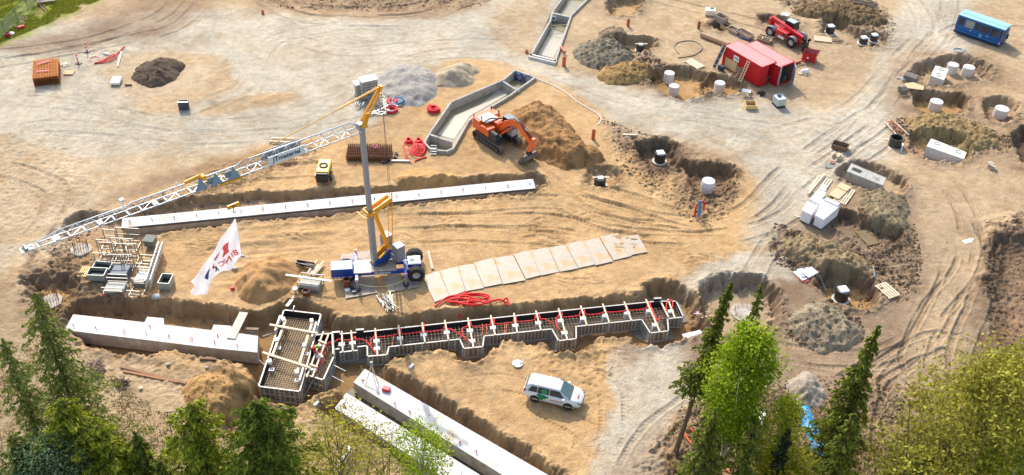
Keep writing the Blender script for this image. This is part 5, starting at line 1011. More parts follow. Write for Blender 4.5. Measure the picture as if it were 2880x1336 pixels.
m = MB(); m.box((2.33, 0, .58), (.06, 1.0, .16)); m.box((2.34, 0, .46), (.05, 1.3, .06)); bld(m, 'grille', TRIM, car); m = MB(); m.box((2.375, 0, .46), (.015, .5, .11)); bld(m, 'number_plate', WHT, car)
for x in (-1.335, 1.335):
    for s in (-1, 1):
        m = MB(); n = 20; m.add([(x + .40 * math.cos(2 * math.pi * j / n), s * .912, .36 + .40 * math.sin(2 * math.pi * j / n)) for j in range(n)], [tuple(range(n)) if s < 0 else tuple(range(n))[::-1]]); bld(m, 'wheel_arch', TRIM, car)
        wheel(car, (x, s * .83, .345), .345, .24, rim=mat('alloy_rim', (150, 150, 152), .35, .6), hub=.66)
m = MB(); random.seed(11); g = []
for j in range(34): a = 2 * math.pi * j / 34; q = 1 + .22 * math.sin(3 * a + 1) + .12 * math.sin(7 * a); g.append((-.78 + .42 * q * math.cos(a), -.915, .78 + .30 * q * math.sin(a)))
m.add(g, [tuple(range(34))]); bld(m, 'green_emblem', mat('emblem_green', (24, 142, 92), .3), car); m = MB(); m.add([(-.62 + .24 * math.cos(2 * math.pi * j / 16), -.885 + .1 * max(0, math.sin(2 * math.pi * j / 16)) * 0 - .0 + (.16 * (math.sin(2 * math.pi * j / 16) + 1) / 2), 1.08 + .22 * (math.sin(2 * math.pi * j / 16) + 1)) for j in range(16)], [tuple(range(16))]); bld(m, 'green_emblem', mat('emblem_green', (24, 142, 92), .3), car)
m = MB(); m.bar((-.1, -.915, .66), (.42, -.915, .66), .01, .07); bld(m, 'red_band', RED, car); m = MB(); m.bar((.42, -.915, .66), (.95, -.915, .66), .01, .07); bld(m, 'grey_band', mat('band_grey', (120, 130, 134), .5), car)
m = MB(); m.bar((1.95, -.35, .935), (1.95, .02, .935), .11, .012); bld(m, 'red_band', RED, car); m = MB(); m.bar((1.95, .02, .94), (1.95, .34, .94), .08, .012); bld(m, 'blue_band', mat('band_blue', (140, 190, 214), .5), car)
# ------------------------------------------------------------------ tracked excavator
EO = mat('orange_machine_paint', (238, 104, 40), .38, var=.1, scale=2, coat=.3); TRK = mat('track_steel', (124, 106, 88), .7, .2, var=.25, scale=5); EG = mat('machine_grey', (176, 176, 176), .5, var=.1)
def z5_(x, y): return (1280 + x / 5.6917, 270 + y / 5.6917)
ea = unp(*z5_(690, 890), 0); eb = unp(*z5_(225, 560), 0); fd = math.atan2((ea - eb)[1], (ea - eb)[0]); ec = (unp(*z5_(440, 790), 0) + unp(*z5_(960, 720), 0)) / 2 + np.array([-.2, .4, 0])
ex = thing('excavator', 'orange tracked excavator with its boom lowered beside the middle basin', 'excavator', (ec[0], ec[1], gz(ec[0], ec[1])), fd)
TL, TG, TW = 4.6, 1.25, .6
for s in (-1, 1):
    n = 44; path = []
    for k in range(n):
        q = k / n * (2 * (TL - .9) + math.pi * .9); L1 = TL - .9
        if q < L1: path.append((-L1 / 2 + q, .92))
        elif q < L1 + math.pi * .45: a = (q - L1) / .45; path.append((L1 / 2 + .45 * math.sin(a), .47 + .45 * math.cos(a)))
        elif q < 2 * L1 + math.pi * .45: path.append((L1 / 2 - (q - L1 - math.pi * .45), .02))
        else: a = (q - 2 * L1 - math.pi * .45) / .45; path.append((-L1 / 2 - .45 * math.sin(a), .47 - .45 * math.cos(a)))
    m = MB()
    for k in range(n):
        a, b = path[k], path[(k + 1) % n]; ang = math.atan2(b[1] - a[1], b[0] - a[0]); m.box(((a[0] + b[0]) / 2, s * TG, (a[1] + b[1]) / 2), (.21, TW, .05), ry=-ang); m.box(((a[0]) / 1, s * TG, a[1]), (.035, TW, .10), ry=-ang)
    tk = bld(m, 'track', TRK, ex); m = MB(); m.box((0, s * TG, .46), (TL - 1.0, .34, .45)); bld(m, 'track_frame', DARK, tk, .03); m = MB()
    for k in range(7): m.tube([(-1.6 + k * .53, s * (TG + .2), .26), (-1.6 + k * .53, s * (TG - .2), .26)], .18, 10)
    bld(m, 'road_wheels', STLD, tk)
m = MB(); m.box((0, 0, .6), (1.6, 2.0, .4)); m.cyl((0, 0, .8), .75, .25, 24); bld(m, 'undercarriage', DARK, ex)
up_ = bpy.data.objects.new('upper_body', None); COL.objects.link(up_); up_.parent = ex; up_.location = (0, 0, 1.0)
bd0 = unp(*z5_(370, 330), 2.); bd1 = unp(*z5_(1150, 690), 3.2); up_.rotation_euler = (0, 0, math.atan2((bd1 - bd0)[1], (bd1 - bd0)[0]) - fd)
UA = up_.rotation_euler[2] + fd
m = MB(); m.prism([(-2.75, -1.15), (-2.45, -1.42), (-1.3, -1.45), (-1.3, 1.45), (-2.45, 1.42), (-2.75, 1.15)], .15, 1.35); bld(m, 'counterweight', EO, up_, .08)
m = MB(); m.box((-.55, -.95, .62), (1.5, 1.0, .9)); m.box((-.55, .35, .75), (1.5, 1.0, 1.1)); bld(m, 'engine_bay', EO, up_, .05); m = MB(); m.box((-1.35, -.3, 1.38), (1.6, 1.7, .08)); bld(m, 'engine_hood', EG, up_, .03)
m = MB(); m.box((.25, -1.0, .1), (3.0, .9, .18)); m.box((.2, .9, .1), (3.0, 1.0, .18)); bld(m, 'platform', DARK, up_); m = MB(); m.box((.85, -1.02, .42), (1.2, .85, .5)); bld(m, 'tool_box', DARK, up_, .06); m = MB(); m.tube([(.4, -1.1, .7), (1.3, -1.1, .7)], .3, 14); bld(m, 'tank', DARK, up_)
m = MB(); m.tube(smoothline([(-.75, -1.3, 1.45), (-.75, -.4, 1.62), (-.3, .2, 1.6), (-.3, .95, 1.4)], 4), .07, 6); bld(m, 'black_rail', BLKP, up_)
for x, y in ((-2.5, -1.2), (-2.5, 1.2), (-1.4, 1.3), (-1.6, -.9)): m = MB(); m.cyl((x, y, 1.35), .06, .35, 8); bld(m, 'exhaust' if x == -1.6 else 'lamp_post', BLKP, up_)
m = MB(); P = [(.2, .55), (1.7, .55), (1.7, 1.45), (.2, 1.45)]; m.prism(P, .2, 1.1); bld(m, 'cab_base', EG, up_, .03); m = MB(); vs = [(.15, .5, 1.1), (1.75, .5, 1.1), (1.75, 1.47, 1.1), (.15, 1.47, 1.1), (.25, .58, 2.0), (1.45, .58, 2.0), (1.45, 1.4, 2.0), (.25, 1.4, 2.0)]; m.add(vs, [(0, 1, 5, 4), (1, 2, 6, 5), (2, 3, 7, 6), (3, 0, 4, 7)]); bld(m, 'cab_glass', GLASS, up_)
m = MB(); m.box((.85, .99, 2.03), (1.3, .92, .08)); bld(m, 'cab_roof', mat('cab_roof_grey', (120, 126, 134), .4, var=.2), up_, .03); m = MB()
for a, b in ((0, 4), (1, 5), (2, 6), (3, 7)): m.bar(vs[a], vs[b], .09)
bld(m, 'cab_pillar', DARK, up_)
# boom in the upper body's own x-z plane
bs = [(.55, .75), (1.3, 1.9), (2.6, 2.7), (3.6, 2.65), (4.7, 2.1), (5.5, 1.55)]; bh = [.45, .62, .72, .62, .5, .4]
def strip(m, pts, hs, w):
    sec = []
    for i, (x, z) in enumerate(pts):
        a = pts[max(i - 1, 0)]; b = pts[min(i + 1, len(pts) - 1)]; d = Vector((b[0] - a[0], 0, b[1] - a[1])).normalized(); n = Vector((-d.z, 0, d.x)) * (hs[i] / 2); c = Vector((x, 0, z)); sec.append([c - n + Vector((0, -w / 2, 0)), c - n + Vector((0, w / 2, 0)), c + n + Vector((0, w / 2, 0)), c + n + Vector((0, -w / 2, 0))])
    loft(m, sec, True, False); m.add(sec[0], [(0, 1, 2, 3)]); m.add(sec[-1], [(3, 2, 1, 0)]); return m
bm = bld(strip(MB(), bs, bh, .42), 'boom', EO, up_, .02); m = MB()
for s in (-1, 1): m.tube([(.95, s * .38, .5), (1.9, s * .34, 1.5)], .10, 10)
bld(m, 'boom_cylinder_tube', EO, up_); m = MB()
for s in (-1, 1): m.tube([(1.9, s * .34, 1.5), (2.5, s * .32, 2.15)], .05, 8)
bld(m, 'cylinder_rod', STL, bm); m = MB()
for s in (-.12, 0, .12): m.tube([(1.6, s, 2.5), (2.7, s, 3.2), (3.8, s, 3.05), (5.2, s, 2.2), (5.7, s, 1.7)], .035, 6)
bld(m, 'hydraulic_hose', BLKP, bm); m = MB(); m.tube([(2.7, 0, 3.25), (4.6, 0, 2.62)], .085, 10); bld(m, 'stick_cylinder', STL, bm)
st = bld(strip(MB(), [(5.6, 2.25), (5.65, 1.7), (5.35, 1.0), (5.0, .45)], [.35, .7, .5, .35], .34), 'stick', EO, up_, .02); m = MB(); m.tube([(5.95, 0, 1.9), (5.75, 0, .9)], .08, 10); bld(m, 'bucket_cylinder', STL, st)
m = MB(); m.box((5.05, 0, .25), (.5, .5, .4)); bld(m, 'quick_coupler', DARK, st, .03)
m = MB(); pf = [(5.2, .15), (5.3, -.45), (4.95, -.85), (4.4, -.95), (4.45, -.85), (4.85, -.72), (5.1, -.42), (5.0, .1)]; m.extr([(x, z) for x, z in pf], -.95, .95); bk = bld(m, 'bucket', mat('worn_bucket', (124, 116, 108), .6, .3, var=.25), up_, .01); m = MB()
for s in (-1, 1):
    P = [(5.2, s * .93, .15), (5.3, s * .93, -.45), (4.95, s * .93, -.85), (4.4, s * .93, -.95), (4.75, s * .93, -.1)]; off = Vector((0, .02, 0)); m.add([Vector(p) - off for p in P] + [Vector(p) + off for p in P], [(0, 1, 2, 3, 4), (9, 8, 7, 6, 5)] + [(i, (i + 1) % 5, (i + 1) % 5 + 5, i + 5) for i in range(5)])
bld(m, 'bucket_cheek', mat('worn_bucket', (124, 116, 108), .6), bk)
# ------------------------------------------------------------------ telehandler
TH = mat('red_machine_paint', (206, 34, 40), .38, var=.08, coat=.3)
q1 = (1960 + 875 / 4.2675, 40 + 265 / 4.2675); q2 = (1960 + 1125 / 4.2675, 40 + 395 / 4.2675); a = unp(*q1, 0); b = unp(*q2, 0); yw = math.atan2((b - a)[1], (b - a)[0]); e = (b - a) / np.linalg.norm(b - a); n = np.array([-e[1], e[0], 0]); c = (a + b) / 2 + n * .95
th = thing('telehandler', 'red telehandler with lowered boom, parked behind the red containers', 'telehandler', (c[0], c[1], gz(c[0], c[1])), yw); WB = np.linalg.norm(b - a) / 2; print('telehandler wheelbase', WB * 2)
m = MB(); m.box((0, 0, .85), (WB * 2 + 1.6, 1.0, .6)); bld(m, 'chassis', TH, th, .05); m = MB(); m.box((0, -.75, 1.15), (1.7, .8, .7)); bld(m, 'engine_cover', TH, th, .1); m = MB(); m.box((.1, -1.1, .7), (.9, .25, .3)); bld(m, 'step_box', WHT, th, .03); m = MB(); m.box((.5, -1.165, 1.2), (.4, .02, .35)); bld(m, 'vent_grille', DARK, th)
for x in (-WB, WB):
    for s in (-1, 1):
        wheel(th, (x, s * .98, .66), .66, .5, rim=mat('pale_rim', (178, 176, 172), .5), lugs=16, hub=.52); m = MB(); k = 10
        sec = [[(x + .78 * math.cos(aa), s * .98 - .26, .66 + .78 * math.sin(aa)), (x + .78 * math.cos(aa), s * .98 + .26, .66 + .78 * math.sin(aa)), (x + .74 * math.cos(aa), s * .98 + .26, .66 + .74 * math.sin(aa)), (x + .74 * math.cos(aa), s * .98 - .26, .66 + .74 * math.sin(aa))] for aa in np.linspace(.5, 2.5, k)]; loft(m, sec); bld(m, 'mudguard', mat('mudguard_grey', (128, 130, 134), .5), th)
m = MB(); m.bar((-WB - .9, -.1, 2.0), (WB + .9, -.1, 1.35), .46, .5); tb = bld(m, 'outer_boom', TH, th, .04); m = MB(); m.bar((WB + .8, -.1, 1.36), (WB + 1.35, -.1, 1.2), .32, .36); bld(m, 'inner_boom', BLKP, tb); m = MB(); m.bar((WB + 1.3, -.1, 1.2), (WB + 1.45, -.1, .5), .36, .3); bld(m, 'boom_nose', BLKP, tb)
m = MB(); m.bar((-1.1, -.345, 1.80), (-.2, -.345, 1.68), .015, .16); bld(m, 'pale_lettering_strip', mat('faint_white', (226, 150, 150), .4), tb)
m = MB(); m.box((-WB - .8, -.1, 1.6), (.5, .8, .9)); bld(m, 'rear_tower', TH, th, .05)
m = MB(); m.box((WB + 1.5, -.1, .6), (.12, 1.1, .7)); m.bar((WB + 1.3, .5, 1.0), (WB + 1.6, .5, 1.3), .2, .3); bld(m, 'carriage', BLKP, th); m = MB()
for s in (-.4, .4): m.bar((WB + 1.55, s - .1, .2), (WB + 2.6, s - .1, .12), .14, .05)
m.prism([(WB + 1.6, -.9), (WB + 2.4, -.6), (WB + 2.3, -.4), (WB + 1.6, -.5)], .12, .4); bld(m, 'fork', mat('fork_black', (44, 44, 46), .5, .4), th)
m = MB(); m.prism([(-.75, .25), (.75, .25), (.75, 1.15), (-.75, 1.15)], 1.0, 1.5); bld(m, 'cab_base', TH, th, .04); m = MB(); vs = [(-.8, .22, 1.5), (.85, .22, 1.5), (.85, 1.18, 1.5), (-.8, 1.18, 1.5), (-.6, .28, 2.35), (.55, .28, 2.35), (.55, 1.12, 2.35), (-.6, 1.12, 2.35)]; m.add(vs, [(0, 1, 5, 4), (1, 2, 6, 5), (2, 3, 7, 6), (3, 0, 4, 7)]); bld(m, 'cab_glass', GLASS, th)
m = MB(); m.box((-.02, .7, 2.38), (1.25, .95, .08)); bld(m, 'cab_roof', mat('cab_roof_pale', (176, 190, 186), .3, var=.15), th, .03); m = MB()
for i, j in ((0, 4), (1, 5), (2, 6), (3, 7)): m.bar(vs[i], vs[j], .08)
bld(m, 'cab_pillar', BLKP, th)
# ------------------------------------------------------------------ site containers
CR = mat('red_container', (200, 18, 34), .5, var=.12, scale=1.2); CRT = mat('skylit_bleached_roof', (244, 170, 164), .5, var=.08, scale=1.2)  # roof: bleached red, lightened further to paint in the sky's reflection
def corr(m, a, b, z0, z1, n, d):          # corrugated wall from a to b
    a = Vector(a); b = Vector(b); e = (b - a); L = e.length; e.normalize(); nn = Vector((e.y, -e.x)); pts = []
    for k in range(n):
        for f, o_ in ((0, 0), (.35, 0), (.5, d), (.85, d)): pts.append(a + e * (L * (k + f) / n) - nn * o_)
    pts.append(b); vs = [(p.x, p.y, z) for z in (z0, z1) for p in pts]; q = len(pts); m.add(vs, [(i, i + 1, q + i + 1, q + i) for i in range(q - 1)])
def container(label, P, doors, name='site_container'):
    c = P[0]; o = thing(name, label, 'container', (c[0], c[1], gz(c[0] - 1, c[1] + 1) + .02), P[1], group='red site containers'); L, W_, H = 6.06, 2.44, 2.59
    m = MB(); corr(m, (-L, 0), (0, 0), .12, H - .1, 22, .035); corr(m, (-L, W_), (-L, 0), .12, H - .1, 9, .035); corr(m, (0, W_), (-L, W_), .12, H - .1, 22, .035); bld(m, 'side_wall', CR, o)
    m = MB()
    for k in range(20): x = -L + .18 + k * .29; m.box((x, W_ / 2, H - .03), (.17, W_ - .1, .05))
    m.box((-L / 2, W_ / 2, H - .07), (L - .08, W_ - .08, .04)); bld(m, 'roof', CRT, o)
    m = MB()
    for y in (.04, W_ - .04): m.bar((-L, y, .07), (0, y, .07), .1, .14); m.bar((-L, y, H - .05), (0, y, H - .05), .09, .1)
    for x in (-L + .04, -.04):
        for y in (.04, W_ - .04): m.bar((x, y, 0), (x, y, H), .1, .1, up=(0, 1, 0))
        m.bar((x, 0, H - .06), (x, W_, H - .06), .1, .12); m.bar((x, 0, .07), (x, W_, .07), .1, .13)
    bld(m, 'frame', CR, o)
    m = MB(); m.box((-L / 2, W_ / 2, .15), (L - .2, W_ - .2, .05)); bld(m, 'floor', BRN, o)
    m = MB(); m.box((-L / 2, .09, 1.3), (L - .25, .02, 2.2)); m.box((-L / 2, W_ - .09, 1.3), (L - .25, .02, 2.2)); m.box((-L + .12, W_ / 2, 1.3), (.02, W_ - .2, 2.2)); bld(m, 'shade_lining', mat('container_shade', (110, 104, 98), .8, var=.2), o)  # dark sheets added over the red walls, painting the interior's shade
    for k in range(3): m = MB(); m.box((-.5 - .7 * k, 1.7 + .2 * (k % 2), .5), (.5, .5, .6)); bld(m, 'stored_box', (STLD, TIMBO, DARK)[k], o)
    for y, ang in doors:
        m = MB(); w = 1.16; d = Vector((math.cos(ang), math.sin(ang))); s = 1 if y > 1 else -1
        m.bar((.04, y, H / 2 + .02), (.04 + d.x * w, y + d.y * w, H / 2 + .02), .05, H - .26); dr = bld(m, 'door', mat('grey_door', (196, 200, 202), .5), o)
        m = MB(); k_ = Vector((-d.y, d.x)) * .045
        for f in (.3, .7):
            for sg_ in (-1, 1): m.tube([(.04 + d.x * w * f + sg_ * k_.x, y + d.y * w * f + sg_ * k_.y, .2), (.04 + d.x * w * f + sg_ * k_.x, y + d.y * w * f + sg_ * k_.y, H - .2)], .018, 5)
        bld(m, 'lock_rod', STL, dr)
    return o
cc1 = np.array([30.05, 104.65]); cc1 = unp(2131, 247, 0)[:2]
yaw = -.93
k1 = container('near red container with sign, ladder and open grey doors', (cc1, yaw), [(2.36, R(-12))])
cc2 = unp(2194, 189, 2.59)[:2] - np.array([0, 0]); m = MB(); corr(m, (.03, .05), (.03, 1.2), .15, 2.45, 5, .03); bld(m, 'closed_door', CR, k1)
k2 = container('far red container behind the one with the ladder', (cc2, yaw), [(2.42, R(-35))])
m = MB(); m.box((-3.95, -.04, 1.85), (.85, .03, .7)); sgn_ = bld(m, 'sign', WHT, k1); text('ATB', .36, mat('sign_ink', (90, 60, 70), .6), sgn_, frame((-3.95, -.06, 1.85), (1, 0, 0), (0, 0, 1)), bold=.01)
m = MB(); m.box((-4.6, -.05, .75), (1.9, .04, 1.25)); bld(m, 'plywood_patch', mat('ply', (206, 178, 130), .7, var=.12), k1); m = MB(); m.box((-3.3, -.05, .6), (.8, .04, 1.0)); bld(m, 'grey_patch', TIMBO, k1)
ew = lambda x, y, z: k1.location + Matrix.Rotation(yaw, 3, 'Z') @ Vector((x, y, z))
def ladder(label, a, b, wv, m1, m2, rungs, w=.4, fill=None):
    o = thing('ladder', label, 'ladder'); a, b = Vector(a), Vector(b); wv = Vector(wv).normalized() * w / 2
    for s in (-1, 1): m = MB(); m.bar(a + wv * s, b + wv * s, .08, .05); bld(m, 'side_rail', m1, o)
    for k in range(rungs): q = a.lerp(b, (k + .6) / rungs); m = MB(); m.bar(q - wv, q + wv, .05, .05); bld(m, 'rung', m2, o)
    if fill:
        nn = (b - a).normalized()
        m = MB(); m.bar(a.lerp(b, .02), a.lerp(b, .98), w - .06, .03, up=wv.cross(nn)); bld(m, 'panel', fill, o)
    return o
X = Matrix.Rotation(yaw, 3, 'Z') @ Vector((1, 0, 0))
ladder('wooden ladder leaning on the near red container', ew(-2.0, -1.0, 0), ew(-2.0, -.1, 2.5), X, TIMB, TIMB, 9)
ladder('dark panelled ladder board leaning on the left end of the near red container', ew(-6.0, -1.3, 0), ew(-6.0, -.05, 2.75), X, TIMB, STL, 4, .55, mat('solar_dark', (40, 40, 58), .25))
m = MB(); m.bar(ew(-2.9, -1.0, .05), ew(-2.6, -.1, 1.4), .3, .04); tag(m.build('leaning_board', BRN), 'brown board leaning left of the wooden ladder', 'board')
m = MB(); m.box((0, 0, .25), (.7, .5, .5), yaw); o = m.build('storage_crate', mat('navy_crate', (40, 50, 76), .6)); o.location = ew(-5.3, -.8, 0); tag(o, 'dark blue crate at the foot of the panelled ladder board', 'crate')
# blue crew container, upper right
BC = mat('teal_blue_paint', (0, 84, 146), .4, var=.08, scale=2, coat=.2); BCT = mat('pale_blue_roof', (150, 200, 222), .4, var=.06)
P0 = unp(2580 + 1240 / 5.433, 20 + 625 / 5.433, 0); o = thing('crew_container', 'long blue crew container with dark windows, upper right corner', 'container', (P0[0], P0[1], gz(P0[0], P0[1])), -.705); L, W_, H = 6.0, 2.35, 2.45
m = MB(); prof = [(0, .25), (-.08, .45), (0, .62), (-.08, .8), (0, .95), (-.05, 1.15), (.10, 2.3), (.12, H - .1), (W_ - .12, H - .1), (W_ - .1, 2.3), (W_, 1.15), (W_, .25)]
m.add([(x, y, z) for x in (-L, 0) for y, z in prof], [tuple(range(12)), tuple(range(12, 24))[::-1]] + [((i + 1) % 12, i, 12 + i, 12 + (i + 1) % 12) for i in range(12)]); bld(m, 'body', BC, o)
m = MB(); m.box((-L / 2, W_ / 2, H - .04), (L + .05, W_ - .2, .1)); m.box((-L / 2, W_ / 2, H + .03), (L - .1, .5, .06)); bld(m, 'roof', BCT, o, .03)
for x0, x1, mm in ((-5.75, -5.05, DARK), (-4.85, -3.7, mat('milky_window', (150, 150, 142), .2, var=.35, scale=5)), (-3.6, -2.95, DARK), (-2.85, -1.65, DARK), (-1.5, -.55, GLASS), (-.45, -.1, DARK)):
    m = MB(); quad(m, [(x0, -.055, 1.25), (x1, -.055, 1.25), (x1, .065, 2.15), (x0, .065, 2.15)]); bld(m, 'window', mm, o)
    m = MB(); 
    for x in (x0, x1): m.bar((x, -.06, 1.22), (x, .07, 2.18), .05, .03)
    bld(m, 'window_frame', BC, o)
m = MB(); m.box((-L / 2, -.02, .17), (L, .1, .14)); m.box((-L / 2, W_ - .1, .17), (L, .1, .14)); m.box((-L / 2, W_ / 2, .1), (L - .6, .9, .2)); bld(m, 'skid', DARK, o)
for x in (-5.9, -.1):
    for k in range(3): m = MB(); m.box((x, -.1, .4 + .22 * k), (.14, .05, .14)); bld(m, 'marker', WHT if k % 2 else REDH, o)
for x in (-3.95, -1.75): m = MB(); m.tube([(x, -.13, 1.0), (x, -.08, 1.0)], .07, 10); bld(m, 'lamp', WHT, o)
m = MB(); m.box((-2.6, -.09, .75), (.35, .03, .5)); bld(m, 'pale_notice', mat('faded_notice', (110, 160, 186), .5), o)
m = MB(); m.box((.04, W_ * .45, 1.2), (.05, 1.0, 1.9)); bld(m, 'end_door', mat('dull_blue', (30, 70, 112), .5), o); m = MB(); m.box((.1, W_ * .85, .9), (.14, .35, .6)); bld(m, 'end_box', DARK, o)
# yellow compressor trailer
c = unp(*t(5, 500, 165), 0); o = thing('compressor_trailer', 'yellow compressor trailer with a coiled hose on top', 'compressor', (c[0], c[1], gz(c[0], c[1])), R(1))
m = MB(); m.prism([(-.6, -1.1), (.6, -1.1), (.6, 1.35), (-.6, 1.35)], .45, 1.35); bld(m, 'body', BLKP, o, .06); m = MB(); m.prism([(-.63, -.85), (.63, -.85), (.63, 1.38), (-.63, 1.38)], 1.0, 1.48); bld(m, 'canopy', mat('pale_yellow_paint', (240, 200, 70), .4, var=.06), o, .1)
m = MB(); m.box((0, -1.15, .8), (1.15, .08, .8)); bld(m, 'rear_panel', BLKP, o, .03)
for s in (-1, 1): wheel(o, (s * .72, -.1, .33), .33, .22, 'x'); m = MB(); m.box((s * .72, -.1, .72), (.26, .9, .06)); bld(m, 'mudguard', BLKP, o); m = MB(); m.box((s * .5, -1.2, .42), (.16, .04, .1)); bld(m, 'tail_light', REDH, o)
m = MB(); m.bar((0, 1.3, .5), (0, 2.3, .45), .1, .1); m.tube([(0, 2.3, .45), (0, 2.3, .0)], .05, 8); bld(m, 'tow_bar', STL, o)
m = MB()
for k in range(4): m.tube([((.28 + .05 * k) * math.cos(q) , .2 + (.28 + .05 * k) * math.sin(q), 1.52 + .03 * (k % 2)) for q in np.linspace(0, 2 * math.pi, 20)[:-1]], .03, 5, closed=True)
m.build('coiled_hose', mat('olive_hose', (70, 72, 40), .6), o)
# ------------------------------------------------------------------ small site objects
def put(o, i, x, y, dz=0.):
    p = hit(*t(i, x, y), dz=dz); o.location = (p[0], p[1], p[2] + dz); return p
def pdir(i, x0, y0, x1, y1):
    a = hit(*t(i, x0, y0)); b = hit(*t(i, x1, y1)); return math.atan2(b[1] - a[1], b[0] - a[0]), float(np.linalg.norm(b - a))
PALM = mat('pallet_wood', (226, 196, 148), .75, var=.12, scale=5)
def pallet(i, x, y, ang, label, L=1.2, W=.9, n=6, m_=PALM, group='timber pallets', dz=0.):
    o = thing('pallet', label, 'pallet', rz=ang, group=group); put(o, i, x, y, dz)
    m = MB()
    for k in range(n): m.box((0, -W / 2 + W * (k + .5) / n, .13), (L, W / n * .66, .022))
    m.build('deck_board', m_, o); m = MB()
    for s in (-1, 0, 1): m.box((s * (L / 2 - .07), 0, .06), (.1, W, .09))
    m.build('stringer', m_, o); return o
def crate(i, x, y, ang, label, L, W, H, m_, inner=None, group=None, dz=0., name='timber_crate', cat='crate', fill=.5, slat=True):
    o = thing(name, label, cat, rz=ang, group=group); put(o, i, x, y, dz); k = max(2, round(H / .2))
    for a, b in (((-L / 2, -W / 2), (L / 2, -W / 2)), ((L / 2, -W / 2), (L / 2, W / 2)), ((L / 2, W / 2), (-L / 2, W / 2)), ((-L / 2, W / 2), (-L / 2, -W / 2))):
        m = MB()
        for j in range(k): z = .06 + (H - .06) * (j + .5) / k; m.bar((*a, z), (*b, z), .035, (H - .06) / k * (.86 if slat else .99))
        m.bar((*a, H + .01), (*b, H + .01), .07, .04); m.build('side_wall', m_, o)
    m = MB(); m.box((0, 0, .1), (L - .04, W - .04, .06)); m.build('floor', m_, o)
    if inner:
        m = MB(); m.box((0, 0, H * fill * .5 + .08), (L - .12, W - .12, H * fill)); f = m.build('filling', inner, o)
    return o
def pile(i, x, y, name, label, cat, n, L, r, m_, spread=.4, ang=0., jit=.2, sq=True, layers=2, dz=0., seed=1, group=None):
    random.seed(seed); o = thing(name, label, cat, rz=ang, group=group); put(o, i, x, y, dz); 
    for k in range(n):
        m = MB(); a = random.uniform(-jit, jit); l = L * random.uniform(.7, 1); c = Vector((random.uniform(-.1, .1) * L, random.uniform(-spread, spread), r + 2 * r * (k % layers))); d = Vector((math.cos(a), math.sin(a), random.uniform(-.03, .05))) * l / 2
        (m.bar(c - d, c + d, 2 * r, 2 * r * .6) if sq else m.tube([c - d, c + d], r, 7)); m.build({'board_pile': 'board', 'tube_pile': 'tube'}.get(name, 'piece'), m_, o)
    return o
def stick(i, a, b, name, label, cat, r, m_, z=.0, sq=False, group=None, h=None, n=10):
    pa = hit(*t(i, *a)); pb = hit(*t(i, *b)); m = MB(); c = (pa + pb) / 2; u = pa - c; v = pb - c; u[2] += r + z; v[2] += r + z
    (m.bar(u, v, 2 * r, h or 2 * r) if sq else m.tube([u, v], r, n)); o = m.build(name, m_); o.location = [float(q) for q in c]; return tag(o, label, cat, group)
def coil(i, x, y, label, R0, n, r, m_, lift=.0, stack=2, group=None, tilt=0., name='pipe_coil', jit=.03, seed=3):
    random.seed(seed); o = thing(name, label, 'pipe coil', group=group); put(o, i, x, y)
    m = MB(); pts = []
    for k in range(n * 24):
        q = k / 24 * 2 * math.pi; lap = k / 24; rr = R0 - r * 2.3 * (lap % (n / stack)); z = r + r * 1.9 * int(lap / (n / stack)) + random.uniform(-1, 1) * r * .15; pts.append(((rr + jit * math.sin(q * 1.3 + lap)) * math.cos(q), (rr + jit * math.cos(q * .7)) * math.sin(q), z + tilt * math.cos(q)))
    m.tube(pts, r, 6); m.build('pipe_loop', m_, o); return o
def hose(i, pts, name, label, cat, r, m_, k=5, z=.0, group=None, n=6, zs=None):
    P = [hit(*t(i, x, y)) for x, y in pts]; P = [p + np.array([0, 0, r + z + (zs[j] if zs else 0)]) for j, p in enumerate(P)]; m = MB(); m.tube(smoothline(P, k), r, n); return tag(m.build(name, m_), label, cat, group)
def standpipe(i, x, y, h, r, label, m_=ORP, hollow=True, group='upright clay coloured pipes', name='standing_pipe', dz=0.):
    o = thing(name, label, 'pipe', group=group); put(o, i, x, y, dz); m = MB(); m.ring((0, 0, -.3), r, r - .03, h + .3, 20); m.build('pipe_wall', m_, o); m = MB(); m.ring((0, 0, h - .16), r + .03, r - .005, .14, 20); m.build('pipe_socket', m_, o); m = MB(); m.cyl((0, 0, -.3), r - .035, h * .75 + .3, 16); m.build('pipe_inside', DARK, o); return o
GREYT = mat('silvered_timber', (172, 156, 140), .85, var=.25, scale=5)
# upper left -----------------------------------------------------------
a, l = pdir(0, 350, 555, 300, 420)
o = thing('rebar_mat_stack', 'tall stack of rusty rebar mats with pink tape, far left', 'rebar stack'); p = put(o, 0, 350, 560); ang, _ = pdir(0, 275, 655, 425, 635); o.rotation_euler[2] = ang
L, Wd, H = 2.75, 4.3, 1.15
for k in range(10):
    m = MB(); z = .08 + k * .115
    for j in range(17): m.box((-L / 2 + L * (j + .5) / 17, 0, z), (.085 if k > 8 else .06, Wd, .06))
    for j in range(6): m.box((0, -Wd / 2 + Wd * (j + .5) / 6, z + .04), (L, .04, .03))
    m.build('rebar_mat', mat('orange_rust', (196, 120, 48), .8, .1, var=.2) if k > 6 else RUST, o)
for y, a0 in ((1.0, .5), (-.9, -.1)): m = MB(); m.bar((-.9, y - a0 * .5, H + .14), (.4, y + a0 * .6, H + .14), .12, .03); m.build('pink_tape', mat('pink_tape', (240, 110, 150), .6), o)
o = pallet(0, 505, 535, .1, 'pallet with white board scraps beside the rebar stack', 1.1, .9); o2 = pile(0, 480, 478, 'board_pile', 'tangle of pale boards just above the pallet beside the rebar stack', 'boards', 6, 1.0, .05, mat('pale_board', (238, 226, 200), .7), .3, .9, .9, seed=4)
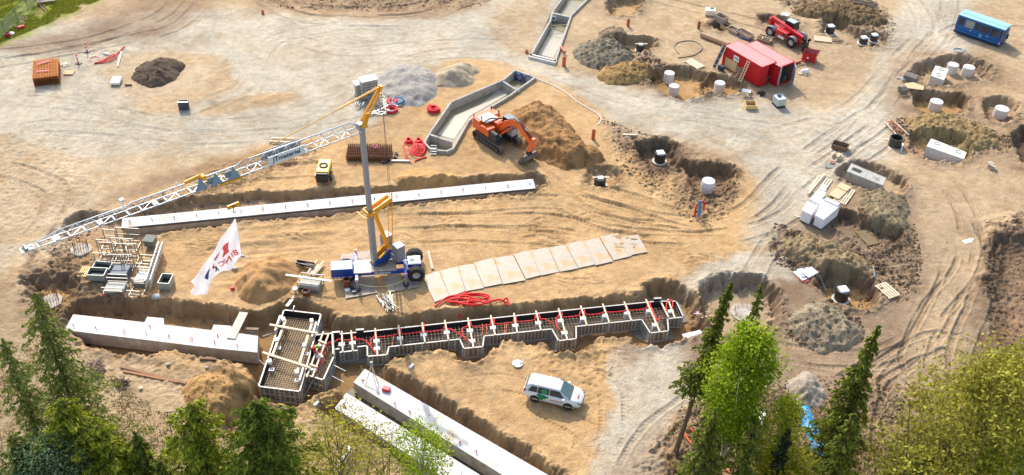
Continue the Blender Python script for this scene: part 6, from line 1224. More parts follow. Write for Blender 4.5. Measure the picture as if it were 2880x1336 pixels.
for k, (x, y) in enumerate(((638, 380), (573, 465))):
    o = thing('marker_post', ('upper' if k == 0 else 'lower') + ' of two orange marker posts on dark feet', 'marker post', group='orange marker posts'); put(o, 0, x, y); m = MB(); m.box((0, 0, .05), (.65, .42, .1)); m.build('foot', DARK, o, .03)
    for j in range(5): m = MB(); m.cyl((0, 0, .1 + j * .22), .085, .22, 10); m.build('band', REDH if j % 2 == 0 else WHT, o)
hose(0, [(910, 345), (860, 395), (800, 435), (730, 460), (690, 468), (740, 455), (800, 420), (840, 402), (848, 425), (800, 452), (720, 466)], 'red_pipe', 'bundle of bent red pipes near the marker posts', 'pipe', .075, RED, 5, .05)
hose(0, [(665, 455), (660, 430), (700, 415), (730, 435), (715, 462), (690, 470)], 'red_hose_ring', 'thin red hose ring beside the bundle of bent red pipes', 'hose', .035, RED)
stick(0, (888, 385), (860, 490), 'white_pipe', 'white pipe lying on the sand right of the red pipes', 'pipe', .10, WHT)
o = pile(0, 780, 400, 'tube_pile', 'grey scraps beside the bent red pipes', 'scraps', 5, .9, .04, STL, .4, .3, 1.2, False, seed=8)
o = thing('foam_block', 'white foam block on a pallet in the sand island', 'foam block', rz=.1); put(o, 0, 853, 605); m = MB(); m.box((0, 0, .3), (1.0, 1.5, .32)); m.build('block', FOAM, o, .03); m = MB()
for s in (-1, 0, 1): m.box((s * .4, 0, .08), (.14, 1.4, .12))
m.build('skid_timber', TIMBO, o)
stick(0, (915, 624), (962, 624), 'plank', 'short brown plank beside the foam block on the sand island', 'plank', .09, BRN, sq=True)
o = thing('steel_box', 'dark open steel box standing alone on the gravel', 'box', rz=.15); put(o, 0, 1345, 805); m = MB()
m.box((0, 0, .5), (1.05, .06, 1.0)); m.box((0, .5, .5), (1.05, .06, 1.0)); m.box((-.5, .25, .5), (.06, .5, 1.0)); m.box((.5, .25, .5), (.06, .5, 1.0)); m.box((0, .25, .06), (1.0, .5, .05)); m.build('box_wall', mat('slate_steel', (74, 80, 94), .5, .2), o); m = MB(); m.box((0, 0, 1.01), (1.1, .09, .04)); m.build('box_rim', STL, o)
standpipe(1, 50, 100, .45, .18, 'small orange pipe stub standing alone near the top edge', group=None)
o = pile(1, 195, 1040, 'board_pile', 'long pale timbers lying behind the crane jib', 'timbers', 5, 3.4, .08, TIMB, .5, -.05, .05, seed=5)
# fence, pallets and drums on the grass
fc = thing('mesh_fence', 'sagging green wire fence crossing the grass corner', 'fence'); FP = [hit(*t(0, x, y)) for x, y in [(-60, 330), (40, 250), (130, 165), (210, 90), (290, 10), (360, -60)]]; GW = mat('green_wire', (92, 124, 96), .6, .2)
for i in range(len(FP)): m = MB(); m.tube([FP[i], FP[i] + [0, 0, 1.9]], .035, 6); m.build('fence_post', GW, fc)
m = MB()
for i in range(len(FP) - 1):
    a, b = FP[i], FP[i + 1]; L_ = np.linalg.norm(b - a)
    for z in np.linspace(.15, 1.85, 12): m.bar(a + [0, 0, z], b + [0, 0, z], .018)
    for s in np.linspace(0, 1, int(L_ / .16)): q = a + (b - a) * s; m.bar(q + [0, 0, .1], q + [0, 0, 1.85], .014)
m.build('fence_mesh', GW, fc)
o = pallet(0, 335, 5, .4, 'weathered pale pallet on the grass at the top edge', 2.2, 1.2, 5, GREYT, None, .25); o = pile(0, 312, 55, 'board_pile', 'broken brown frame leaning on the grass', 'boards', 5, 2.6, .05, mat('red_brown_timber', (128, 88, 70), .8, var=.2), .4, -.95, .12, seed=6)
o = standpipe(0, 60, 268, .5, .28, 'red and white drum at the left edge of the grass', mat('crimson', (176, 30, 60), .5), group=None, name='paint_drum'); o['category'] = 'drum'
m = MB(); m.cyl((0, 0, .0), .33, .14, 18); m.cyl((0, 0, .14), .12, .12, 12); o = m.build('cable_reel', WHT); put(o, 0, 85, 248); tag(o, 'pale reel beside the red and white drum on the grass', 'reel')
m = MB(); m.box((0, 0, .18), (.8, .3, .34), .7); o = m.build('red_canister', REDH, bev=.05); put(o, 0, 158, 208); tag(o, 'bright red canister lying on the grass', 'canister')
# behind the crane --------------------------------------------------------
o = thing('panel_stack', 'tallest stack of formwork panels behind the crane head', 'panel stack', rz=R(28)); put(o, 1, 828, 712)
for k in range(7): m = MB(); m.box((0, 0, .25 + k * .32), (1.9, 1.15, .12)); m.build('panel_slab', PRIB, o); m = MB(); [m.box((x, y, .1 + k * .32), (.14, .1, .2)) for x in (-.8, 0, .8) for y in (-.45, .45)]; m.build('panel_spacer', STLD, o)
m = MB(); m.box((0, 0, 2.42), (1.94, 1.2, .12)); m.build('top_panel', WHT, o)
o = thing('panel_stack', 'lower stack of formwork panels left of the tallest one', 'panel stack', rz=R(28)); put(o, 1, 752, 700)
for k in range(5): m = MB(); m.box((0, 0, .2 + k * .3), (.9, 1.0, .12)); m.build('panel_slab', PRIB, o)
m = MB(); m.box((0, 0, 1.66), (.94, 1.04, .1)); m.build('top_panel', WHT, o)
for k, (x, y) in enumerate(((742, 735), (745, 765), (800, 765))): o = pile(1, x, y, 'trestle', ('left', 'middle', 'right')[k] + ' grey steel trestle in front of the panel stacks', 'trestle', 4, .8, .06, STL, .25, 1.4, .1, False, seed=20 + k, group='trestles by the panel stacks', dz=.3)
o = thing('strut_heap', 'long heap of shiny steel struts behind the crane head', 'strut heap', rz=R(-70)); put(o, 1, 872, 760); random.seed(9); S2 = mat('bright_strut', (196, 196, 190), .35, .6, var=.2)
for k in range(90): m = MB(); x = random.uniform(-2.4, 2.4); z = .1 + random.random() * .8 * (1 - abs(x) / 3.2); y = random.uniform(-.9, .9) * (1.1 - z * .5); a = random.gauss(1.45, .35); d = Vector((math.cos(a), math.sin(a), random.uniform(-.35, .35))) * .42; m.bar(Vector((x, y, z)) - d, Vector((x, y, z)) + d, .05); m.build('strut', S2, o)
coil(1, 992, 748, 'rear coil of red pipe under the blue ring', .62, 6, .06, mat('pink_red_pipe', (226, 40, 58), .45), group='pipe coils by the grey gravel')
coil(1, 1035, 750, 'blue hose ring overlapping the rear red coil', .72, 3, .06, BLUPP, stack=3, tilt=.12, group='pipe coils by the grey gravel'); coil(1, 990, 812, 'front coil of red pipe with pale outer wrap', .66, 6, .06, mat('pink_red_pipe', (226, 40, 58), .45), stack=3, group='pipe coils by the grey gravel')
m = MB(); p = hit(*t(1, 990, 812)); m.tube([(p[0] + .70 * math.cos(q), p[1] + .70 * math.sin(q), p[2] + .46) for q in np.linspace(.4, 5.2, 22)], .07, 6); tag(m.build('pale_hose', mat('pale_wrap', (240, 214, 214), .5)), 'pale hose lying on the front red coil', 'hose')
coil(1, 1295, 808, 'single neat red pipe coil left of the middle basin', .72, 8, .075, RED, stack=3)
# rebar bundle with pink tape beside the mast
o = thing('rebar_cage_stack', 'flat brown rebar cages behind the crane mast with pink tape', 'rebar stack', rz=R(3)); put(o, 1, 828, 1135); L, Wd = 4.6, 2.6
for k in range(5):
    m = MB(); z = .06 + k * .13
    for j in range(24): x = -L / 2 + L * (j + .5) / 24; m.tube([(x, -Wd / 2 + .15, z), (x, Wd / 2 - .15, z), (x + .02, Wd / 2, z + .1)], .03, 5)
    for j in range(5): m.bar((-L / 2, -Wd / 2 + Wd * (j + .5) / 5, z + .05), (L / 2, -Wd / 2 + Wd * (j + .5) / 5, z + .05), .04)
    m.build('rebar_mat', mat('brown_rebar', (118, 74, 46), .85, .1, var=.2), o)
m = MB(); m.tube(smoothline([(.2, .5, .75), (.5, .9, .8), (.8, .6, .78), (.4, .3, .75), (1.0, .4, .74)], 4), .04, 5); m.build('pink_tape', mat('pink_tape', (240, 110, 150), .6), o)
stick(5, (985, 38), (1118, 40), 'steel_beam', 'pale steel beam lying at the right end of the rebar cages', 'beam', .1, PTOP, sq=True)
for k, (x, y) in enumerate(((935, 45), (957, 35), (1015, 10), (1025, -15))): m = MB(); m.ring((0, 0, 0), .2, .13, .22, 14); o = m.build('black_collar', BLKP); put(o, 5, x, y, .02); tag(o, ('leftmost', 'second from left', 'third from left', 'rightmost')[k] + ' black pipe collar near the pale steel beam', 'pipe collar', 'black collars by the rebar cages')
for k in range(5):
    m = MB(); m.tube([(0, 0, 0), (.1, .25, .06)], .05, 6); o = m.build('pink_marker', REDH); put(o, 5, (720, 775, 838, 905, 1000)[k], (65, 72, 48, 50, 40)[k], .05); tag(o, 'pink marker peg, ' + ('leftmost', 'second from the left', 'third from the left', 'second from the right', 'rightmost')[k] + ' before the rebar cages', 'peg', 'pink pegs before the rebar cages')
# red tangle
o = thing('pipe_tangle', 'big tangle of red pipe against the corner of the middle basin', 'pipe tangle'); c = put(o, 1, 1160, 1075)
def tg(pts, r=.068, sub='pipe_loop', m_=RED): P = [unp(*(1120 + x / 7.969, 320 + y / 7.969), c[2] + z) - c for x, y, z in pts]; m = MB(); m.tube(smoothline(P, 4), r, 7); return m.build(sub, m_, o)
for k in range(6): q = np.linspace(0, 6.1, 13); tg([(455 + (170 - 27 * k) * math.cos(a + k) + 9 * math.sin(k * 2), 790 - 12 * k + (135 - 21 * k) * math.sin(a + k), .08 + .07 * k) for a in q])
for k in range(3): q = np.linspace(0, 6.1, 12); tg([(235 + (92 - 20 * k) * math.cos(a), 630 - 24 * k + 42 * math.sin(a), .1 + .1 * k) for a in q]); tg([(455 + (88 - 20 * k) * math.cos(a), 625 - 20 * k + 46 * math.sin(a), .1 + .1 * k) for a in q])
tg([(110, 720, .3), (150, 860, .2), (180, 980, .15), (280, 1100, .1)]); tg([(220, 900, .3), (195, 980, .2), (230, 1060, .1)]); tg([(470, 540, .6), (560, 640, .5), (600, 760, .3), (560, 880, .2), (440, 950, .2), (310, 910, .2), (240, 790, .3)]); tg([(110, 720, .3), (180, 690, .4), (250, 760, .3)])
hose(1, [(1160, 1182), (1195, 1165), (1245, 1152)], 'red_pipe', 'loose red pipe end in front of the red tangle', 'pipe', .08, RED)
# white surface line and pipe stubs near the sand heap
hose(2, [(165, 575), (260, 610), (380, 670), (470, 740), (560, 795), (630, 840), (652, 870), (640, 900), (625, 915)], 'white_hose', 'white hose line curving from the middle basin round the sand heap', 'hose', .05, WHT, 4)
standpipe(2, 592, 1015, 1.1, .2, 'orange pipe standing right of the big sand heap')
stick(2, (808, 990), (910, 993), 'plank', 'pale plank lying alone beside the dark pits', 'plank', .1, TIMB, sq=True)
standpipe(2, 378, 482, 1.1, .22, 'tallest orange pipe, at the near end of the upper basin'); stick(2, (358, 362), (385, 400), 'clay_pipe', 'short orange pipe lying against the upper basin', 'pipe', .16, ORP, .2)
standpipe(2, 107, 385, .3, .2, 'low orange pipe stub left of the upper basin'); standpipe(2, 847, 192, .95, .2, 'orange pipe standing below the round sand pit'); standpipe(2, 1362, 208, .9, .18, 'rust brown pipe standing in a small dark pit', RUST)
for s in (6.6, 25.2): pass
m = MB(); p = hit(*t(2, 205, 425)); 
stick(2, (1380, 268), (1580, 345), 'long_pipe', 'long brown pipe lying left of the red containers', 'pipe', .32, mat('brown_grp_pipe', (178, 146, 112), .6, var=.15), n=18)
hose(2, [(1215, 425), (1290, 415), (1350, 395), (1392, 350), (1350, 312), (1290, 300), (1215, 312), (1185, 345), (1205, 380), (1225, 395)], 'black_hose_ring', 'wide loop of thin dark hose on the open sand', 'hose', .05, mat('faded_black', (96, 90, 84), .6), 4)
pallet(2, 1322, 528, -.9, 'pale pallet beside the double well pit', 2.2, 1.3, 6, mat('bleached_wood', (232, 214, 184), .7))
CG = 'timber crates in the chain beyond the red containers'
for k, (x, y, L, W_, H, mm, w) in enumerate(((612, 530, 1.5, 1.0, .9, GREYT, 'farthest tall grey'), (785, 665, 1.6, .9, .6, mat('yellowish_wood', (204, 172, 120), .8, var=.15), 'second, yellow brown'), (955, 800, 1.7, .9, .45, GREYT, 'third, flat grey'), (1230, 905, 2.2, 1.0, .55, GREYT, 'nearest and longest, soil filled'))):
    o = crate(2, 0, 0, R(-52), w + ' timber crate in the chain beyond the red containers', L, W_, H, mm, SOILM if 0 else mat('crate_soil', (120, 92, 66), .95, var=.3), CG); p = hit(1960 + x / 9.19, y / 9.19 + 4); o.location = p
p = hit(1960 + 330 / 9.19, 380 / 9.19); m = MB(); m.box((0, 0, .45), (1.3, 1.1, .7), -.1); o = m.build('white_box', mat('cream_box', (234, 226, 204), .7, var=.15, scale=4), bev=.05); o.location = p; tag(o, 'cream box standing above the chain of timber crates', 'box')
m = MB(); m.box((.1, .1, 0), (.5, .3, .08)); o = m.build('green_lid', mat('green_lid', (80, 130, 90), .5)); o.location = (p[0] + .1, p[1] + .1, p[2] + .85); tag(o, 'small green lid on the cream box', 'lid')
p = hit(1960 + 1240 / 9.19, 1010 / 9.19); m = MB(); m.bar((-.7, .35, .1), (.7, -.45, .1), .35, .12); o = m.build('blue_beam', mat('dull_navy', (60, 76, 120), .5)); o.location = p; tag(o, 'dark blue beam beside the nearest timber crate', 'beam')
# around the red containers
o = pile(3, 0, 280, 'board_pile', 'upright boards and frames behind the far red container', 'boards', 6, 1.4, .06, TIMB, .8, -.9, .5, seed=30)
o = thing('timber_rack', 'low timber stack between telehandler and far red container', 'timber stack', rz=R(-30)); put(o, 3, -25, 300)
for k in range(6): m = MB(); m.box((0, -.5 + .2 * k, .2 + .1 * (k % 3)), (1.8, .16, .3)); m.build('board', TIMBO, o)
for s in (-.6, .5): m = MB(); m.bar((s, .6, .3), (s + .5, -.7, .6), .1); m.build('board', TIMB, o)
o = thing('tipping_skip', 'small red tipping skip in front of the telehandler fork', 'skip', rz=R(-25)); put(o, 3, 298, 440); m = MB()
vs = [(-.7, -.45, .35), (.6, -.45, .35), (.6, .55, .35), (-.7, .55, .35), (-.9, -.7, 1.1), (1.0, -.7, 1.25), (1.0, .8, 1.25), (-.9, .8, 1.1)]; m.add(vs, [(0, 3, 2, 1), (0, 1, 5, 4), (1, 2, 6, 5), (2, 3, 7, 6), (3, 0, 4, 7)]); m.build('hopper', mat('skip_red', (196, 40, 48), .6, var=.2), o); m = MB(); m.add([(x * .94, y * .94, z + .03) for x, y, z in vs[:4]] + [(x * .94, y * .94, z) for x, y, z in vs[4:]], [(0, 1, 2, 3), (4, 5, 1, 0), (5, 6, 2, 1), (6, 7, 3, 2), (7, 4, 0, 3)]); m.build('hopper_inside', mat('skip_inside', (170, 96, 92), .8, var=.2), o)
m = MB(); m.box((0, -.4, .16), (1.7, .12, .2)); m.box((0, .5, .16), (1.7, .12, .2)); m.prism([(-.8, -.5), (.8, -.5), (.5, -.3), (-.5, -.3)], .05, .6); m.build('skip_frame', mat('skip_red', (196, 40, 48), .6), o); m = MB(); m.box((-.1, -.72, .65), (.24, .02, .24)); m.build('white_label', WHT, o)
o = pile(3, 205, 465, 'clay_pipe_pile', 'rusty red pipes lying between far container and red skip', 'pipes', 3, 1.9, .1, mat('brick_red', (168, 78, 60), .7), .35, .6, .1, False, seed=31)
o = thing('rubble_bag', 'white rubble bag with boards beside the open container door', 'bag'); put(o, 3, 262, 535); m = MB(); m.sphere((0, 0, .25), .42, 12, (1.1, .8, .7)); m.sphere((.35, .2, .3), .3, 10, (1, .9, .7)); m.build('bag_cloth', WHT, o); m = MB(); m.bar((-.8, -.3, .08), (.5, -.5, .12), .16, .05); m.bar((-.7, .1, .06), (.1, -.7, .1), .14, .05); m.build('board_scrap', TIMB, o)
o = thing('ibc_tank', 'white caged liquid tank in front of the near container', 'liquid tank', rz=R(20)); put(o, 3, 75, 770); m = MB(); m.box((0, 0, .66), (1.0, 1.15, .95)); m.build('tank_bottle', mat('milky_plastic', (222, 230, 220), .3), o, .08); m = MB()
for k in range(6):
    x = -.52 + 1.04 * k / 5; m.bar((x, -.6, .15), (x, -.6, 1.16), .025); m.bar((x, .6, .15), (x, .6, 1.16), .025)
for k in range(5):
    y = -.6 + 1.2 * k / 4; m.bar((-.52, y, .15), (-.52, y, 1.16), .025); m.bar((.52, y, .15), (.52, y, 1.16), .025)
for z in (.3, .6, .9, 1.16): m.bar((-.52, -.6, z), (.52, -.6, z), .025); m.bar((-.52, .6, z), (.52, .6, z), .025); m.bar((-.52, -.6, z), (-.52, .6, z), .025); m.bar((.52, -.6, z), (.52, .6, z), .025)
m.build('steel_cage', STL, o); m = MB(); m.box((0, 0, .08), (1.1, 1.25, .14)); m.build('tank_pallet', BLKP, o); m = MB(); m.box((-.1, .1, 1.25), (.35, .3, .2)); m.tube([(.1, 0, 1.2), (.4, .3, 1.35), (.3, .5, 1.2)], .04, 6); m.build('pump', mat('pump_blue', (40, 62, 90), .5), o)
o = pile(3, 40, 730, 'tube_pile', 'grey clutter against the left side of the caged tank', 'scraps', 6, .6, .06, STLD, .3, 1.2, 1.2, False, 3, seed=33)
crate(2, 1738, 785, .05, 'small open timber crate in front of the near container', 1.2, 1.15, .55, mat('yellow_wood', (216, 180, 112), .7, var=.1), mat('crate_soil', (120, 92, 66), .95), fill=.3)
o = pile(2, 1820, 690, 'tool_pile', 'black tools and cables heaped by the near container corner', 'tools', 12, .8, .07, BLKP, .45, .4, 1.3, False, 3, seed=34)
o = thing('wheelbarrow', 'pale wheelbarrow between the lone white well and container', 'wheelbarrow', rz=-.3); put(o, 2, 1705, 695); m = MB(); vs = [(-.3, -.2, .3), (.25, -.2, .3), (.25, .2, .3), (-.3, .2, .3), (-.5, -.34, .6), (.5, -.34, .62), (.5, .34, .62), (-.5, .34, .6)]; m.add(vs, [(0, 3, 2, 1), (0, 1, 5, 4), (1, 2, 6, 5), (2, 3, 7, 6), (3, 0, 4, 7)]); m.build('tray', WHT, o); wheel(o, (.6, 0, .2), .2, .09); m = MB(); m.bar((-.2, -.25, .3), (-1.0, -.3, .5), .04); m.bar((-.2, .25, .3), (-1.0, .3, .5), .04); m.bar((-.3, .25, .3), (-.35, .25, .0), .04); m.bar((-.3, -.25, .3), (-.35, -.25, .0), .04); m.build('handle', STL, o)
# upper right
pallet(3, 400, 290, -.15, 'broken pallet just below the black well by the telehandler', 2.2, 1.4, 6, TIMB, None); o = pile(3, 505, 305, 'board_pile', 'few loose boards right of the broken pallet', 'boards', 4, 1.5, .06, TIMBO, .3, -.25, .2, seed=36)
hose(3, [(1350, 370), (1380, 385), (1420, 382), (1425, 365), (1390, 355), (1355, 360), (1350, 370)], 'blue_hose_ring', 'pale blue hose ring below the blue crew container', 'hose', .06, mat('light_blue_hose', (150, 186, 206), .5), 4)
hose(3, [(1420, 372), (1450, 382), (1475, 392)], 'grey_pipe', 'grey pipe end right of the pale blue hose ring', 'pipe', .05, STL)
for k, (x, y, w) in enumerate(((1025, 600, 'flat'), (995, 700, 'narrow'))):
    o = thing('digger_bucket', w + ' grey excavator bucket left on the ground by the far right pits', 'bucket', rz=.9 + k, group='spare excavator buckets'); put(o, 3, x, y); W2_ = 1.5 if k == 0 else .8; m = MB(); m.extr([(0, .1), (.1, .65), (.6, .9), (1.0, .75), (.95, .68), (.6, .8), (.2, .6), (.1, .1)], -W2_ / 2, W2_ / 2); m.build('bucket_shell', mat('worn_bucket', (124, 116, 108), .6), o); m = MB()
    for s in (-1, 1): m.add([(0, s * W2_ / 2, .1), (.1, s * W2_ / 2, .65), (.6, s * W2_ / 2, .9), (1.0, s * W2_ / 2, .75), (.8, s * W2_ / 2, .15)], [(0, 1, 2, 3, 4) if s < 0 else (4, 3, 2, 1, 0)])
    m.build('bucket_side', STLD, o)
m = MB(); m.prism([(-1.1, -.6), (.9, -.9), (1.2, .0), (.2, .8), (-.9, .5)], .2, .28); o = m.build('bent_sheet', mat('tan_sheet', (206, 178, 134), .7, var=.15)); put(o, 3, 1060, 640, .1); tag(o, 'bent tan sheet beside the flat excavator bucket', 'sheet')
o = pile(3, 985, 585, 'rubble_scrap', 'grey metal scraps above the bent tan sheet', 'scraps', 9, .9, .08, STL, .5, .6, 1.3, True, 2, seed=38)
o = thing('broken_frame', 'broken rusty timber frame behind the open dark well', 'frame', rz=R(-75)); put(o, 3, 930, 945); random.seed(40)
for s in (-.55, .55): m = MB(); m.bar((-1.6, s, .15), (1.6, s * 1.2, .2), .1); m.build('side_timber', TIMB, o)
for k in range(11): m = MB(); a = random.uniform(0, 3.1); x = random.uniform(-1.3, .8); d = Vector((math.cos(a), math.sin(a), .1)) * .45; m.bar(Vector((x, random.uniform(-.3, .3), .25)) - d, Vector((x, 0, .3)) + d, .1, .05); m.build('scrap_piece', mat('red_scrap', (150, 92, 66), .8, var=.2), o)
for k, q in enumerate((((855, 1020), (885, 1030)), ((975, 1050), (992, 1062)), ((985, 1062), (970, 1110)))): stick(3, *q, 'white_bar', ('left', 'middle', 'longest right')[k] + ' white bar at the foot of the open dark well', 'bar', .06, WHT, sq=True, group='white bars by the dark well')
crate(3, 522, 1085, R(-28), 'two bay brown timber crate beside the haul road', 1.6, 1.0, .55, mat('dark_brown_timber', (118, 92, 66), .85, var=.2), DARK, None, fill=.2); m = MB(); 
o = pile(3, 500, 1145, 'board_pile', 'scrap timber heap in front of the two bay brown crate', 'scraps', 10, 1.1, .07, mat('mixed_scrap', (206, 186, 154), .8, var=.3, scale=2), .5, 1.1, .5, True, 3, seed=42)
pallet(7, 457, 72, R(-8), 'grey pallet with an orange ring on it', 1.2, 1.0, 6, mat('grey_blue_wood', (150, 156, 150), .8), None); m = MB(); m.tube([(.2 * math.cos(q), .2 * math.sin(q), .2) for q in np.linspace(0, 6.28, 12)[:-1]], .06, 6, closed=True); o = m.build('orange_ring', ORP); put(o, 7, 467, 55, .02); tag(o, 'orange ring lying on the grey pallet', 'ring')
o = pile(7, 1625, 80, 'debris_pile', 'small pile of broken concrete at far right', 'rubble', 10, .8, .13, mat('pale_rubble', (188, 176, 158), .9, var=.3), .5, .3, 1.4, True, 2, seed=44)
# insulation packs: two long pallets with white packs
def pack(pts, z, zb, label, extra=None):
    P = np.array([unp(2200 + x / 4.267, 380 + y / 4.267, z)[:2] for x, y in pts]); c = P.mean(0); g = gz(c[0], c[1]); o = thing('insulation_pack', label, 'insulation pack', (c[0], c[1], 0), group='white insulation packs'); m = MB(); m.prism(P - c, zb, z); m.build('wrapped_block', mat('white_wrap', (238, 238, 242), .45, var=.05, scale=3, bump=.3, bscale=5), o, .04)
    m = MB(); m.prism((P - c) * .97, zb - .14, zb - .01); m.build('pack_skid', DARK, o)
    for k in range(1, 3):
        a = P[0] + (P[3] - P[0]) * k / 3 - c; b = P[1] + (P[2] - P[1]) * k / 3 - c; m = MB(); m.bar((*a, z + .004), (*b, z + .004), .03, .01); m.build('wrap_seam', mat('seam_grey', (200, 202, 208), .5), o)
    return o
pack([(475, 765), (695, 850), (500, 1015), (400, 960)], 1.35, .15, 'nearest and largest white insulation pack'); pack([(300, 790), (425, 850), (352, 955), (240, 900)], 1.35, .15, 'white insulation pack at the left front of the group')
pack([(430, 660), (530, 690), (440, 820), (330, 760)], 1.0, .15, 'white insulation pack in the middle of the group'); pack([(480, 585), (545, 610), (525, 665), (455, 640)], 1.1, .7, 'smallest white pack sitting on the long pallet')
m = MB()
P = [unp(2200 + x / 4.267, 380 + y / 4.267, 1.45) for x, y in [(530, 745), (695, 820), (665, 850), (500, 775)]]; c = sum(P) / 4; m.prism([p[:2] - c[:2] for p in P], 1.36, 1.46); o = m.build('grey_board_pack', mat('grey_board', (196, 202, 212), .6)); o.location = (c[0], c[1], 0); tag(o, 'grey ribbed boards at the top end of the largest insulation pack', 'boards')
pallet(7, 380, 215, R(58), 'long pale slatted pallet under the smallest white pack', 3.2, 1.6, 6, TIMB, None); pallet(7, 555, 290, R(58), 'long slatted pallet under the tan boards', 3.0, 1.4, 6, TIMB, None)
m = MB(); m.box((-.65, 0, 0), (1.7, 1.1, .05)); m.box((.75, .05, .06), (1.0, 1.15, .05)); o = m.build('tan_board', mat('chipboard', (214, 180, 140), .7, var=.06)); put(o, 7, 530, 250, .22); o.rotation_euler[2] = R(50); tag(o, 'tan chipboard sheets lying on the long slatted pallet', 'boards')
stick(7, (410, 140), (290, 285), 'long_plank', 'long pale plank beside the long slatted pallets', 'plank', .1, TIMB, .1, True)
hose(7, [(190, 432), (215, 445), (240, 440)], 'white_strap', 'loose white strap left of the insulation packs', 'strap', .04, WHT)
# white panels, pit props, pallets lower right
o = thing('white_panel_pile', 'pile of white panels left of the ochre well pit', 'panels', rz=.2); put(o, 7, 275, 860); 
for k, (x, y, a) in enumerate(((0, 0, .3), (.15, .1, .1), (.3, -.1, .45))): m = MB(); m.box((x, y, .08 + .1 * k), (1.9 - .3 * k, 1.3 - .2 * k, .06), a); m.build('panel', (WHT, mat('pale_panel', (200, 204, 214), .4), WHT)[k], o)
m = MB(); m.tube([(.45 * math.cos(q), .35 * math.sin(q), .05) for q in np.linspace(0, 6.28, 16)[:-1]], .035, 5, closed=True); o = m.build('red_cable_ring', RED); put(o, 7, 262, 902, .02); tag(o, 'red cable ring in front of the pile of white panels', 'cable ring')
pallet(7, 870, 985, R(-62), 'pale pallet right of the ochre well pit', 1.9, 1.35, 5, TIMB, None); hose(7, [(375, 880), (395, 930), (420, 990)], 'pit_edge_pipe', 'grey pipe lying down the left bank of the ochre well pit', 'pipe', .1, mat('dirty_grey', (190, 182, 172), .6))
stick(7, (770, 800), (778, 880), 'blue_rod', 'thin grey blue rod above the ochre well pit', 'rod', .05, mat('rod_blue', (110, 134, 160), .5)); m = MB(); m.box((0, 0, .03), (.9, .5, .05), .4); m.box((.5, .3, .05), (.4, .3, .05)); o = m.build('paper_scrap', WHT); put(o, 7, 1455, 622); tag(o, 'white paper scrap on the brown track at right', 'scrap')
pallet(7, 720, 600, R(-70), 'dirty pallet half buried in the mud track', 2.2, 1.2, 9, mat('muddy_wood', (150, 130, 96), .9), None)
# red blue hoop at the haul road bend
o = thing('hose_stand', 'upright red and blue hose bundle at the bend of the haul road', 'hose bundle'); put(o, 6, 1362, 440); m = MB(); m.tube(smoothline([(-.35, .1, .0), (-.38, .1, 1.0), (-.1, .1, 1.75), (.3, .1, 1.6), (.42, .1, .7)], 4), .09, 7); m.build('red_hose', RED, o); m = MB()
for s in (-.12, 0, .1): m.tube(smoothline([(s, 0, .0), (s + .03, 0, .8), (s - .08, .02, 1.5), (s - .1, .02, 1.9)], 3), .05, 6)
m.build('blue_hose', BLUPP, o)
# left yard: stacking frames, boxes, panels ---------------------------------
def yz(x, y): return (210 + x / 5.6897, 640 + y / 5.6897)
def rack(x, y, label, L, W_, H, ang=.0, fill=None, group='empty steel stacking frames', ends=True, mm=None):
    o = thing('stacking_frame', label, 'stacking frame', rz=ang, group=group); o.location = hit(*yz(x, y)); mm = mm or mat('frame_grey', (158, 154, 144), .5, .3, var=.15)
    for sx in (-1, 1):
        for sy in (-1, 1): m = MB(); m.bar((sx * L / 2, sy * W_ / 2, 0), (sx * L / 2, sy * W_ / 2, H), .07); m.build('post', mm, o)
    m = MB()
    for s in (-1, 1): m.bar((-L / 2, s * W_ / 2, .1), (L / 2, s * W_ / 2, .1), .07); m.bar((s * L / 2, -W_ / 2, .1), (s * L / 2, W_ / 2, .1), .07)
    m.build('base_rail', mm, o); m = MB()
    for s in ((-1, 1) if ends else (1,)): m = MB(); m.bar((-L / 2, s * W_ / 2, H), (L / 2, s * W_ / 2, H), .07); m.build('top_rail', mm, o); m = MB(); m.bar((-L / 2, s * W_ / 2, H * .55), (L / 2, s * W_ / 2, H * .55), .04); m.build('middle_rail', mm, o)
    if fill: m = MB(); m.box((0, 0, fill[1] / 2 + .12), (L - .14, W_ - .14, fill[1])); m.build('load', fill[0], o, .03)
    return o
RW = ['back left', 'back middle', 'back right', 'front left', 'front middle', 'front right']
for k, (x, y) in enumerate(((545, 330), (755, 300), (930, 310), (500, 540), (745, 560), (905, 560))): rack(x, y, RW[k] + ' of six empty stacking frames', 1.1, 1.5, 1.55, .02 * k - .05)
rack(745, 760, 'stacking frame loaded with dark blue grey panels', 1.7, 1.5, .7, 0, (mat('slate_panel', (92, 104, 116), .6, var=.1), .55), None); rack(665, 1000, 'stacking frame with a flat concrete grey load nearest the trench', 1.8, 1.3, .8, .0, (mat('pale_load', (182, 180, 168), .8, var=.1), .3), None); rack(1010, 1040, 'empty stacking frame front centre beside the leaning panels', 1.1, 1.4, .8, -.05, None, None); rack(1080, 840, 'stacking frame holding white ladder panels', 1.1, 1.5, .8, -.05, (mat('white_ladder_load', (206, 204, 198), .6, var=.3, scale=8), .3), None); rack(1145, 620, 'stacking frame behind the white ladder panels', 1.1, 1.2, .8, -.05, None, None)
LD = mat('panel_load', (204, 202, 196), .5, .2, var=.08)
for x, y, ang, w, L, W_, H in ((385, 810, 0, 'front open grey steel box with tools', 1.5, 1.0, .7), (470, 700, -.05, 'rear open grey steel box full of dark clamps', 1.5, .95, .7)):
    o = crate(0, 0, 0, ang, w, L, W_, H, mat('box_grey', (158, 162, 156), .5, .2, var=.1), mat('clamp_heap', (48, 52, 50), .6, .3, var=.5, scale=12), 'open steel boxes', name='steel_box', cat='box', fill=.45, slat=False); o.location = hit(*yz(x, y))
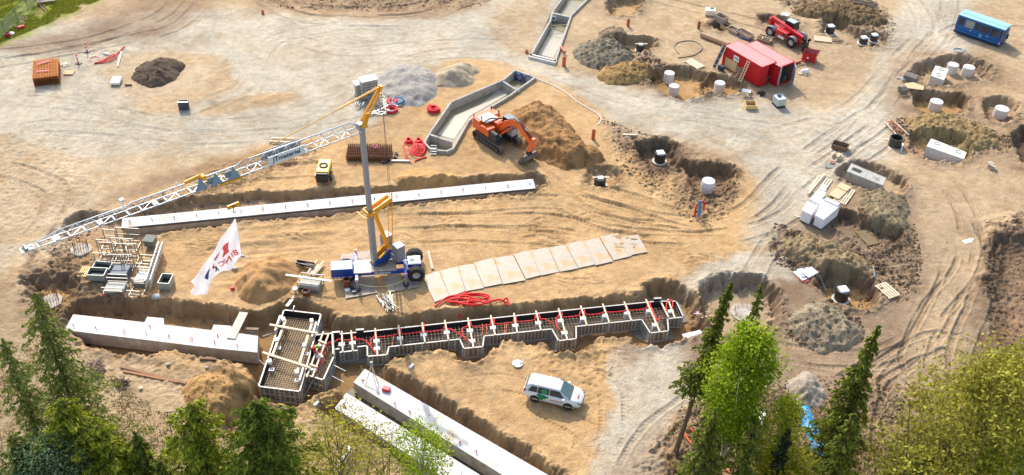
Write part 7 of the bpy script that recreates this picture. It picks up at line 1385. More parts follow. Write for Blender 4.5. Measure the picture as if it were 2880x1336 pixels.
o = crate(0, 0, 0, -.04, 'lone grey steel box standing right of the leaning panels', .95, 1.25, .85, mat('box_grey', (158, 162, 156), .5), mat('clamp_heap', (48, 52, 50), .6), None, name='steel_box', cat='box', fill=.3, slat=False); o.location = hit(*yz(1480, 935))
o = pallet(0, 0, 0, 0, 'yellow wood pallet left of the open steel boxes', 1.1, 1.35, 2, PALM, None); o.location = hit(*yz(190, 720)); 
for c_ in list(o.children): bpy.data.objects.remove(c_)
m = MB()
for k in range(7): m.box((-.5 + k / 6, 0, .13), (.11, 1.35, .025))
m.build('deck_board', mat('yellow_pallet', (226, 190, 120), .7, var=.08), o); m = MB()
for s in (-.6, 0, .6): m.box((0, s, .06), (1.1, .1, .1))
m.build('stringer', mat('yellow_pallet', (226, 190, 120), .7), o)
o = thing('panel_row', 'long row of white grey formwork panels standing on edge, red straps', 'formwork panels', rz=0); a = hit(*yz(1190, 1010)); b = hit(*yz(1390, 400)); o.location = (a + b) / 2; d = (b - a); L_ = np.linalg.norm(d[:2]); o.rotation_euler[2] = math.atan2(d[1], d[0])
for k in range(3):
    for side in range(2):
        m = MB(); x0 = -L_ / 2 + L_ * k / 3 + .03; x1 = x0 + L_ / 3 - .06; z0, z1 = .1, 1.25; yb, yt = (.25 - side * .35, .05 - side * .35) 
        P = lambda x, f: (x, yb + (yt - yb) * f - .0, z0 + (z1 - z0) * f)
        for x in (x0, x1): m.bar(P(x, 0), P(x, 1), .08)
        for f in (0, .5, 1): m.bar(P(x0, f), P(x1, f), .07)
        for j in range(1, 9): x = x0 + (x1 - x0) * j / 9; m.bar(P(x, 0), P(x, 1), .045)
        m.build('panel_frame', LD, o)
m = MB()
for x in (-L_ * .18, L_ * .2): m.bar((x, -.5, .2), (x + .1, .1, 1.3), .08, .03); m.bar((x + .1, .1, 1.3), (x + .1, .4, .3), .08, .03)
m.build('red_strap', mat('faded_red_strap', (190, 90, 80), .6), o)
m = MB(); m.bar((-.6, 0, .1), (.5, .1, .1), .3, .25); m.bar((-.5, 0, .9), (.5, .1, .9), 1.0, .1); m.bar((-.4, 0, .5), (.4, .1, .5), .9, .5); o = m.build('tarped_stack', mat('dusty_tarp', (120, 124, 116), .8, var=.3)); o.location = hit(*yz(1235, 300)); o.rotation_euler[2] = 1.4; tag(o, 'dusty grey stack at the back end of the leaning panels', 'stack')
for k, (x, y) in enumerate(((415, 200), (470, 255), (465, 1095))): m = MB(); m.tube([(0, 0, .05), (.15, -.25, .25)], .09, 8); o = m.build('red_marker', REDH); o.location = hit(*yz(x, y)); tag(o, ('upper', 'middle', 'lowest')[k] + ' small red marker among the stacking frames', 'marker', 'red markers in the left yard')
# foundation heads with starter bars
def starter(i, x, y, label, rad, bars, h, dz=0.):
    o = thing('pile_head', label, 'pile head', group='round concrete heads with starter bars'); put(o, i, x, y, dz); random.seed(int(x)); m = MB(); n = 26; m.prism([(rad * (1 + .14 * random.random()) * math.cos(2 * math.pi * j / n), rad * (1 + .14 * random.random()) * math.sin(2 * math.pi * j / n)) for j in range(n)], -.2, .1); m.build('concrete_head', mat('rough_pale_concrete', (186, 176, 160), .9, var=.3, scale=3, bump=.4, bscale=10), o)
    for k in range(bars): m = MB(); a = 2 * math.pi * k / bars; m.tube([(rad * .72 * math.cos(a), rad * .72 * math.sin(a), .05), (rad * .72 * math.cos(a + .05), rad * .72 * math.sin(a + .05), h * random.uniform(.8, 1.1))], .022, 5); m.build('starter_bar', RUST, o)
    m = MB(); m.tube([(rad * .74 * math.cos(q), rad * .74 * math.sin(q), h * .45) for q in np.linspace(0, 6.28, 22)[:-1]], .015, 4, closed=True); m.build('tie_ring', RUST, o); return o
starter(4, 595, 680, 'pile head with starter bars under the jib tip', .85, 16, 1.1); starter(4, 375, 1060, 'pile head with starter bars beside the tall pale conifer', .85, 16, 1.0); starter(10, 1690, 10, 'large pale pile head between the two spruce tops', 1.1, 12, .5)
# centre yard --------------------------------------------------------------
m = MB(); m.cyl((0, 0, 0), .2, .28, 14, .16); o = m.build('red_bucket', REDH); put(o, 4, 1700, 970); tag(o, 'small red bucket between flag and sand heap', 'bucket')
for k, (x, y) in enumerate(((1770, 730), (1715, 820), (1160, 1100))): m = MB(); m.sphere((0, 0, .05), .28 if k < 2 else .5, 8, (1, .7, .4)); o = m.build('grey_bag', mat('grey_sheet', (176, 180, 176), .6)); put(o, 4, x, y); tag(o, ('grey white bag right of the flag', 'pale crumpled sheet above the left sand heap', 'grey dust pile on the bank above the stepped beam')[k], 'bag')
def az(x, y): return (780 + x / 5.978, 700 + y / 5.978)
o = rack(0, 0, 'steel rack with grey load and long white board across it, by the sand heap', 1.9, 1.3, .95, -.12, (mat('pale_load', (182, 180, 168), .8), .5), None); o.location = hit(*az(565, 640))
P = [hit(*az(140, 435), dz=1.1), hit(*az(915, 540), dz=1.0)]; m = MB(); m.bar(P[0] + [0, 0, 1.1], P[1] + [0, 0, 1.0], .22, .06); tag(m.build('long_board', mat('white_board', (236, 228, 212), .6)), 'long white board laid across the steel rack', 'board')
o = pile(0, 0, 0, 'board_pile', 'pale boards and tubes behind the steel rack', 'boards', 9, 2.0, .07, TIMB, .5, R(72), .12, True, 3, seed=50); o.location = hit(*az(640, 330), dz=.3); o = pile(0, 0, 0, 'tube_pile', 'black pipes poking out behind the steel rack', 'pipes', 6, 1.7, .1, BLKP, .25, R(-14), .15, False, 2, seed=51); o.location = hit(*az(470, 300)) + np.array([0, 0, .1])
for k, x in enumerate((392, 450, 508)): o = standpipe(0, 0, 0, .3, .2, ('left', 'middle', 'right')[k] + ' of three black buckets in front of the steel rack', BLKP, group='black buckets', name='black_bucket'); o.location = hit(*az(x, 680)); o['category'] = 'bucket'
o = standpipe(0, 0, 0, .55, .3, 'brown clay pipe standing above the largest box formwork', mat('brown_clay', (128, 66, 44), .6), group=None); o.location = hit(*az(505, 930))
o = thing('white_funnel', 'white round funnel on a slanting white tube behind the box form', 'funnel'); o.location = hit(*az(325, 880)); m = MB(); m.cyl((0, 0, .5), .22, .12, 16); m.build('funnel_bowl', WHT, o); m = MB(); m.tube([(0, 0, .5), (.0, 0, .0)], .1, 8); m.bar((0, -.5, .1), (-.35, -2.0, .3), .28, .06); m.build('funnel_tube', PTOP, o); m = MB(); m.cyl((0, 0, .62), .08, .02, 10); m.build('funnel_hole', BLKP, o)
o = standpipe(5, 668, 955, .95, .3, 'brown clay pipe standing under the front left of the crane', mat('brown_clay', (128, 66, 44), .6), group=None)
for k, (x, y, c_) in enumerate(((670, 990, WHT), (718, 1000, mat('slate_case', (80, 84, 98), .4)), (700, 975, DARK))): m = MB(); m.box((0, 0, .17), (.42, .34, .3), .5); o = m.build('tool_case', c_, bev=.03); put(o, 5, x, y); tag(o, ('white lidded', 'blue grey', 'black')[k] + ' tool case by the front left outrigger', 'tool case', 'tool cases under the crane')
o = thing('strut_heap', 'small heap of shiny steel struts below the crane', 'strut heap', rz=R(-62)); put(o, 5, 965, 1085); random.seed(60)
for k in range(26): m = MB(); x = random.uniform(-.5, .5); y = random.uniform(-.42, .42); z = .08 + random.random() * .45; a = random.gauss(0, .25); d = Vector((math.cos(a), math.sin(a), random.uniform(-.1, .1))) * random.uniform(.5, 1.0); m.bar(Vector((x, y, z)) - d, Vector((x, y, z)) + d, .06); m.build('strut', S2, o)
stick(5, (880, 1025), (915, 1080), 'short_prop', 'short steel prop left of the small strut heap', 'prop', .06, STL, .1); stick(5, (1258, 698), (1290, 828), 'flat_channel', 'grey steel channel lying between crane and road plates', 'channel', .12, mat('dusty_steel', (168, 152, 132), .6, .2), sq=True, h=.06)
# big loose red pipes above the long formwork
o = thing('pipe_tangle', 'long looping red pipes spread below the row of road plates', 'pipe tangle'); c = put(o, 5, 1560, 1070)
def tg2(pts, r=.088):
    P = [hit(*t(5, x, y)) + np.array([0, 0, .1 + z]) - c for x, y, z in pts]; m = MB(); m.tube(smoothline(P, 4), r, 7); return m.build('pipe_loop', RED, o)
tg2([(1305, 1140, 0), (1330, 1090, .05), (1400, 1040, .1), (1500, 1030, .15), (1600, 1060, .2), (1680, 1090, .2), (1705, 1060, .15), (1660, 1030, .1), (1540, 1030, .1), (1440, 1050, .15), (1400, 1075, .1)])
tg2([(1545, 998, 0), (1500, 1025, .15), (1470, 1075, .2), (1480, 1130, .1), (1520, 1165, .0), (1560, 1160, .0), (1600, 1110, .2), (1590, 1060, .25), (1520, 1040, .25), (1420, 1065, .2)])
tg2([(1410, 1070, .1), (1500, 1085, .2), (1600, 1090, .25), (1690, 1080, .2), (1790, 1055, .05), (1840, 1090, .0), (1830, 1140, .1), (1790, 1170, .3)])
tg2([(1390, 1065, .1), (1480, 1060, .3), (1600, 1075, .3), (1700, 1045, .2), (1670, 1022, .15), (1560, 1022, .2), (1450, 1040, .2)]); tg2([(1560, 1060, .3), (1540, 1100, .2), (1560, 1150, .1), (1600, 1190, .2)]); tg2([(1385, 1070, .05), (1450, 1080, .15), (1560, 1100, .2), (1660, 1095, .15)])
# lower site
m = MB(); m.cyl((0, 0, 0), .42, .1, 24); m.box((.3, .1, .12), (.3, .1, .1), .4); m.box((-.2, -.1, .12), (.2, .3, .06)); o = m.build('well_cover', STL); put(o, 10, 40, 385); tag(o, 'round grey metal cover lying above the white car', 'cover')
tp = unp(*t(9, 850, 475), Z1); o = thing('tripod', 'surveying tripod with instrument standing on the long beam', 'tripod', tp)
ft = [unp(*t(9, x, y), Z1) - tp for x, y in ((798, 545), (900, 548), (862, 488))]
for f in ft: m = MB(); m.tube([f, (0, 0, 1.35)], .035, 6); m.build('leg', TIMB, o)
m = MB(); m.cyl((0, 0, 1.35), .1, .06, 12); m.box((0, 0, 1.52), (.22, .2, .26)); m.build('instrument', mat('instrument_grey', (150, 164, 150), .5), o, .02)
m = MB(); m.box((0, 0, .14), (.62, .42, .26), -.3); o = m.build('red_case', mat('case_red', (206, 30, 44), .4), bev=.04); o.location = unp(*t(9, 952, 575), Z1); tag(o, 'red instrument case lying on the long beam', 'case')
o = thing('survey_frame', 'thin wooden profile frame standing on the dry grass', 'profile frame'); a = hit(*t(8, 1245, 850)); b = hit(*t(8, 1350, 760)); o.location = a; d = Vector((1.55, .25, 0)); m = MB(); 
for q in (Vector((0, 0, 0)), d): m.bar(q + Vector((0, 0, -.2)), q + Vector((.05, 0, 1.75)), .06)
m.build('post', TIMBO, o); m = MB(); m.bar(Vector((-.15, 0, 1.72)), d + Vector((.15, 0, 1.76)), .05, .12); m.bar(Vector((0, 0, 1.35)), d + Vector((0, 0, 1.4)), .04, .08); m.build('cross_board', GREYT, o)
stick(8, (880, 408), (1360, 530), 'long_board', 'long grey brown board lying on the bank at lower left', 'board', .12, mat('faded_brown', (150, 112, 86), .85, var=.2), sq=True, h=.06, group='boards on the lower bank'); stick(8, (900, 440), (1300, 520), 'long_board', 'second long board just below the grey brown one', 'board', .1, mat('faded_orange_wood', (170, 118, 80), .85, var=.2), sq=True, h=.06, group='boards on the lower bank'); stick(8, (1462, 352), (1580, 358), 'plank', 'brown plank at the foot of the stepped beam', 'plank', .1, BRN, sq=True)
for k, (x, y, w) in enumerate(((1228, 392, 'beside the boards'), (1512, 415, 'near the bank top'), (1030, 568, 'on the dry ground'))): m = MB(); m.box((0, 0, .1), (.3, .24, .2), .4); o = m.build('stone_block', CONC2 if k < 2 else TIMB, bev=.03); put(o, 8, x, y); tag(o, ('grey block ' if k < 2 else 'small pale block ') + w + ' at lower left', 'block')
o = pile(8, 700, 430, 'branch_pile', 'pile of grey branches beside the tall pale conifer', 'branches', 40, 1.6, .03, mat('grey_branch', (138, 118, 104), .9, var=.2), .8, .3, 1.4, False, 5, seed=70); o = pile(8, 890, 520, 'branch_pile', 'broken dark branches below the long boards', 'branches', 22, 1.2, .035, mat('dark_branch', (104, 82, 62), .9), .5, .8, 1.4, False, 4, seed=71)
for k, (i, x, y, w) in enumerate(((9, 440, 670, 'near the box formwork'), (9, 1135, 405, 'on the sand right of the beam'))): m = MB(); m.box((0, 0, .08), (.5, .2, .14), 1.1); o = m.build('white_block', FOAM); put(o, i, x, y); tag(o, 'small white block ' + w, 'block')
m = MB(); m.bar((0, 0, 0), (-1.0, -3.0, .0), .3, .06); m.bar((.3, 0, 0), (-.7, -3.0, .0), .06, .1); o = m.build('shiny_channel', STL); put(o, 9, 690, 990, .3); tag(o, 'shiny metal channel half hidden by the budding trees', 'channel')
# blue tarp, orange net and white sheet among the trees
BT = mat('blue_tarp', (20, 150, 220), .5, var=.1, scale=3, bump=.5, bscale=4); tp_ = [(262, 710), (275, 755), (292, 800), (305, 845), (325, 890), (338, 925), (352, 960), (368, 1000), (388, 1040), (410, 1085), (432, 1130), (450, 1180)]
P = [hit(*t(11, x, y)) for x, y in tp_]; m = MB(); vs = []
for j, p in enumerate(P):
    for w_, zz_ in ((-.5 - .15 * (j % 2), .12), (-.2, .45 + .2 * ((j * 7) % 3)), (.15, .3 + .2 * ((j * 5) % 3)), (.5, .1)): vs.append((p[0] + w_, p[1] + .1 * math.sin(j * 2 + w_ * 3), p[2] + zz_))
m.add(vs, [(j * 4 + k, j * 4 + k + 1, j * 4 + k + 5, j * 4 + k + 4) for j in range(len(P) - 1) for k in range(3)], True); tag(m.build('blue_tarp', BT), 'long bright blue tarpaulin lying between the spruces', 'tarpaulin')
for k, pts in enumerate(([(1262, 830), (1255, 880), (1300, 960), (1340, 985)], [(1290, 850), (1320, 880), (1360, 915)], [(1495, 1150), (1530, 1190)], [(1530, 1130), (1590, 1180)])): hose(10, pts, 'orange_net', ('longest orange net strip left of the spruces', 'upper orange net strip left of the spruces', 'lower left orange net scrap under the spruces', 'lower right orange net scrap under the spruces')[k], 'net', .07, mat('orange_net', (236, 96, 50), .7), 3, n=5, group='orange netting in the undergrowth')
m = MB(); m.prism([(-1.6, -.5), (1.2, -.9), (1.8, .4), (.2, .9), (-1.3, .7)], .1, .35); m.sphere((.2, 0, .35), .8, 10, (1.2, .7, .35)); o = m.build('white_sheet', WHT); put(o, 10, 1690, 780, .2); tag(o, 'white sheeting seen between the spruce trunks', 'sheet')
m = MB(); m.cyl((0, 0, 0), .2, .3, 14); o = m.build('black_bucket', BLKP); put(o, 10, 1342, 118); tag(o, 'single black bucket right of the long formwork', 'bucket')
o = pile(10, 1370, 115, 'debris_pile', 'red and grey litter beside the single black bucket', 'litter', 9, .5, .05, mat('litter', (200, 170, 168), .7, var=.4, scale=9), .6, 1.0, 1.3, True, 2, seed=80)
# fallen branches in the top right corner
o = pile(3, 700, 40, 'fallen_tree', 'bare fallen tree branches near the top edge', 'fallen tree', 26, 3.4, .05, mat('grey_branch', (138, 118, 104), .9), .8, -.45, .35, False, 4, seed=81)
# ------------------------------------------------------------------ trees
def leafmat(name, c1, c2, trans=.25):
    m = bpy.data.materials.new(name); m.use_nodes = True; N = m.node_tree.nodes; Lk = m.node_tree.links; b = N['Principled BSDF']; b.inputs['Roughness'].default_value = .75; b.inputs['Specular IOR Level'].default_value = .25
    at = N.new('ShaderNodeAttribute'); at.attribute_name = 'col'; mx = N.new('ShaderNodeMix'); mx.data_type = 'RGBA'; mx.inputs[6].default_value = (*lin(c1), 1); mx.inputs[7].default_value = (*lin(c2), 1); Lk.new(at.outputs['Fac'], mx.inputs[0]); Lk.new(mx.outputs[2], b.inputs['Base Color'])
    tr = N.new('ShaderNodeBsdfTranslucent'); Lk.new(mx.outputs[2], tr.inputs[0]); ms = N.new('ShaderNodeMixShader'); ms.inputs[0].default_value = trans; Lk.new(b.outputs[0], ms.inputs[1]); Lk.new(tr.outputs[0], ms.inputs[2]); Lk.new(ms.outputs[0], N['Material Output'].inputs[0]); return m
def leaves(rs, C, size, A=None, asp=.5):
    """small two-triangle leaves at centres C, long axis along A (random when missing)"""
    n = len(C); a = rs.normal(size=(n, 3)) if A is None else A + rs.normal(size=(n, 3)) * .35; a /= np.linalg.norm(a, axis=1)[:, None]; b = rs.normal(size=(n, 3)); b -= a * (a * b).sum(1)[:, None]; b /= np.linalg.norm(b, axis=1)[:, None]
    s = size * rs.uniform(.6, 1.3, (n, 1)); V = np.stack([C - a * s, C + b * s * asp, C + a * s, C - b * s * asp], 1).reshape(-1, 3); return V
BARK = mat('grey_bark', (112, 96, 80), .9, var=.25, scale=6); BARKB = mat('birch_bark', (186, 178, 164), .8, var=.3, scale=6)
def finish(name, label, V, val, lm, trunkmb, bark, loc, group):
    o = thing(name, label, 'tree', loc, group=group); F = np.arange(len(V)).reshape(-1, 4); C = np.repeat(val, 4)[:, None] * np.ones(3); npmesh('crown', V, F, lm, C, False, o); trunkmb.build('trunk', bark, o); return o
NAD = prj([0, 0, -1e7])
def height_to(bx, by, tx, ty):         # root a tree so that, standing upright, it reaches the given reading
    bx = tx + (NAD[0] - tx) * (by - ty) / (NAD[1] - ty); b = hit(bx, by); best = min(np.arange(1, 34, .25), key=lambda h: np.hypot(*(prj(b + [0, 0, h]) - [tx, ty]))); return b, float(best)
def spruce(b, H, R0, label, lm, seed, bare=.0, droop=.35, dens=1., top=None, group='tall spruces', lean=(0, 0), leaf=.13, ex=.85):
    rs = np.random.RandomState(seed); m = MB(); lx, ly = lean
    m.tube([(lx * (k / 6) * 1.0, ly * (k / 6), H * k / 6) for k in range(7)], [max(.02, .2 * (H / 15) * (1 - k / 6.3)) for k in range(7)], 8); Cs = []; As = []; val = []
    nb = int(H * 9 * dens); 
    for k in range(nb):
        f = bare + (1 - bare) * (k + rs.rand()) / nb; z = H * f; rad = R0 * (1 - (f - bare) / (1 - bare)) ** ex * rs.uniform(.45, 1.2) + .12; a = k * 2.4 + rs.rand() * .8; g = .5 + .9 * ss(.35, .6, vn(np.array([z * .8]), np.array([a]), seed))[0]; rad *= min(1.15, g)
        d = np.array([math.cos(a), math.sin(a), 0]); n = int(46 * rad * dens) + 6; s = rs.rand(n) ** .7; side = rs.normal(size=n) * .16 * rad * (1.15 - s) ; lat = np.array([-d[1], d[0], 0])
        P = d * (s * rad)[:, None] + lat * (side * 1.6)[:, None]; P[:, 2] += z - droop * rad * s ** 1.6 - np.abs(rs.normal(size=n)) * .13 + .12 * rad * s ** 4; P[:, 0] += lx * f; P[:, 1] += ly * f
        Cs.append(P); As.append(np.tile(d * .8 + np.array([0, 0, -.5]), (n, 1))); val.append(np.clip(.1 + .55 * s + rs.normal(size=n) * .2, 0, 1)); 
        if k % 3 == 0: m.tube([(lx * f, ly * f, z), (lx * f + d[0] * rad * .8, ly * f + d[1] * rad * .8, z - droop * rad * .5)], [.03, .01], 4, False)
    if bare > .1:
        for k in range(int(18 * bare * H / 10)): z = H * bare * rs.rand() + .5; a = rs.rand() * 6.3; l = rs.uniform(.3, 1.2); m.tube([(lx * z / H, ly * z / H, z), (lx * z / H + math.cos(a) * l, ly * z / H + math.sin(a) * l, z - .2)], [.025, .008], 4, False)
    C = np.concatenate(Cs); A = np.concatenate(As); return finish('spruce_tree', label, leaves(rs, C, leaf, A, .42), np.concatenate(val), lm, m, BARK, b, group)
def broad(b, H, R0, label, lm, seed, name='birch_tree', clumps=60, per=90, leaf=.10, bark=BARKB, z0=.3, spread=.35, group=None, multi=1, hang=0., twig=True):
    rs = np.random.RandomState(seed); m = MB(); Cs = []; val = []
    for tn in range(multi):
        ox, oy = (rs.normal(size=2) * .5 if multi > 1 else (0, 0)); tipx, tipy = ox * 3.5, oy * 3.5; P = [(ox + (tipx - ox) * (k / 6) ** 1.5, oy + (tipy - oy) * (k / 6) ** 1.5, H * .92 * k / 6) for k in range(7)]; m.tube(P, [max(.02, .13 * H / 10 / math.sqrt(multi) * (1 - k / 6.4)) for k in range(7)], 7)
    for k in range(clumps):
        f = z0 + (1 - z0) * (k + rs.rand()) / clumps; env = math.sin(math.pi * min(1, .12 + .88 * (f - z0) / (1 - z0) * .93)) ** .7; a = k * 2.4; rr = R0 * env * rs.uniform(.25, 1.0); c = np.array([rr * math.cos(a), rr * math.sin(a), H * f]); cr = R0 * spread * rs.uniform(.6, 1.25)
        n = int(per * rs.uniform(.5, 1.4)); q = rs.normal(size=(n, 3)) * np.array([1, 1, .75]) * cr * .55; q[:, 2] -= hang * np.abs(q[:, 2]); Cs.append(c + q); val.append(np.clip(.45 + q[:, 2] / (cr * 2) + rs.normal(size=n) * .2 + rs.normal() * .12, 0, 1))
        if twig and k % 2 == 0:
            o_ = np.array([0, 0, H * max(.1, f - .22)]); mid_ = (o_ + c) / 2 + [0, 0, -.15]; m.tube([o_, mid_, c], [.05 * H / 10, .03, .012], 5, False)
            for j in range(3): e_ = c + rs.normal(size=3) * cr * .8; m.tube([c, e_], [.012, .005], 3, False)
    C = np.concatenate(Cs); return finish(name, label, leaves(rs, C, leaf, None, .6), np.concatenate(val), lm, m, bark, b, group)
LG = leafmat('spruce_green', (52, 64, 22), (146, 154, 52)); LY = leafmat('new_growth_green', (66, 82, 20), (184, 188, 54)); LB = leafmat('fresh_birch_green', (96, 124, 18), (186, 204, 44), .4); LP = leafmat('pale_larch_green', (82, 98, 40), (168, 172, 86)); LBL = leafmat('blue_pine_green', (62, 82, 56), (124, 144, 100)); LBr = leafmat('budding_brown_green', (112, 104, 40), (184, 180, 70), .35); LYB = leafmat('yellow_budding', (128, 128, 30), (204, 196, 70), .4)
TT = [  # kind, base reading (overview), top reading (overview), radius, label, options
 ('s', (1722, 1140), (1840, 708), 1.5, 'tall slim spruce with bare trunk leaning beside the gravel track', LG, dict(bare=.40, dens=1.3, droop=.5, lean=(1.3, 0))),
 ('s', (1845, 1200), (1916, 712), 1.6, 'dark spruce whose narrow top rises behind the bright birch', LG, dict(bare=.15, dens=1.0)),
 ('s', (1965, 1350), (2212, 815), 3.0, 'tallest dark spruce standing right of the bright birch', LG, dict(bare=.05, dens=1.4, droop=.45, leaf=.14)),
 ('s', (1775, 1400), (1800, 1030), 2.6, 'dense spruce at the bottom edge left of the white sheeting', LG, dict(dens=1.3, ex=.7)),
 ('s', (1870, 1440), (1905, 1055), 2.3, 'spruce at the bottom edge just below the white sheeting', LG, dict(dens=1.2, ex=.7)),
 ('s', (1960, 1440), (1985, 1080), 2.0, 'small dark spruce in the shade beneath the bright birch', leafmat('deep_green', (22, 36, 18), (56, 74, 34)), dict(dens=1.2)),
 ('s', (2010, 1480), (2150, 1040), 2.6, 'spruce at the bottom edge right of the blue tarpaulin', LG, dict(dens=1.3, ex=.7)),
 ('s', (1740, 1190), (1810, 965), .9, 'thin young spruce between the leaning trunk and the birch', LG, dict(bare=.3, dens=.9)),
 ('s', (20, 1290), (5, 850), 2.4, 'spruce cut by the left edge of the picture', LP, dict(dens=1.1, bare=.05, ex=.6, droop=.6)),
 ('p', (140, 1150), (85, 735), 3.6, 'tall airy pale green conifer at far left', LP, dict(dens=1.15, bare=.08, droop=.7, leaf=.13, ex=.6)),
 ('s', (150, 1400), (155, 1010), 4.2, 'yellow tipped spruce under the airy conifer', LY, dict(dens=1.35, ex=.42, leaf=.15)),
 ('s', (255, 1420), (245, 1070), 3.6, 'yellow green spruce left of the dark pointed one', LY, dict(dens=1.4, ex=.45, leaf=.15)),
 ('s', (320, 1400), (340, 1090), 3.3, 'dark pointed spruce in the lower left group', LG, dict(dens=1.4, ex=.6, leaf=.15)),
 ('s', (500, 1430), (482, 1020), 4.1, 'bright yellow green spruce below the ochre sand heap', LY, dict(dens=1.4, ex=.42, leaf=.15)),
 ('s', (665, 1440), (645, 1010), 4.5, 'broad bushy spruce left of the budding trees', leafmat('mid_green', (52, 72, 22), (136, 152, 44)), dict(dens=1.5, ex=.42, leaf=.15)),
 ('s', (30, 1450), (25, 1090), 4.0, 'rounded spruce in the lower left corner', LP, dict(dens=1.3, ex=.55, leaf=.15)),
 ('s', (400, 1480), (400, 1160), 2.6, 'low dark spruce between the pointed and bright spruces', LG, dict(dens=1.3, ex=.6, leaf=.15)),
]
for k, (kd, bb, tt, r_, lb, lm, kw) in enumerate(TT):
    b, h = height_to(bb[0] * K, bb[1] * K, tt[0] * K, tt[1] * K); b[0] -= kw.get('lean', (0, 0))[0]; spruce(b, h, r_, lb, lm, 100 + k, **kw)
BB = [
 ((1778, 1330), (1895, 838), 2.0, 'brilliant light green birch among the dark spruces', LB, dict(clumps=85, per=260, leaf=.10, spread=.42, hang=.6, z0=.56)),
 ((1975, 1390), (1990, 1010), 1.7, 'yellower birch leaning out below the bright one', leafmat('yellow_birch', (120, 132, 20), (200, 204, 60), .4), dict(clumps=60, per=190, leaf=.09, spread=.38, hang=.6)),
 ((1990, 1430), (1990, 1150), 2.3, 'round yellow green tree top at the bottom edge', LYB, dict(clumps=70, per=300, leaf=.085, spread=.4, name='young_tree')),
 ((840, 1380), (845, 1050), 3.4, 'sparse budding tree with fine yellow leaves by the short beam end', LYB, dict(clumps=90, per=75, leaf=.085, spread=.42, name='budding_tree', multi=3, bark=BARK, z0=.3)),
 ((760, 1400), (745, 1140), 2.4, 'small budding tree right of the broad bushy spruce', LYB, dict(clumps=50, per=60, leaf=.085, spread=.4, name='budding_tree', multi=2, bark=BARK)),
 ((1060, 1380), (1062, 1085), 2.2, 'light green birch in front of the two lower beams', LB, dict(clumps=70, per=110, leaf=.08, spread=.4, name='birch_tree', z0=.25)),
 ((955, 1380), (960, 1110), 2.2, 'thin budding birch between the yellow tree and the light birch', LYB, dict(clumps=44, per=40, leaf=.07, spread=.45, name='budding_tree', multi=2, bark=BARK)),
 ((2520, 1500), (2525, 940), 5.2, 'huge half bare budding tree at the lower right', LBr, dict(clumps=210, per=120, leaf=.13, spread=.26, name='budding_tree', multi=4, bark=BARK, z0=.2)),
 ((2340, 1450), (2345, 1090), 2.2, 'green tipped bush left of the huge budding tree', LP, dict(clumps=80, per=120, leaf=.10, spread=.36, name='young_tree', bark=BARK, z0=.15)),
 ((2600, 1350), (2575, 900), 2.8, 'green tree cut by the right edge', LY, dict(clumps=80, per=150, leaf=.10, spread=.36, name='young_tree', bark=BARK)),
 ((2560, 1560), (2560, 1120), 3.0, 'light green tree in the lower right corner', LB, dict(clumps=80, per=140, leaf=.10, spread=.38, name='birch_tree')),
 ((120, 1450), (110, 1120), 3.0, 'blue green pine in the lower left group', LBL, dict(clumps=110, per=230, leaf=.10, spread=.3, name='pine_tree', bark=BARK, z0=.15)),
]
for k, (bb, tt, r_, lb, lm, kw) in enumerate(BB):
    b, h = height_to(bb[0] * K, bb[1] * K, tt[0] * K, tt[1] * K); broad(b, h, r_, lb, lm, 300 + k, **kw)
# dry grass tufts and undergrowth below the trees; grass on the upper left corner; pebbles and clods
def scatter(name, label, cat, outs, n, size, lm, seed, up=.6, zoff=.03):
    rs = np.random.RandomState(seed); P = []
    for out in outs:
        o_ = np.asarray(out); lo, hi = o_.min(0), o_.max(0); q = rs.rand(n // len(outs) * 2, 2) * (hi - lo) + lo; q = q[polysd(q[:, 0], q[:, 1], o_) > 0]; P.append(q)
    P = np.concatenate(P); d = fbm(P[:, 0] * .7, P[:, 1] * .7, 3, seed); P = P[(d + rs.rand(len(P)) * .3) > .6]; z = ground(P[:, 0], P[:, 1], False); C = np.stack([P[:, 0], P[:, 1], z + zoff], 1)
    A = np.tile([0, 0, up], (len(C), 1)) + rs.normal(size=(len(C), 3)) * .5; V = leaves(rs, C, size, A, .3); o = npmesh(name, V, np.arange(len(V)).reshape(-1, 4), lm, np.repeat(rs.rand(len(C)), 4)[:, None] * np.ones(3)); return tag(o, label, cat, None, 'stuff')
scatter('grass', 'short yellow green grass in the upper left corner', 'grass', [wo([(-60, -40), (240, -40), (250, 0), (130, 55), (0, 110), (-60, 120)])], 60000, .10, leafmat('grass_blade', (96, 104, 30), (180, 180, 60)), 5)
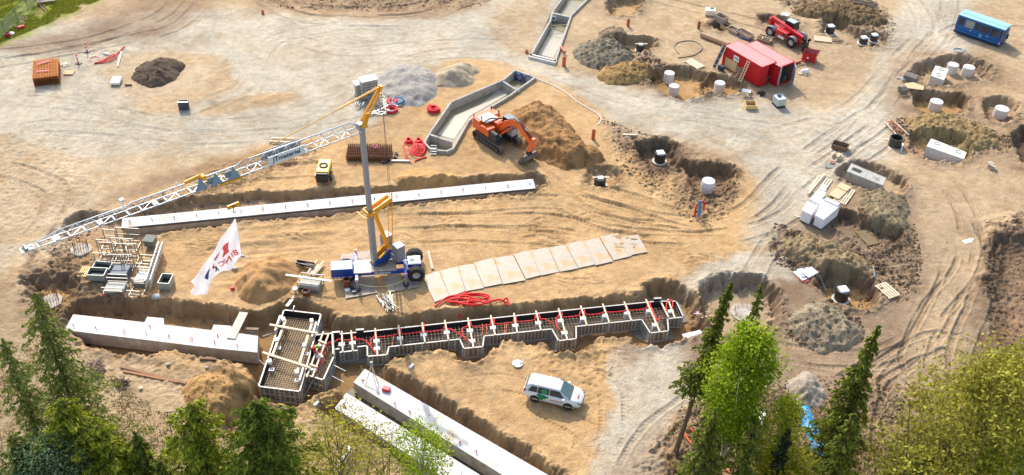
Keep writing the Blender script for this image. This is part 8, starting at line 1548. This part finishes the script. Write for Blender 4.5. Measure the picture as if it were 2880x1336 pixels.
scatter('undergrowth', 'dry stalks and low green weeds under the trees', 'undergrowth', [wo([(-60, 860), (200, 880), (330, 980), (480, 1090), (760, 1170), (1000, 1230), (900, 1290), (-60, 1290)]), wo([(1680, 1080), (1780, 980), (2080, 1000), (2250, 1180), (2560, 1000), (2620, 1290), (1660, 1290)])], 50000, .10, leafmat('dry_stalk', (112, 92, 60), (150, 144, 74)), 6)
def stones(name, label, outs, n, r0, mm, seed):
    rs = np.random.RandomState(seed); base = np.array([(1, 0, 0), (-1, 0, 0), (0, 1, 0), (0, -1, 0), (0, 0, 1), (0, 0, -1)], float); tri = np.array([(0, 2, 4), (2, 1, 4), (1, 3, 4), (3, 0, 4), (2, 0, 5), (1, 2, 5), (3, 1, 5), (0, 3, 5)]); P = []
    for out in outs:
        o_ = np.asarray(out); lo, hi = o_.min(0), o_.max(0); q = rs.rand(n // len(outs) * 2, 2) * (hi - lo) + lo; P.append(q[polysd(q[:, 0], q[:, 1], o_) > 0])
    P = np.concatenate(P); P = P[(fbm(P[:, 0] * .5, P[:, 1] * .5, 3, seed) + rs.rand(len(P)) * .25) > .58]; z = ground(P[:, 0], P[:, 1], False); s = r0 * rs.uniform(.4, 1, (len(P), 1, 1)) ** 2 * 1.6
    V = base[None] * rs.uniform(.6, 1.3, (len(P), 6, 1)) * s * np.array([1, 1, .7]) + np.stack([P[:, 0], P[:, 1], z], 1)[:, None]; F = tri[None] + 6 * np.arange(len(P))[:, None, None]
    o = npmesh(name, V.reshape(-1, 3), F.reshape(-1, 3), mm); return tag(o, label, 'stones', None, 'stuff')
stones('loose_stones', 'loose pale stones strewn over the gravel and sand', [wo([(0, 120), (2560, 120), (2560, 900), (0, 640)]), wo([(2200, 400), (2500, 400), (2500, 900), (2300, 900)])], 9000, .045, mat('pale_stone', (190, 176, 152), .9, var=.3, scale=.8), 8)
stones('soil_clods', 'dark clods broken off along the dug banks', [o_ for o_, a_ in LUMPS if a_ > .2], 22000, .11, mat('dark_clod', (110, 88, 66), .95, var=.35, scale=.8), 9)
